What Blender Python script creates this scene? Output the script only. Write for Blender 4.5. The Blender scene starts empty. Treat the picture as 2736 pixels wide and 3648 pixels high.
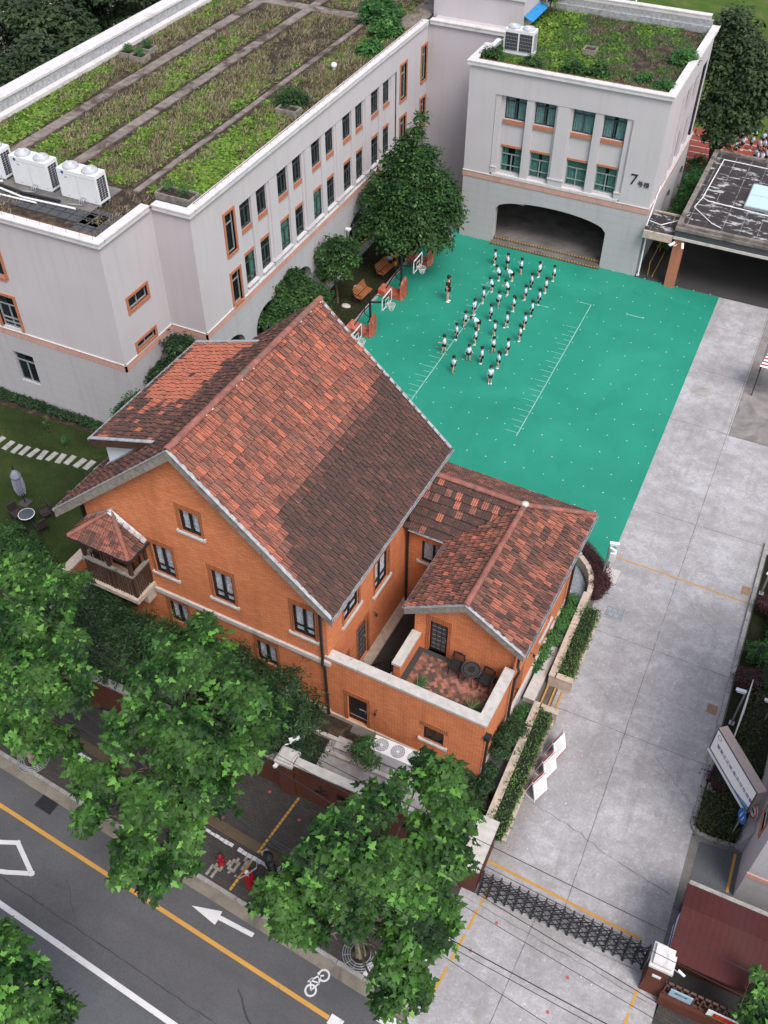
import bpy, bmesh, math, random
import numpy as np
from mathutils import Vector, Matrix
R = math.radians
random.seed(7)
rng = np.random.default_rng(7)
scn = bpy.context.scene
# ---------------------------------------------------------------- camera
cam_d = bpy.data.cameras.new('camera'); cam = bpy.data.objects.new('camera', cam_d)
scn.collection.objects.link(cam); scn.camera = cam
cam_d.sensor_fit = 'VERTICAL'; cam_d.sensor_height = 36.0; cam_d.lens = 36.0*3454.45/3648.0
cam_d.clip_start = 0.5; cam_d.clip_end = 900.0
pitch, roll, yaw = R(45.529), R(.3575), R(24.991)
cp, sp = math.cos(pitch), math.sin(pitch); cr, sr = math.cos(roll), math.sin(roll)
right = Vector((1, 0, 0)); fwd = Vector((0, cp, -sp)); up = Vector((0, sp, cp))
r2 = cr*right + sr*up; u2 = -sr*right + cr*up
Mc = Matrix((r2, u2, -fwd)).transposed()
cam.matrix_world = Matrix.Translation((0, 0, 32.4)) @ (Matrix.Rotation(yaw, 3, 'Z') @ Mc).to_4x4()
# ---------------------------------------------------------------- world, sun, exposure (overcast day)
SUN_EL, SUN_ROT = R(55), R(128)
world = bpy.data.worlds.new('World'); scn.world = world; world.use_nodes = True
wn = world.node_tree; wn.nodes.clear()
sky = wn.nodes.new('ShaderNodeTexSky'); sky.sky_type = 'NISHITA'; sky.sun_disc = False
sky.sun_elevation = SUN_EL; sky.sun_rotation = SUN_ROT; sky.air_density = 1.6; sky.dust_density = 4.0; sky.ozone_density = 1.0
bg = wn.nodes.new('ShaderNodeBackground'); bg.inputs['Strength'].default_value = 0.11
hs = wn.nodes.new('ShaderNodeHueSaturation'); hs.inputs['Saturation'].default_value = 0.62
wo = wn.nodes.new('ShaderNodeOutputWorld')
wn.links.new(sky.outputs[0], hs.inputs['Color']); wn.links.new(hs.outputs[0], bg.inputs['Color']); wn.links.new(bg.outputs[0], wo.inputs['Surface'])
sl = bpy.data.lights.new('sun', 'SUN'); sl.energy = 1.25; sl.angle = R(24); sl.color = (1.0, 0.97, 0.93)
so = bpy.data.objects.new('sun', sl); scn.collection.objects.link(so)
# sun direction matches the sky's sun (rotation measured clockwise from +Y)
sd = Vector((math.sin(SUN_ROT)*math.cos(SUN_EL), math.cos(SUN_ROT)*math.cos(SUN_EL), math.sin(SUN_EL)))
so.rotation_euler = sd.to_track_quat('Z', 'Y').to_euler()
so.location = (0, 0, 60)
scn.view_settings.view_transform = 'Standard'; scn.view_settings.look = 'None'
scn.view_settings.exposure = 0.95; scn.view_settings.gamma = 1.0; scn.view_settings.use_curve_mapping = False
scn.cycles.max_bounces = 6; scn.cycles.transparent_max_bounces = 8; scn.cycles.diffuse_bounces = 3
# ---------------------------------------------------------------- materials
def new_mat(name):
    m = bpy.data.materials.new(name); m.use_nodes = True
    return m, m.node_tree, m.node_tree.nodes['Principled BSDF']
def nd(t, kind, **kw):
    n = t.nodes.new(kind)
    for k, v in kw.items():
        if hasattr(n, k) and not k[0].isupper(): setattr(n, k, v)
        else: n.inputs[k.replace('_', ' ')].default_value = v
    return n
def c4(c): return (c[0], c[1], c[2], 1.0)
def mixc(t, fac, a, b, mode='MIX'):
    n = t.nodes.new('ShaderNodeMix'); n.data_type = 'RGBA'; n.blend_type = mode
    for i, v in ((0, fac), (6, a), (7, b)):
        if isinstance(v, (int, float)): n.inputs[i].default_value = v
        elif isinstance(v, tuple): n.inputs[i].default_value = c4(v)
        else: t.links.new(v, n.inputs[i])
    return n.outputs[2]
def ramp(t, src, stops, interp='LINEAR'):
    n = t.nodes.new('ShaderNodeValToRGB'); n.color_ramp.interpolation = interp
    e = n.color_ramp.elements
    while len(e) > 1: e.remove(e[-1])
    e[0].position = stops[0][0]; e[0].color = c4(stops[0][1]) if isinstance(stops[0][1], tuple) else (stops[0][1],)*3+(1,)
    for p, c in stops[1:]:
        k = e.new(p); k.color = c4(c) if isinstance(c, tuple) else (c,)*3+(1,)
    t.links.new(src, n.inputs[0]); return n.outputs[0]
def coords(t, kind='pos', scale=(1, 1, 1), rotz=0):
    if kind == 'pos': s = t.nodes.new('ShaderNodeNewGeometry').outputs['Position']
    elif kind == 'uv': s = t.nodes.new('ShaderNodeTexCoord').outputs['UV']
    else: s = t.nodes.new('ShaderNodeTexCoord').outputs['Object']
    m = t.nodes.new('ShaderNodeMapping'); m.inputs['Scale'].default_value = scale; m.inputs['Rotation'].default_value = (0, 0, rotz)
    t.links.new(s, m.inputs[0]); return m.outputs[0]
def noise(t, vec, scale, detail=4.0, rough=.55, dist=0.0):
    n = t.nodes.new('ShaderNodeTexNoise'); n.inputs['Scale'].default_value = scale
    n.inputs['Detail'].default_value = detail; n.inputs['Roughness'].default_value = rough; n.inputs['Distortion'].default_value = dist
    t.links.new(vec, n.inputs['Vector']); return n.outputs[0]
def bump(t, b, h, strength=.3, dist=.02):
    n = t.nodes.new('ShaderNodeBump'); n.inputs['Strength'].default_value = strength; n.inputs['Distance'].default_value = dist
    t.links.new(h, n.inputs['Height']); t.links.new(n.outputs[0], b.inputs['Normal'])
def simple(name, col, rough=.6, var=.12, scale=3.0, metal=0.0, spec=.3, bmp=0.0, dirt=None, kind='pos'):
    m, t, b = new_mat(name)
    v = coords(t, kind)
    n1 = noise(t, v, scale); n2 = noise(t, v, scale*9, 3)
    dk = tuple(c*(1-var*2) for c in col); lt = tuple(min(1, c*(1+var)) for c in col)
    c = ramp(t, n1, [(.3, dk), (.7, lt)])
    c = mixc(t, .35, c, ramp(t, n2, [(.3, dk), (.7, lt)]))
    if dirt:
        d = ramp(t, noise(t, v, scale*.35, 6, .65, .6), [(dirt[1], 0.0), (dirt[1]+.12, 1.0)])
        c = mixc(t, d, c, dirt[0])
    t.links.new(c, b.inputs['Base Color']); b.inputs['Roughness'].default_value = rough
    b.inputs['Metallic'].default_value = metal; b.inputs['Specular IOR Level'].default_value = spec
    if bmp: bump(t, b, n2, bmp, .01)
    return m
M = {}
def streak_wall(name, col, streak=.14, lines=None, joint=None):
    """painted render: faint blotches and vertical rain streaks; optional horizontal block joints"""
    m, t, b = new_mat(name)
    v = coords(t); vs = coords(t, 'pos', (2.2, 2.2, .12))
    c = mixc(t, ramp(t, noise(t, v, .35, 5), [(.35, 0.0), (.7, .5)]), col, tuple(x*.86 for x in col))
    c = mixc(t, ramp(t, noise(t, vs, 1.3, 4), [(.52, 0.0), (.75, streak)]), c, tuple(x*.45 for x in col))
    c = mixc(t, ramp(t, noise(t, v, 26, 2), [(.2, .10), (.8, 0.0)]), c, tuple(x*.6 for x in col))
    if joint:
        br = t.nodes.new('ShaderNodeTexBrick'); t.links.new(coords(t, 'uv'), br.inputs['Vector'])
        br.inputs['Scale'].default_value = 1.0; br.inputs['Brick Width'].default_value = joint[0]; br.inputs['Row Height'].default_value = joint[1]
        br.inputs['Mortar Size'].default_value = .007; br.inputs['Mortar Smooth'].default_value = .3
        f = t.nodes.new('ShaderNodeMath'); f.operation = 'MULTIPLY'; f.inputs[1].default_value = .42
        t.links.new(br.outputs['Fac'], f.inputs[0])
        c = mixc(t, f.outputs[0], c, tuple(x*.4 for x in col))
    t.links.new(c, b.inputs['Base Color']); b.inputs['Roughness'].default_value = .85; b.inputs['Specular IOR Level'].default_value = .15
    bump(t, b, noise(t, v, 60, 2), .15, .006)
    return m
M['wall'] = streak_wall('cream_render', (.485, .455, .485))
M['wall_low'] = streak_wall('grey_block_render', (.40, .39, .415), .18, joint=(1.3, .52))
M['wall_side'] = streak_wall('mauve_render', (.46, .425, .455))
M['coping'] = simple('pale_coping', (.56, .54, .55), .75, .10, 2.5, dirt=((.36, .33, .31), .60))
M['pink'] = None
def brick(name, c1, c2, mortar, bw=.21, rh=.065, ms=.008, dirt=None, contrast=1.0, bmp=.4):
    m, t, b = new_mat(name)
    uv = coords(t, 'uv'); v = coords(t)
    br = t.nodes.new('ShaderNodeTexBrick'); t.links.new(uv, br.inputs['Vector'])
    br.inputs['Scale'].default_value = 1.0; br.inputs['Brick Width'].default_value = bw; br.inputs['Row Height'].default_value = rh
    br.inputs['Mortar Size'].default_value = ms; br.inputs['Mortar Smooth'].default_value = .2; br.inputs['Bias'].default_value = 0.0
    br.inputs['Color1'].default_value = c4(c1); br.inputs['Color2'].default_value = c4(c2); br.inputs['Mortar'].default_value = c4(mortar)
    c = mixc(t, ramp(t, noise(t, v, .6, 6, .6, .5), [(.38, 0.0), (.75, .38)]), br.outputs['Color'], tuple(x*.62 for x in c1))
    c = mixc(t, ramp(t, noise(t, coords(t, 'pos', (2, 2, .2)), 1.6, 5), [(.52, 0.0), (.76, .34)]), c, tuple(x*.4 for x in c1))
    if dirt: c = mixc(t, ramp(t, noise(t, v, 1.4, 6, .7, .5), [(dirt[1], 0.0), (dirt[1]+.15, .8)]), c, dirt[0])
    t.links.new(c, b.inputs['Base Color']); b.inputs['Roughness'].default_value = .85; b.inputs['Specular IOR Level'].default_value = .2
    bump(t, b, br.outputs['Fac'], -bmp, .01)
    return m
M['brick'] = brick('orange_brick', (.60, .185, .078), (.74, .265, .115), (.33, .14, .08), bw=.24, rh=.075, ms=.011)
M['brick_low'] = brick('shaded_orange_brick', (.36, .105, .04), (.40, .125, .05), (.18, .08, .05), bw=.24, rh=.075, ms=.011)
M['brick_trim'] = brick('soldier_brick', (.46, .15, .055), (.38, .12, .05), (.17, .075, .045), bw=.075, rh=.6, ms=.014)
M['pink'] = brick('pink_brick_band', (.54, .30, .26), (.49, .26, .225), (.48, .30, .27), bw=.075, rh=.9, ms=.012)
M['red_brick'] = brick('dull_red_brick', (.105, .035, .024), (.135, .045, .03), (.07, .03, .025), bw=.24, rh=.07, ms=.01)
M['surround'] = simple('terracotta_surround', (.40, .155, .09), .8, .12, 8)
M['stone'] = simple('grey_stone', (.47, .445, .43), .8, .14, 4, dirt=((.25, .22, .2), .6))
M['stone_tan'] = simple('tan_stone', (.46, .38, .32), .8, .16, 5, dirt=((.18, .15, .12), .58))
M['lead'] = simple('weathered_zinc', (.42, .43, .46), .5, .25, 6, metal=.3, dirt=((.22, .22, .23), .6))
M['black_metal'] = simple('black_painted_metal', (.022, .022, .026), .42, .2, 6)
M['black_wood'] = simple('black_painted_timber', (.018, .015, .016), .5, .2, 10)
M['white_metal'] = simple('white_painted_metal', (.66, .67, .71), .45, .05, 4, dirt=((.5, .47, .44), .68))
M['grey_metal'] = simple('grey_metal', (.32, .33, .35), .45, .12, 6, metal=.4)
M['grille'] = simple('dark_coil_grille', (.03, .034, .042), .6, .3, 30)
M['brown_timber'] = simple('dark_brown_timber', (.075, .038, .028), .65, .3, 8, dirt=((.16, .13, .11), .62))
M['grey_timber'] = simple('weathered_grey_timber', (.24, .215, .195), .8, .25, 6, dirt=((.11, .09, .08), .55))
M['bench_wood'] = simple('orange_brown_timber', (.30, .105, .04), .55, .25, 12)
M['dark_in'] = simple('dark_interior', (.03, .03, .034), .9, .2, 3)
M['frame_dark'] = simple('dark_aluminium', (.06, .062, .07), .45, .15, 8)
M['frame_grey'] = simple('grey_aluminium', (.26, .28, .30), .45, .12, 8)
M['curtain'] = simple('teal_curtain', (.40, .55, .54), .85, .2, 5)
M['blind'] = simple('white_blind', (.78, .78, .80), .7, .3, 12)
M['white'] = simple('matt_white', (.80, .80, .82), .6, .06, 4)
M['cheek_board'] = simple('white_boarding', (.62, .64, .68), .7, .05, 1)  # white boards of the dormer cheeks, their own colour
M['soil'] = simple('dark_soil', (.036, .025, .020), .95, .35, 6, bmp=.6, dirt=((.085, .06, .04), .5))
M['red_pad'] = simple('faded_red_pad', (.36, .085, .05), .7, .15, 5, dirt=((.42, .19, .15), .5))
M['red_roof'] = None
def glass(name, tint, mixv=.72, rough=.05):
    m, t, b = new_mat(name)
    out = t.nodes['Material Output']
    tr = t.nodes.new('ShaderNodeBsdfTransparent'); tr.inputs[0].default_value = c4(tint)
    b.inputs['Base Color'].default_value = (.02, .03, .035, 1); b.inputs['Roughness'].default_value = rough; b.inputs['Specular IOR Level'].default_value = .8
    mx = t.nodes.new('ShaderNodeMixShader'); mx.inputs[0].default_value = mixv
    t.links.new(b.outputs[0], mx.inputs[1]); t.links.new(tr.outputs[0], mx.inputs[2]); t.links.new(mx.outputs[0], out.inputs[0])
    return m
M['glass'] = glass('window_glass', (.85, .92, .92), .86); M['glass_green'] = glass('green_window_glass', (.74, .88, .84), .82)
M['clear'] = glass('clear_window_glass', (.96, .97, 1.0), .9)
m, t, b = new_mat('skylight_glass'); b.inputs['Base Color'].default_value = (.42, .55, .62, 1); b.inputs['Roughness'].default_value = .18; M['sky_glass'] = m
m, t, b = new_mat('table_glass'); b.inputs['Base Color'].default_value = (.05, .06, .075, 1); b.inputs['Roughness'].default_value = .06; M['table_glass'] = m

def tile_mat():
    """clay tile: uv.x random per tile, uv.y weathering 0 fresh .. 1 sooty, 1 also painted row shadow on lower edges"""
    m, t, b = new_mat('clay_roof_tile')
    uvn = t.nodes.new('ShaderNodeTexCoord').outputs['UV']
    s = t.nodes.new('ShaderNodeSeparateXYZ'); t.links.new(uvn, s.inputs[0])
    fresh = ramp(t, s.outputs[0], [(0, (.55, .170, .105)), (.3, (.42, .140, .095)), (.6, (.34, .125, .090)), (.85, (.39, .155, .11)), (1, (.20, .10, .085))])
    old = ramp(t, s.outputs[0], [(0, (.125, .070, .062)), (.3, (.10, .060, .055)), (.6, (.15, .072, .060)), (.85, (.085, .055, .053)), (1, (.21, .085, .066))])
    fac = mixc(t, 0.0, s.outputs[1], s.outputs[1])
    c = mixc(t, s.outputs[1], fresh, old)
    v = coords(t)
    st = noise(t, coords(t, 'pos', (1, 7, 1)), 2.2, 6, .72, .8)
    mm = t.nodes.new('ShaderNodeMath'); mm.operation = 'ADD'; mm.use_clamp = True
    m2 = t.nodes.new('ShaderNodeMath'); m2.operation = 'MULTIPLY'; m2.inputs[1].default_value = .22
    t.links.new(s.outputs[1], m2.inputs[0]); t.links.new(st, mm.inputs[0]); t.links.new(m2.outputs[0], mm.inputs[1])
    c = mixc(t, ramp(t, mm.outputs[0], [(.50, 0.0), (.68, .85)]), c, (.05, .035, .032))
    c = mixc(t, ramp(t, noise(t, v, 34, 3, .7), [(.45, 0.0), (.8, .55)]), c, (.07, .045, .04))
    t.links.new(c, b.inputs['Base Color']); b.inputs['Roughness'].default_value = .82; b.inputs['Specular IOR Level'].default_value = .22
    bump(t, b, noise(t, v, 40, 3), .35, .01)
    return m
M['tile'] = tile_mat()
M['ridge'] = simple('clay_ridge_cap', (.27, .105, .085), .8, .25, 3, dirt=((.15, .095, .08), .52), bmp=.3)
M['mortar'] = simple('lime_mortar', (.50, .48, .44), .9, .2, 8)

def leaf_mat(name, stops, trans=.25, rough=.5):
    m, t, b = new_mat(name)
    uvn = t.nodes.new('ShaderNodeTexCoord').outputs['UV']
    s = t.nodes.new('ShaderNodeSeparateXYZ'); t.links.new(uvn, s.inputs[0])
    c = ramp(t, s.outputs[0], stops)
    c = mixc(t, ramp(t, noise(t, coords(t), .8, 3), [(.4, 0.0), (.75, .35)]), c, tuple(x*1.25 for x in stops[-1][1]))
    t.links.new(c, b.inputs['Base Color']); b.inputs['Roughness'].default_value = rough; b.inputs['Specular IOR Level'].default_value = .16
    tl = t.nodes.new('ShaderNodeBsdfTranslucent'); t.links.new(c, tl.inputs[0])
    mx = t.nodes.new('ShaderNodeMixShader'); mx.inputs[0].default_value = trans
    t.links.new(b.outputs[0], mx.inputs[1]); t.links.new(tl.outputs[0], mx.inputs[2]); t.links.new(mx.outputs[0], t.nodes['Material Output'].inputs[0])
    return m
M['leaf_plane'] = leaf_mat('plane_tree_leaf', [(0, (.006, .016, .006)), (.4, (.010, .030, .008)), (.62, (.019, .062, .013)), (.85, (.050, .148, .026)), (1, (.12, .27, .055))], .12, .5)
M['leaf_ever'] = leaf_mat('evergreen_leaf', [(0, (.008, .020, .009)), (.5, (.014, .034, .013)), (.85, (.024, .058, .021)), (1, (.06, .11, .045))], .12, .38)
M['leaf_mag'] = leaf_mat('glossy_leaf', [(0, (.012, .036, .012)), (.6, (.022, .066, .020)), (1, (.085, .17, .06))], .15, .35)
M['leaf_yard'] = leaf_mat('cherry_leaf', [(0, (.009, .028, .010)), (.5, (.018, .05, .015)), (.85, (.034, .088, .022)), (1, (.08, .16, .045))], .2, .42)
M['leaf_far'] = leaf_mat('far_tree_leaf', [(0, (.014, .030, .016)), (.5, (.028, .050, .022)), (1, (.06, .09, .035))], .15)
M['leaf_hedge'] = leaf_mat('hedge_leaf', [(0, (.025, .06, .018)), (.5, (.05, .115, .03)), (.9, (.09, .18, .05)), (1, (.20, .26, .10))], .15)
M['leaf_olive'] = leaf_mat('olive_hedge_leaf', [(0, (.022, .035, .016)), (.5, (.04, .065, .024)), (.8, (.075, .095, .03)), (1, (.17, .08, .04))], .12)
M['leaf_purple'] = leaf_mat('purple_leaf', [(0, (.022, .008, .012)), (.6, (.05, .015, .022)), (1, (.11, .04, .05))], .1)
M['leaf_roof'] = leaf_mat('sedum_leaf', [(0, (.036, .078, .012)), (.4, (.075, .145, .018)), (.8, (.13, .225, .03)), (1, (.21, .31, .06))], .2, .6)
M['leaf_dry'] = leaf_mat('dry_grass', [(0, (.11, .08, .045)), (.4, (.20, .155, .09)), (.8, (.29, .235, .155)), (1, (.38, .32, .23))], .15, .8)
M['leaf_weed'] = leaf_mat('weed_leaf', [(0, (.02, .07, .025)), (.6, (.04, .12, .035)), (1, (.09, .2, .05))], .2, .6)
M['bark'] = simple('bark', (.12, .09, .065), .9, .3, 8, bmp=.5)
M['bark_pale'] = simple('mottled_bark', (.26, .22, .16), .85, .35, 6, dirt=((.12, .12, .08), .5))
# ---------------------------------------------------------------- frames and mesh building
class Frame:
    def __init__(s, a=0.0): s.a = a; s.c, s.s = math.cos(a), math.sin(a)
    def w(s, p): return Vector((p[0]*s.c - p[1]*s.s, p[0]*s.s + p[1]*s.c, p[2]))
S0 = Frame(0.0)                    # school yard axes
HF = Frame(R(-2.148))              # house axes
RF = Frame(R(-5.08))               # street axes
ORG = {}
def tag(o, label=None, cat=None, group=None, kind=None):
    if label: o['label'] = label
    if cat: o['category'] = cat
    if group: o['group'] = group
    if kind: o['kind'] = kind
    return o
def thing(name, org, label, cat, group=None, fr=S0):
    o = bpy.data.objects.new(name, None); scn.collection.objects.link(o)
    o.location = fr.w(org); o.rotation_euler = (0, 0, fr.a); o.empty_display_size = .3
    ORG[o.name] = Vector(org); return tag(o, label, cat, group)
SPLIT = {'pilasters', 'brick_trim', 'verge_board', 'verge_flashing', 'terracotta_surrounds', 'gutter', 'downpipe', 'plinth', 'beams', 'window_surround', 'stripe', 'column', 'ridge_caps', 'walkways', 'dormer_cheek', 'dormer_verge_board', 'upper_wall', 'coping', 'leg', 'roof_pipe', 'steps', 'door_strap', 'dark_rooms', 'passage_ceiling'}
class MB:
    def __init__(s): s.v = []; s.f = []; s.uv = []; s.sm = []
    def face(s, pts, uv=None, sm=False):
        n = len(s.v); s.v += [tuple(p) for p in pts]; s.f.append(tuple(range(n, n+len(pts)))); s.uv.append(uv); s.sm.append(sm); return s
    def add(s, vs, fs, sm=False, uv=None):
        n = len(s.v); s.v += [tuple(p) for p in vs]
        for f in fs: s.f.append(tuple(n+i for i in f)); s.uv.append(uv); s.sm.append(sm)
        return s
    def box(s, x0, x1, y0, y1, z0, z1, skip=''):
        if x0 > x1: x0, x1 = x1, x0
        if y0 > y1: y0, y1 = y1, y0
        v = [(x0,y0,z0),(x1,y0,z0),(x1,y1,z0),(x0,y1,z0),(x0,y0,z1),(x1,y0,z1),(x1,y1,z1),(x0,y1,z1)]
        return s.add(v, [(0,3,2,1),(4,5,6,7),(0,1,5,4),(1,2,6,5),(2,3,7,6),(3,0,4,7)])
    def ob(s, P, ax, n, a0, a1, b0, b1, c0, c1, up=(0,0,1)):
        """box on axes: a along ax, b along up, c along n"""
        P, ax, n, up = Vector(P), Vector(ax), Vector(n), Vector(up)
        q = lambda a, b, c: P + ax*a + up*b + n*c
        v = [q(a0,b0,c0),q(a1,b0,c0),q(a1,b0,c1),q(a0,b0,c1),q(a0,b1,c0),q(a1,b1,c0),q(a1,b1,c1),q(a0,b1,c1)]
        return s.add(v, [(0,3,2,1),(4,5,6,7),(0,1,5,4),(1,2,6,5),(2,3,7,6),(3,0,4,7)])
    def prism(s, poly, z0, z1):
        n = len(poly); v = [(p[0],p[1],z0) for p in poly] + [(p[0],p[1],z1) for p in poly]
        return s.add(v, [tuple(reversed(range(n))), tuple(range(n, 2*n))] + [(i,(i+1)%n,n+(i+1)%n,n+i) for i in range(n)])
    def extr(s, poly, d):
        """planar 3d polygon extruded by vector d"""
        n = len(poly); d = Vector(d); v = [Vector(p) for p in poly] + [Vector(p)+d for p in poly]
        return s.add(v, [tuple(reversed(range(n))), tuple(range(n, 2*n))] + [(i,(i+1)%n,n+(i+1)%n,n+i) for i in range(n)])
    def tube(s, pts, r, n=8, cap=True, sm=True):
        pts = [Vector(p) for p in pts]; rs = r if isinstance(r, (list, tuple)) else [r]*len(pts)
        rings = []
        prev = None
        for i, p in enumerate(pts):
            d = (pts[min(i+1, len(pts)-1)] - pts[max(i-1, 0)]).normalized()
            if prev is None:
                ref = Vector((0,0,1)) if abs(d.z) < .9 else Vector((1,0,0)); x = d.cross(ref).normalized()
            else: x = (prev - d*prev.dot(d)).normalized()
            prev = x; y = d.cross(x)
            rings.append([p + (x*math.cos(2*math.pi*k/n) + y*math.sin(2*math.pi*k/n))*rs[i] for k in range(n)])
        v = [q for rg in rings for q in rg]; f = []
        for i in range(len(rings)-1):
            for k in range(n): f.append((i*n+k, i*n+(k+1)%n, (i+1)*n+(k+1)%n, (i+1)*n+k))
        s.add(v, f, sm)
        if cap: s.add(rings[0], [tuple(reversed(range(n)))]); s.add(rings[-1], [tuple(range(n))])
        return s
    def cyl(s, x, y, z0, z1, r, n=16, r2=None, sm=True): return s.tube([(x,y,z0),(x,y,z1)], [r, r if r2 is None else r2], n, True, sm)
    def ring(s, c, R_, r, n=24, m=6, ax=(0,0,1)):
        c, ax = Vector(c), Vector(ax).normalized(); ref = Vector((0,0,1)) if abs(ax.z) < .9 else Vector((1,0,0))
        x = ax.cross(ref).normalized(); y = ax.cross(x); v = []; f = []
        for i in range(n):
            d = x*math.cos(2*math.pi*i/n) + y*math.sin(2*math.pi*i/n)
            for k in range(m):
                a = 2*math.pi*k/m; v.append(c + d*(R_ + r*math.cos(a)) + ax*(r*math.sin(a)))
        for i in range(n):
            for k in range(m): f.append((i*m+k, ((i+1)%n)*m+k, ((i+1)%n)*m+(k+1)%m, i*m+(k+1)%m))
        return s.add(v, f, True)
    def ball(s, c, r, seg=12, rg=8, sc=(1,1,1), sm=True, z0=-1.0):
        c = Vector(c); v = []; f = []
        for j in range(rg+1):
            th = math.pi*j/rg
            zz = max(z0, math.cos(th))
            for i in range(seg):
                a = 2*math.pi*i/seg; v.append(c + Vector((math.sin(th)*math.cos(a)*r*sc[0], math.sin(th)*math.sin(a)*r*sc[1], zz*r*sc[2])))
        for j in range(rg):
            for i in range(seg): f.append((j*seg+i, (j+1)*seg+i, (j+1)*seg+(i+1)%seg, j*seg+(i+1)%seg))
        return s.add(v, f, sm)
    def lathe(s, c, prof, n=20):
        c = Vector(c); v = []; f = []
        for r, z in prof:
            for i in range(n): a = 2*math.pi*i/n; v.append(c + Vector((r*math.cos(a), r*math.sin(a), z)))
        for j in range(len(prof)-1):
            for i in range(n): f.append((j*n+i, j*n+(i+1)%n, (j+1)*n+(i+1)%n, (j+1)*n+i))
        return s.add(v, f, True)
    def split(s, tol=.03):
        """pieces that do not touch, each as its own builder"""
        nv = len(s.v); par = list(range(nv))
        def find(i):
            while par[i] != i: par[i] = par[par[i]]; i = par[i]
            return i
        for f in s.f:
            for i in f[1:]: par[find(i)] = find(f[0])
        isl = {}
        for k, f in enumerate(s.f): isl.setdefault(find(f[0]), []).append(k)
        L = []
        for fs in isl.values():
            vs = np.array([s.v[i] for k in fs for i in s.f[k]]); L.append([vs.min(0)-tol, vs.max(0)+tol, fs])
        ch = True
        while ch:
            ch = False; out = []
            for b in L:
                for o in out:
                    if (b[0] <= o[1]).all() and (o[0] <= b[1]).all(): o[0] = np.minimum(o[0], b[0]); o[1] = np.maximum(o[1], b[1]); o[2] += b[2]; ch = True; break
                else: out.append(b)
            L = out
        res = []
        for _, _, fs in L:
            m = MB()
            for k in fs: m.face([s.v[i] for i in s.f[k]], s.uv[k], s.sm[k])
            res.append(m)
        return res
    def build(s, name, mat, parent=None, fr=S0, org=None, autouv=True):
        if name in SPLIT and parent is not None and not s.__dict__.get('piece'):
            os_ = []
            for m in s.split(): m.piece = True; os_.append(m.build(name, mat, parent, fr, org))
            return os_[0]
        if parent is not None: o0 = ORG[parent.name]
        else: o0 = Vector(org) if org is not None else Vector((0,0,0))
        me = bpy.data.meshes.new(name)
        me.from_pydata([(p[0]-o0[0], p[1]-o0[1], p[2]-o0[2]) for p in s.v], [], s.f)
        uvl = me.uv_layers.new(name='UVMap'); dat = np.zeros(len(me.loops)*2, dtype=np.float32); k = 0
        for fi, f in enumerate(s.f):
            u = s.uv[fi]
            if u is not None:
                for i in range(len(f)): dat[2*k] = u[0]; dat[2*k+1] = u[1]; k += 1
                continue
            a, b_, c_ = (Vector(s.v[f[0]]), Vector(s.v[f[1]]), Vector(s.v[f[2]]))
            n = (b_-a).cross(c_-a); ax, ay, az = abs(n.x), abs(n.y), abs(n.z)
            for i in f:
                p = s.v[i]
                if az >= ax and az >= ay: q = (p[0], p[1])
                elif ax >= ay: q = (p[1], p[2])
                else: q = (p[0], p[2])
                dat[2*k] = q[0]; dat[2*k+1] = q[1]; k += 1
        uvl.data.foreach_set('uv', dat)
        me.polygons.foreach_set('use_smooth', s.sm)
        me.materials.append(mat); me.update()
        o = bpy.data.objects.new(name, me); scn.collection.objects.link(o)
        if parent is not None: o.parent = parent; ORG[o.name] = o0
        else: o.location = fr.w(o0); o.rotation_euler = (0,0,fr.a); ORG[o.name] = o0
        return o
def struct(o): o['kind'] = 'structure'; return o
def dup(root, loc, rz=None, label=None, group=None, cat=None, scale=None):
    r = root.copy(); scn.collection.objects.link(r); r.location = loc
    if rz is not None: r.rotation_euler = (0, 0, rz)
    if scale: r.scale = (scale,)*3
    if label: r['label'] = label
    if group: r['group'] = group
    def rec(src, dst):
        for ch in src.children:
            c = ch.copy(); scn.collection.objects.link(c); c.parent = dst; rec(ch, c)
    rec(root, r); return r
def wall(mb, P, ax, n, W, H, holes=(), depth=.2, back=None):
    """wall face with rectangular openings (a0,b0,a1,b1), reveals going in by depth"""
    P, ax, n = Vector(P), Vector(ax), Vector(n); z = Vector((0,0,1))
    xs = sorted({0, W, *[h[0] for h in holes], *[h[2] for h in holes]}); ys = sorted({0, H, *[h[1] for h in holes], *[h[3] for h in holes]})
    xs = [x for x in xs if 0 <= x <= W]; ys = [y for y in ys if 0 <= y <= H]
    flip = ax.cross(z).dot(n) < 0
    q = lambda a, b, c=0: P + ax*a + z*b + n*c
    def fc(mb_, l): mb_.face(list(reversed(l)) if flip else l)
    for i in range(len(xs)-1):
        for j in range(len(ys)-1):
            cx, cy = (xs[i]+xs[i+1])/2, (ys[j]+ys[j+1])/2
            if any(h[0] < cx < h[2] and h[1] < cy < h[3] for h in holes): continue
            fc(mb, [q(xs[i],ys[j]), q(xs[i+1],ys[j]), q(xs[i+1],ys[j+1]), q(xs[i],ys[j+1])])
    for a0, b0, a1, b1 in holes:
        d = -depth
        fc(mb, [q(a0,b0), q(a0,b1), q(a0,b1,d), q(a0,b0,d)]); fc(mb, [q(a1,b1), q(a1,b0), q(a1,b0,d), q(a1,b1,d)])
        fc(mb, [q(a0,b0), q(a0,b0,d), q(a1,b0,d), q(a1,b0)]); fc(mb, [q(a0,b1), q(a1,b1), q(a1,b1,d), q(a0,b1,d)])
        if back is not None:
            back.ob(P, ax, n, a0, a1, b0, b1, d-.5, d-.45)
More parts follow.
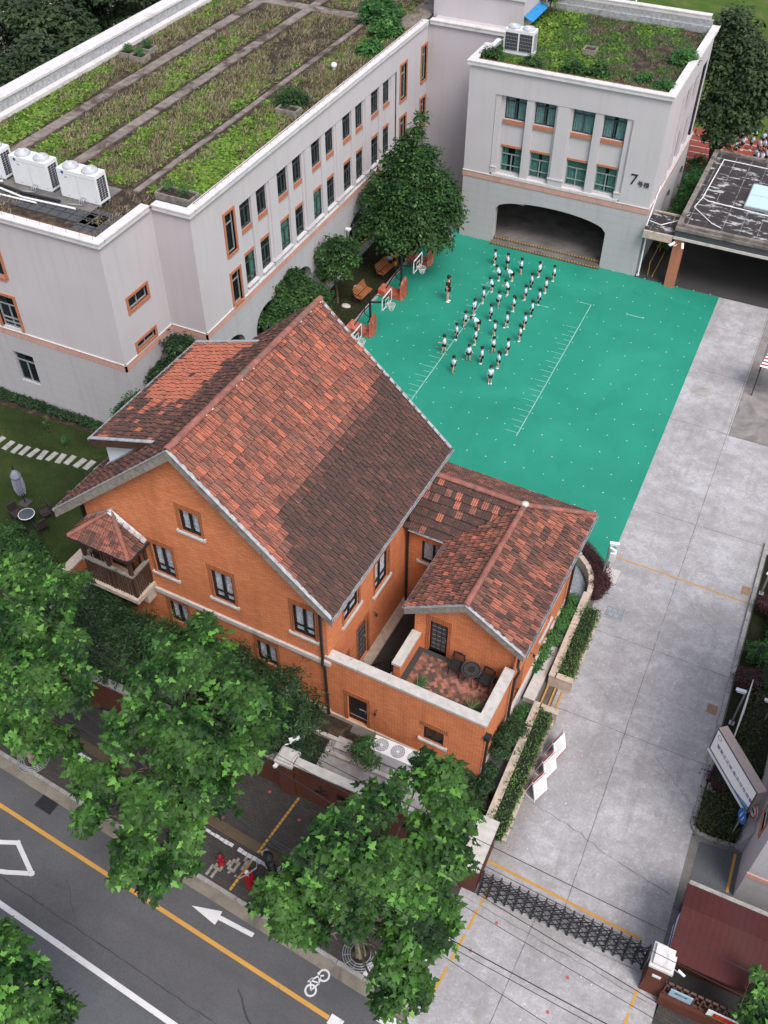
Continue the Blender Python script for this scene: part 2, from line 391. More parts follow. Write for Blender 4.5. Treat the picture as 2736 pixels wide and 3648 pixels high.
def arch_wall(mb, P, ax, n, W, H, arches, depth=.35, seg=16, back=None):
    """arches: (a0, a1, b0, spring, apex)"""
    P, ax, n = Vector(P), Vector(ax), Vector(n); z = Vector((0,0,1)); flip = ax.cross(z).dot(n) < 0
    q = lambda a, b, c=0: P + ax*a + z*b + n*c
    def fc(l): mb.face(list(reversed(l)) if flip else l)
    cur = 0
    for a0, a1, b0, sp_, apx in sorted(arches):
        fc([q(cur,0), q(a0,0), q(a0,H), q(cur,H)])
        if b0 > 0: fc([q(a0,0), q(a1,0), q(a1,b0), q(a0,b0)])
        mid = (a0+a1)/2; hw = (a1-a0)/2
        pr = [(a0+(a1-a0)*k/seg) for k in range(seg+1)]
        hh = [sp_ + (apx-sp_)*math.sqrt(max(0, 1-((x-mid)/hw)**2)) for x in pr]
        for k in range(seg):
            fc([q(pr[k],hh[k]), q(pr[k+1],hh[k+1]), q(pr[k+1],H), q(pr[k],H)])
            fc([q(pr[k],hh[k]), q(pr[k],hh[k],-depth), q(pr[k+1],hh[k+1],-depth), q(pr[k+1],hh[k+1])])
        fc([q(a0,b0), q(a0,sp_), q(a0,sp_,-depth), q(a0,b0,-depth)]); fc([q(a1,sp_), q(a1,b0), q(a1,b0,-depth), q(a1,sp_,-depth)])
        if b0 > 0: fc([q(a0,b0), q(a0,b0,-depth), q(a1,b0,-depth), q(a1,b0)])
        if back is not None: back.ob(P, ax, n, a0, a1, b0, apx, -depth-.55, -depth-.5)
        cur = a1
    fc([q(cur,0), q(W,0), q(W,H), q(cur,H)])
def window(par, P, ax, n, w, h, dep=.16, fm='frame_dark', t=.06, cols=2, tr=None, bars=(), pane='glass', blind=None, sill=None, name='window'):
    """window in an opening: frame, pane, blind or curtain behind it, optional sill"""
    f = MB(); P = Vector(P)
    f.ob(P, ax, n, 0, w, 0, t, -dep, -dep+.06); f.ob(P, ax, n, 0, w, h-t, h, -dep, -dep+.06)
    f.ob(P, ax, n, 0, t, t, h-t, -dep, -dep+.06); f.ob(P, ax, n, w-t, w, t, h-t, -dep, -dep+.06)
    for c in range(1, cols): x = w*c/cols; f.ob(P, ax, n, x-t*.6, x+t*.6, t, (tr if tr else h)-t*.2, -dep, -dep+.052)
    if tr: f.ob(P, ax, n, t, w-t, tr, tr+t, -dep, -dep+.057)
    for bz in bars: f.ob(P, ax, n, t, w-t, bz, bz+.045, -dep+.02, -dep+.075)
    o = f.build(name, M[fm], par)
    g = MB().ob(P, ax, n, t*.8, w-t*.8, t*.8, h-t*.8, -dep+.012, -dep+.02); g.build('pane', M[pane], o)
    if blind == 'slats':
        b = MB(); k = t+.02; b.ob(P, ax, n, t, w-t, t, h-t, -dep-.12, -dep-.11)
        while k < h-t-.03:
            sh = random.uniform(-.01, .01)
            for c in range(cols):
                a0, a1 = w*c/cols+t*.9, w*(c+1)/cols-t*.9
                b.ob(P, ax, n, a0, a1, k, k+.032, -dep-.05, -dep-.02+sh)
            k += .052
        b.build('blind', M['blind'], o)
    elif blind == 'curtain':
        b = MB(); P_, ax_, n_ = Vector(P), Vector(ax), Vector(n)
        gaps = random.choice([(0, 1), (0, .42, .58, 1), (0, .3, .62, 1)])
        for s_ in range(0, len(gaps), 2):
            a0, a1 = gaps[s_]*w, gaps[s_+1]*w; N = max(4, int((a1-a0)/.04))
            for i in range(N):
                c0, c1 = -dep-.05+.022*math.sin(i*1.7), -dep-.05+.022*math.sin((i+1)*1.7)
                A, B = a0+(a1-a0)*i/N, a0+(a1-a0)*(i+1)/N
                b.face([P_+ax_*A+n_*c0+Vector((0,0,.04)), P_+ax_*B+n_*c1+Vector((0,0,.04)), P_+ax_*B+n_*c1+Vector((0,0,h-.04)), P_+ax_*A+n_*c0+Vector((0,0,h-.04))])
        b.build('curtain', M['curtain'], o)
    if sill:
        s_ = MB().ob(P, ax, n, -.18, w+.18, -.085, 0, -.02, .09); s_.ob(P, ax, n, -.18, -.1, 0, .04, -.01, .09); s_.ob(P, ax, n, w+.1, w+.18, 0, .04, -.01, .09)
        s_.build('sill', M[sill], o)
    return o
def text_mesh(body, size, P, ax, upv, mat, name='lettering', parent=None, ext=.012, align='LEFT', fr=S0):
    cu = bpy.data.curves.new(name, 'FONT'); cu.body = body; cu.size = size; cu.extrude = ext; cu.align_x = align; cu.resolution_u = 3
    to = bpy.data.objects.new('tmp', cu); scn.collection.objects.link(to)
    bpy.context.view_layer.update()
    me = bpy.data.meshes.new_from_object(to.evaluated_get(bpy.context.evaluated_depsgraph_get()))
    bpy.data.objects.remove(to)
    me.materials.clear(); me.materials.append(mat)
    ax, upv = Vector(ax).normalized(), Vector(upv).normalized(); n = ax.cross(upv)
    o0 = ORG[parent.name] if parent is not None else Vector((0,0,0)); P = Vector(P) - o0
    mt = Matrix((ax, upv, n)).transposed().to_4x4(); mt.translation = P
    me.transform(mt); me.name = name
    o = bpy.data.objects.new(name, me); scn.collection.objects.link(o)
    if parent is not None: o.parent = parent
    ORG[o.name] = o0
    return o
# foliage --------------------------------------------------------
SHAPES = {
 'maple': ([(0,-.05,0),(.30,-.12,-.06),(.26,.10,-.02),(.52,.26,-.10),(.24,.36,-.02),(.20,.62,-.05),(0,1.0,-.12),(-.20,.62,-.05),(-.24,.36,-.02),(-.52,.26,-.10),(-.26,.10,-.02),(-.30,-.12,-.06),(0,.35,.05)],
           [(12,0,1,2),(12,2,3,4),(12,4,5,6),(12,6,7,8),(12,8,9,10),(12,10,11,0)]),
 'lance': ([(0,0,0),(.13,.45,-.03),(0,1,-.1),(-.13,.45,-.03),(0,.45,.03)], [(0,1,4),(1,2,4),(2,3,4),(3,0,4)]),
 'oval': ([(0,0,0),(.27,.45,-.05),(0,1,-.14),(-.27,.45,-.05),(0,.5,.04)], [(0,1,4),(1,2,4),(2,3,4),(3,0,4)]),
 'blade': ([(-.05,0,0),(.05,0,0),(.03,.6,.08),(0,1,.22)], [(0,1,2,3)]),
 'quad': ([(-.3,0,0),(.3,0,0),(.25,.9,-.1),(-.25,.9,-.1)], [(0,1,2,3)]),
}
def leaves_mesh(name, mat, pos, Y, N, size, shape, u, parent=None, org=(0,0,0), fr=S0):
    """pos (n,3), Y leaf axis, N normal, size (n,), u (n,) colour coordinate"""
    sv, sf = SHAPES[shape]; sv = np.array(sv, dtype=np.float64); n = len(pos); m = len(sv)
    if parent is not None: org = tuple(ORG[parent.name])
    Y = Y/np.maximum(1e-6, np.linalg.norm(Y, axis=1))[:,None]
    X = np.cross(Y, N); X /= np.maximum(1e-6, np.linalg.norm(X, axis=1))[:,None]; Z = np.cross(X, Y)
    V = pos[:,None,:] + size[:,None,None]*(sv[None,:,0,None]*X[:,None,:] + sv[None,:,1,None]*Y[:,None,:] + sv[None,:,2,None]*Z[:,None,:])
    V = V.reshape(-1, 3) - np.array(org)[None,:]
    loops = []; starts = []; tot = []; k = 0
    for f in sf: starts.append(k); tot.append(len(f)); loops += list(f); k += len(f)
    L = np.array(loops); base = (np.arange(n)*m)[:,None]
    allL = (L[None,:] + base).ravel(); st = (np.array(starts)[None,:] + (np.arange(n)*len(L))[:,None]).ravel(); tt = np.tile(tot, n)
    me = bpy.data.meshes.new(name); me.vertices.add(len(V)); me.vertices.foreach_set('co', V.ravel())
    me.loops.add(len(allL)); me.loops.foreach_set('vertex_index', allL.astype(np.int32))
    me.polygons.add(len(st)); me.polygons.foreach_set('loop_start', st.astype(np.int32)); me.polygons.foreach_set('loop_total', tt.astype(np.int32))
    me.update(calc_edges=True)
    uv = me.uv_layers.new(name='UVMap'); d = np.zeros((len(allL), 2), dtype=np.float32); d[:,0] = np.repeat(u, len(L)); uv.data.foreach_set('uv', d.ravel())
    me.materials.append(mat); me.validate()
    o = bpy.data.objects.new(name, me); scn.collection.objects.link(o)
    if parent is not None: o.parent = parent; ORG[o.name] = ORG[parent.name]
    else: o.location = fr.w(org)
    return o
def rnd_dirs(g, n):
    v = g.normal(size=(n,3)); return v/np.linalg.norm(v, axis=1)[:,None]
def crown_points(g, blobs, n, lo=.55, squash=.85):
    b = np.array(blobs, dtype=float); w = b[:,3]**2; idx = g.choice(len(b), n, p=w/w.sum())
    d = rnd_dirs(g, n); d[:,2] = np.where(d[:,2] < -.35, -d[:,2], d[:,2])
    lump = 1 + .16*np.sin(d[:,0]*5+idx) + .12*np.sin(d[:,1]*7+idx*2)
    r = b[idx,3]*(lo+(1-lo)*g.random(n)**.5)*lump*np.where(g.random(n) < .2, 1.06+.24*g.random(n), .95)
    p = b[idx,:3] + d*r[:,None]*np.array([1,1,squash]); return p, d
def crown(name, mat, blobs, nspray, per, size, shape, seed, parent, droop=.45, lo=.5, spread=.18):
    g = np.random.default_rng(seed); p, d = crown_points(g, blobs, nspray, lo)
    ctr = np.repeat(p, per, axis=0); dd = np.repeat(d, per, axis=0); n = len(ctr)
    axis = dd*.6 + np.array([0,0,.9]) + g.normal(size=(n,3))*.25; axis /= np.linalg.norm(axis, axis=1)[:,None]
    ph = g.random(n)*6.283; ref = np.cross(axis, np.array([.3,.9,.1])); ref /= np.linalg.norm(ref, axis=1)[:,None]; r2_ = np.cross(axis, ref)
    rad = ref*np.cos(ph)[:,None] + r2_*np.sin(ph)[:,None]
    Y = rad*1.0 + axis*(.35-droop*g.random(n)*1.4)[:,None]
    N = axis + g.normal(size=(n,3))*.3
    sz = size*(.65+.6*g.random(n)); pos = ctr + rad*(spread*g.random(n))[:,None] + g.normal(size=(n,3))*spread*.35
    tone = np.repeat(g.random(nspray), per)
    tone = np.where(tone > .84, .95, tone*.72)
    u = np.clip(.02 + .66*tone + .34*g.random(n), 0, 1)
    u = np.where(g.random(n) < .03, 1.0, u)
    return leaves_mesh(name, mat, pos, Y, N, sz, shape, u, parent)
def limbs(base, blobs, r0, hfork, seed, mb=None, wob=.25):
    g = random.Random(seed); mb = mb or MB(); b = Vector(base); f = b + Vector((g.uniform(-.15,.15), g.uniform(-.15,.15), hfork))
    mb.tube([b - Vector((0,0,.1)), b + Vector((0,0,.15)), (b+f)/2 + Vector((g.uniform(-.08,.08), g.uniform(-.08,.08), 0)), f], [r0*1.35, r0, r0*.85, r0*.75], 9)
    for x in blobs:
        e = Vector(x[:3]); mid = f.lerp(e, .5) + Vector((g.uniform(-wob,wob), g.uniform(-wob,wob), -g.uniform(0,wob)))
        mb.tube([f - Vector((0,0,.1)), f.lerp(mid, .5)+Vector((0,0,.1)), mid, e], [r0*.5, r0*.36, r0*.24, r0*.08], 6)
        for _ in range(2):
            q = mid.lerp(e, g.uniform(.2,.8)); w = q + Vector((g.uniform(-1,1), g.uniform(-1,1), g.uniform(-.2,.7)))*x[3]*.8
            mb.tube([q, (q+w)/2+Vector((0,0,.05)), w], [r0*.16, r0*.1, r0*.04], 5)
    return mb
def tree(name, base, blobs, label, cat, mat, nspray, per, size, shape, seed, r0=.16, fork=2.2, bark='bark', group=None, lo=.5, spread=.18, droop=.45):
    t = thing(name, base, label, cat, group)
    limbs(base, blobs, r0, fork, seed).build('trunk', M[bark], t)
    crown('crown', M[mat], blobs, nspray, per, size, shape, seed, t, droop, lo, spread)
    return t
def hedge(name, box, label, cat, mat, n, size, seed, shape='oval', group=None, fr=S0, rough=.06, core=True, corecol='soil'):
    """clipped hedge: box (x0,x1,y0,y1,z0,z1) covered with leaves"""
    x0,x1,y0,y1,z0,z1 = box; g = np.random.default_rng(seed); org = ((x0+x1)/2,(y0+y1)/2,z0)
    t = thing(name, org, label, cat, group, fr)
    if core: MB().box(x0+.06,x1-.06,y0+.06,y1-.06,z0,z1-.06).build('stems', M['leaf_core'], t)
    A = [(x1-x0)*(y1-y0), (y1-y0)*(z1-z0), (y1-y0)*(z1-z0), (x1-x0)*(z1-z0), (x1-x0)*(z1-z0)]
    k = g.choice(5, n, p=np.array(A)/sum(A)); u_, v_ = g.random(n), g.random(n); P = np.zeros((n,3)); Nn = np.zeros((n,3))
    P[:,0] = np.where(k==1, x0, np.where(k==2, x1, x0+(x1-x0)*u_)); P[:,1] = np.where(k==3, y0, np.where(k==4, y1, y0+(y1-y0)*np.where(k==0, v_, u_)))
    P[:,2] = np.where(k==0, z1, z0+(z1-z0)*v_)
    Nn[k==0] = (0,0,1); Nn[k==1] = (-1,0,.4); Nn[k==2] = (1,0,.4); Nn[k==3] = (0,-1,.4); Nn[k==4] = (0,1,.4)
    P += g.normal(size=(n,3))*rough + Nn*(.04*np.sin(P[:,0:1]*5)+.04*np.sin(P[:,1:2]*4.3))
    Y = rnd_dirs(g, n) + Nn*.5; N = Nn + g.normal(size=(n,3))*.6
    o = leaves_mesh('foliage', M[mat], P, Y, N, size*(.6+.7*g.random(n)), shape, np.clip(g.random(n)*.9+.1*(g.random(n)<.05), 0, 1), t)
    return t
M['leaf_core'] = simple('hedge_interior', (.014, .022, .012), .95, .3, 10)
def scatter(name, mat, pts, size, shape, seed, lean=.5, per=1, spread=.05, parent=None, org=(0,0,0), ufun=None):
    """low plants on a surface; pts (n,3)"""
    g = np.random.default_rng(seed); P = np.repeat(pts, per, axis=0); n = len(P)
    P = P + g.normal(size=(n,3))*np.array([spread,spread,0]); a = g.random(n)*6.283
    Y = np.stack([np.cos(a)*lean, np.sin(a)*lean, np.ones(n)*(1-lean*.6)], 1) + g.normal(size=(n,3))*.15
    N = np.stack([-np.cos(a), -np.sin(a), np.ones(n)*.7], 1)
    u = g.random(n) if ufun is None else ufun(P, g)
    return leaves_mesh(name, M[mat], P, Y, N, size*(.5+g.random(n)), shape, u, parent, org)
# roof tiles ------------------------------------------------------
def tiles(mb, P, a, s, La, Ls, tw=.235, te=.29, amin=None, amax=None, dirt=None, seed=0, lift=.095):
    """clay interlocking tiles; P eave corner, a along the eave, s up the slope (unit)"""
    g = random.Random(seed); P, a, s = Vector(P), Vector(a).normalized(), Vector(s).normalized(); n = a.cross(s).normalized()
    if n.z < 0: n = -n
    prof = [(0,.030),(.10,.030),(.16,.002),(.30,.002),(.36,.024),(.48,.024),(.54,.002),(.70,.002),(.76,.020),(.90,.020),(1.0,.004)]
    rows = int(math.ceil(Ls/te)); fl = (a.cross(s)).z < 0
    amin = amin or (lambda q: 0.0); amax = amax or (lambda q: La)
    for j in range(rows):
        s0 = j*te; s1 = min(Ls, s0+te+.02); off = tw*.06*(j % 5); cols = int(La/tw)+2
        for i in range(-1, cols):
            A0 = i*tw+off; A1 = A0+tw*.985
            lo0, hi0 = amin(s0), amax(s0); lo1, hi1 = amin(s1), amax(s1)
            if A1 <= min(lo0, lo1)+.01 or A0 >= max(hi0, hi1)-.01: continue
            jit = g.uniform(-.008, .012); js = g.uniform(-.012, .012)
            d = dirt((A0+A1)/2/La, (s0+te/2)/Ls, g) if dirt else g.random()*.5
            uv = (g.random()*(.22 if d < 0 else 1), min(1, max(0, d)))
            bot = []; top = []; edge = []
            for px, ph in prof:
                A = A0+(A1-A0)*px
                ab = min(max(A, lo0), hi0); at = min(max(A, lo1), hi1)
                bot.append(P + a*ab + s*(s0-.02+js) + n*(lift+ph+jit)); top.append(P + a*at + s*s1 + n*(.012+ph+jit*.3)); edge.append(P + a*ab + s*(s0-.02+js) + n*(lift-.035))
            m_ = len(prof); n0 = len(mb.v); mb.v += [tuple(q) for q in bot+top+edge]
            for k in range(m_-1):
                low = prof[k][1] <= .004 and prof[k+1][1] <= .004
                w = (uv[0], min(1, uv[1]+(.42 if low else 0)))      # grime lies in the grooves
                for f1, u_ in (((k, k+1, m_+k+1, m_+k), w), ((2*m_+k, 2*m_+k+1, k+1, k), (uv[0], 1.0))):  # lower edge faces take the darkest tone: row shadow painted into the colour
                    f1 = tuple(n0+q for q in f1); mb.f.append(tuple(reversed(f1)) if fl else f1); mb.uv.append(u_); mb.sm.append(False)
def deck(mb, pts, th=.06):
    """roof board under the tiles: planar polygon, thickness downwards"""
    mb.extr([Vector(p) - Vector((0,0,th)) for p in pts], (0,0,th))
def ridge_caps(mb, A, B, r=.13, L=.34, seed=0):
    A, B = Vector(A), Vector(B); D = B-A; n = max(1, int(round(D.length/L))); d = D.normalized()
    side = d.cross(Vector((0,0,1))).normalized(); upv = side.cross(d); g = random.Random(seed)
    for i in range(n):
        p0 = A + D*(i/n) - d*.02; p1 = A + D*((i+1)/n) + d*.02; ra, rb = r*1.05*g.uniform(.95,1.05), r*.9
        v = []; K = 7
        for p, rr in ((p0, ra), (p1, rb)):
            for k in range(K+1): an = math.pi*k/K; v.append(p + side*math.cos(an)*rr + upv*(math.sin(an)*rr*.85))
        mb.add(v, [(k, k+1, K+2+k, K+1+k) for k in range(K)], True)
        mb.add([p0+side*math.cos(math.pi*k/K)*ra + upv*(math.sin(math.pi*k/K)*ra*.85) for k in range(K+1)] + [p0+side*math.cos(math.pi*k/K)*ra*.8 + upv*(math.sin(math.pi*k/K)*ra*.62) for k in range(K+1)], [(k+1, k, K+1+k, K+2+k) for k in range(K)])
# ---------------------------------------------------------------- ground, road, yard surfaces
def concrete_mat():
    m, t, b = new_mat('worn_concrete'); v = coords(t)
    c = ramp(t, noise(t, v, .42, 9, .66, .15), [(.3, (.235, .225, .235)), (.5, (.335, .325, .345)), (.70, (.44, .432, .46))])
    c = mixc(t, ramp(t, noise(t, v, 1.7, 10, .75, .25), [(.44, 0.0), (.58, .50)]), c, (.215, .20, .208))
    c = mixc(t, ramp(t, noise(t, v, 5.5, 7, .8, .2), [(.52, 0.0), (.66, .38)]), c, (.52, .50, .52))
    c = mixc(t, ramp(t, noise(t, v, 11, 5, .85), [(.38, .42), (.52, 0.0)]), c, (.2, .19, .19))
    c = mixc(t, ramp(t, noise(t, coords(t, 'pos', (1.6, .16, 1)), 1.0, 5, .6, .3), [(.54, 0.0), (.70, .45)]), c, (.20, .182, .182))
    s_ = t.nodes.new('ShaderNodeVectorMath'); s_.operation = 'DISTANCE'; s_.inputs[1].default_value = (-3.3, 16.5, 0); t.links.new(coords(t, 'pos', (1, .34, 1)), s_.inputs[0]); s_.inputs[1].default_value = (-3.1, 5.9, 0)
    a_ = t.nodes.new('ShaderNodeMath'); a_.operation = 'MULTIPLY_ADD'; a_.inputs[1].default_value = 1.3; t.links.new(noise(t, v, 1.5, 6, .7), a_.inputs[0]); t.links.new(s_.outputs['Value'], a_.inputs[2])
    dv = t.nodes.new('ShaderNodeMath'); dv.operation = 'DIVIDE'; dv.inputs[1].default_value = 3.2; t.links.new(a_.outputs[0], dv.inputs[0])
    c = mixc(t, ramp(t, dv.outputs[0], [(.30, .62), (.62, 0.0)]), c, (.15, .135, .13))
    t.links.new(c, b.inputs['Base Color']); b.inputs['Roughness'].default_value = .8; b.inputs['Specular IOR Level'].default_value = .25
    bump(t, b, noise(t, v, 30, 4), .2, .006); return m
M['concrete'] = concrete_mat()
M['concrete_dark'] = simple('stained_concrete', (.155, .142, .138), .85, .2, 1.2, dirt=((.085, .075, .07), .5), bmp=.2)
def court_mat():
    m, t, b = new_mat('green_court_coating'); v = coords(t)
    c = ramp(t, noise(t, v, .22, 6, .6, .6), [(.2, (.009, .175, .118)), (.5, (.014, .215, .150)), (.8, (.024, .26, .188))])
    c = mixc(t, ramp(t, noise(t, coords(t, 'pos', (1, .35, 1)), .9, 6, .65, .8), [(.55, 0.0), (.75, .32)]), c, (.006, .135, .088))
    c = mixc(t, ramp(t, noise(t, v, 20, 3), [(.35, .18), (.6, 0.0)]), c, (.01, .12, .08))
    t.links.new(c, b.inputs['Base Color']); b.inputs['Roughness'].default_value = .62; b.inputs['Specular IOR Level'].default_value = .3
    bump(t, b, noise(t, v, 50, 2), .15, .005); return m
M['court'] = court_mat()
def road_mat(name, col, seam=None):
    m, t, b = new_mat(name); v = coords(t)
    c = ramp(t, noise(t, v, .5, 6, .6), [(.3, tuple(x*.8 for x in col)), (.7, tuple(x*1.15 for x in col))])
    c = mixc(t, ramp(t, noise(t, v, 55, 2, .8), [(.35, .45), (.55, 0.0), (.8, .0)]), c, tuple(x*.45 for x in col))
    c = mixc(t, ramp(t, noise(t, v, 70, 2, .8), [(.6, 0.0), (.75, .4)]), c, tuple(x*2.4 for x in col))
    c = mixc(t, ramp(t, noise(t, v, 13, 4, .85), [(.38, .38), (.52, 0.0)]), c, tuple(x*.5 for x in col))
    c = mixc(t, ramp(t, noise(t, v, 16, 4, .85), [(.54, 0.0), (.68, .30)]), c, tuple(x*1.9 for x in col))
    c = mixc(t, ramp(t, noise(t, coords(t, 'pos', (.12, 1.1, 1), R(5)), 1.0, 5, .6), [(.52, 0.0), (.66, .30)]), c, tuple(x*.62 for x in col))
    c = mixc(t, ramp(t, noise(t, v, .9, 6, .75, .4), [(.60, 0.0), (.70, .4)]), c, tuple(x*.5 for x in col))
    t.links.new(c, b.inputs['Base Color']); b.inputs['Roughness'].default_value = .85
    bump(t, b, noise(t, v, 60, 2), .3, .006); return m
M['asphalt'] = road_mat('asphalt', (.078, .077, .084)); M['asphalt_pale'] = road_mat('paler_asphalt', (.085, .090, .102)); M['asphalt_dark'] = road_mat('dark_asphalt', (.040, .038, .040))
M['pavers'] = brick('grey_pavers', (.068, .06, .057), (.05, .045, .044), (.028, .025, .024), bw=.2, rh=.1, ms=.008, bmp=.5)
M['tactile'] = brick('tan_pavers', (.12, .088, .055), (.10, .074, .05), (.09, .07, .05), bw=.2, rh=.2, ms=.012, bmp=.5)
M['grey_tile'] = brick('blue_grey_paving', (.26, .28, .31), (.22, .24, .27), (.15, .155, .17), bw=.24, rh=.24, ms=.012)
M['kerb'] = simple('kerb_stone', (.30, .29, .285), .85, .2, 3, dirt=((.16, .15, .14), .55))
def paint_mat(name, col, wear):
    m, t, b = new_mat(name); v = coords(t)
    c = mixc(t, ramp(t, noise(t, v, 7, 6, .8), [(wear, 0.0), (wear+.12, .75)]), col, (.12, .115, .115))
    c = mixc(t, ramp(t, noise(t, v, 1.2, 4), [(.35, 0.0), (.75, .25)]), c, tuple(x*.5 for x in col))
    t.links.new(c, b.inputs['Base Color']); b.inputs['Roughness'].default_value = .7; return m
M['p_yel'] = paint_mat('yellow_road_paint', (.46, .24, .045), .57); M['p_white'] = paint_mat('white_road_paint', (.56, .55, .57), .57)
M['p_court'] = simple('pale_court_paint', (.26, .48, .42), .7, .2, 5, dirt=((.08, .30, .21), .56)); M['p_dot'] = simple('white_dot_paint', (.52, .64, .60), .7, .05, 4)
M['p_or'] = paint_mat('orange_stencil', (.30, .15, .06), .44); M['p_red'] = paint_mat('red_dot_paint', (.36, .07, .07), .6)
def lawn_mat(name, a, b_, c_):
    m, t, b = new_mat(name); v = coords(t)
    c = ramp(t, noise(t, v, .45, 6, .65, .5), [(.3, a), (.52, b_), (.72, c_)])
    c = mixc(t, ramp(t, noise(t, v, 24, 3, .8), [(.4, .55), (.65, 0.0)]), c, tuple(x*.35 for x in a))
    t.links.new(c, b.inputs['Base Color']); b.inputs['Roughness'].default_value = .95; b.inputs['Specular IOR Level'].default_value = .1
    bump(t, b, noise(t, v, 30, 4, .8), .9, .03); return m
M['lawn'] = lawn_mat('lawn', (.018, .027, .010), (.032, .050, .014), (.058, .078, .024)); M['lawn_sparse'] = lawn_mat('sparse_lawn', (.022, .020, .012), (.026, .030, .013), (.04, .045, .018))  # sparse lawn: dull dark grass and soil
M['field'] = lawn_mat('sports_turf', (.055, .10, .02), (.08, .135, .026), (.15, .15, .065))
M['track'] = simple('red_track', (.26, .055, .035), .85, .14, 1.5, dirt=((.42, .2, .15), .6))
struct(MB().box(-260, 200, -60, 420, -.5, -.26).build('ground', M['lawn_sparse']))
def sheet(name, mat, poly, z, fr=S0, th=.08):
    o = MB().prism([p for p in poly], z-th, z).build(name, mat, None, fr); return struct(o)
KV = 9.2   # kerb line (street frame)
sheet('road', M['asphalt'], [(-70, 5.05), (45, 5.05), (45, KV-.35), (-70, KV-.35)], -.12, RF)
sheet('road', M['asphalt_pale'], [(-70, -8), (45, -8), (45, 5.05), (-70, 5.05)], -.123, RF)
sheet('gutter', simple('tan_gutter_concrete', (.20, .175, .145), .85, .2, 2, dirt=((.11, .10, .09), .52)), [(-70, KV-.36), (-2.6, KV-.36), (-2.6, KV), (-70, KV)], -.112, RF)
sheet('sidewalk', M['pavers'], [(-70, KV+.13), (-3.4, KV+.13), (-3.4, 14.8), (-70, 14.8)], .0, RF)
sheet('sidewalk', M['pavers'], [(2.36, KV+.13), (45, KV+.13), (45, 13.4), (2.36, 13.4)], .0, RF)
kb = MB()
for i in range(70):
    if -66+i > -4.4 and -66+i < 3.2: continue
    kb.box(-66+i+.01, -65+i-.01, KV, KV+.13, -.3, .012)
struct(kb.build('kerb', M['kerb'], None, RF))
# compound ground
sheet('yard_ground', M['concrete_dark'], [(-70, 13.2), (-3.3, 13.2), (-3.3, 9.6), (3.47, 9.1), (3.47, 13.2), (40, 13.2), (40, 140), (-70, 140)], -.004)
ap = MB(); ap.box(-3.45, 3.45, 9.35, 14.6, -.1, .004); ap.face([(-3.45, 8.9, -.112), (3.45, 8.2, -.112), (3.45, 9.35, .004), (-3.45, 9.35, .004)])
struct(ap.build('driveway', M['concrete']))
sheet('driveway', M['concrete'], [(-2.98, 14.62), (3.2, 14.62), (3.2, 41.3), (.05, 41.3), (.05, 53.8), (-2.98, 53.8)], .005)
sheet('parking_strip', simple('brownish_concrete', (.235, .215, .21), .85, .18, 1.5, dirt=((.15, .135, .13), .5)), [(.07, 41.32), (14, 41.32), (14, 53.8), (.07, 53.8)], .006)
sheet('driveway', M['concrete'], [(3.21, 33.8), (9, 33.8), (9, 41.3), (3.21, 41.3)], .005)
sheet('canopy_floor', M['asphalt_dark'], [(-8.2, 53.82), (14, 53.82), (14, 66), (-8.2, 66)], .003)
sheet('playground', M['court'], [(-21.45, 27.0), (-8.0, 27.0), (-5.2, 28.3), (-3.9, 29.6), (-3.2, 30.1), (-2.98, 30.73), (-2.98, 53.82), (-8.2, 53.82), (-8.2, 54.3), (-19.8, 54.3), (-21.45, 54.3)], .008)
sheet('garden_ground', M['lawn_sparse'], [(-24.6, 26.5), (-21.62, 26.5), (-21.62, 54.6), (-24.6, 54.6)], .004)
sheet('lawn', M['lawn'], [(-70, 15.2), (-21.9, 15.2), (-21.9, 27.6), (-24.4, 31.9), (-27, 31.9), (-27, 28), (-70, 28)], .006)
sheet('flower_bed', M['soil'], [(-50, 26.9), (-26.6, 27.6), (-26.6, 28.15), (-50, 28.15)], .02)
sheet('side_road', M['asphalt_pale'], [(3.5, 17.4), (4.9, 17.4), (4.9, 19.06), (3.5, 18.9)], .012)
sheet('garden_ground', M['lawn_sparse'], [(3.3, 19.2), (14, 19.2), (14, 33.8), (3.3, 33.8)], .06)
sheet('garden_ground', M['soil'], [(-22, 14.2), (-3.3, 14.9), (-3.3, 17.6), (-9.6, 17.6), (-9.6, 17.9), (-22, 18.4)], .01)
struct(MB().box(-21.6, -21.44, 27, 54.3, -.1, .09).build('kerb', M['kerb']))
# right kerb of the drive, with the curved planter corner
k = MB(); y = 19.6
while y < 33.7: k.box(3.06, 3.22, y, y+.97, -.1, .13); y += .99
pts = [(3.04, 19.6), (3.08, 19.35), (3.2, 19.2), (3.4, 19.1), (3.7, 19.07), (4.05, 19.1), (4.7, 19.16)]
for a, b_ in zip(pts, pts[1:]):
    A, B = Vector((*a, 0)), Vector((*b_, 0)); d = (B-A).normalized(); nn = Vector((-d.y, d.x, 0))
    k.ob(A, d, nn, .01, (B-A).length, -.1, .13, 0, .14)
struct(k.build('kerb', M['kerb']))
# sports field and track beyond the school
sheet('sports_field', M['field'], [(-60, 76.6), (60, 76.6), (60, 200), (-60, 200)], .012)
sheet('running_track', M['track'], [(-30, 69.3), (40, 69.3), (40, 76.6), (-30, 76.6)], .008)
tk = MB()
for yy in (70.35, 71.35, 72.35, 73.35, 74.35, 75.35): tk.box(-30, 40, yy, yy+.07, 0, .014)
struct(tk.build('lane_markings', M['p_white']))
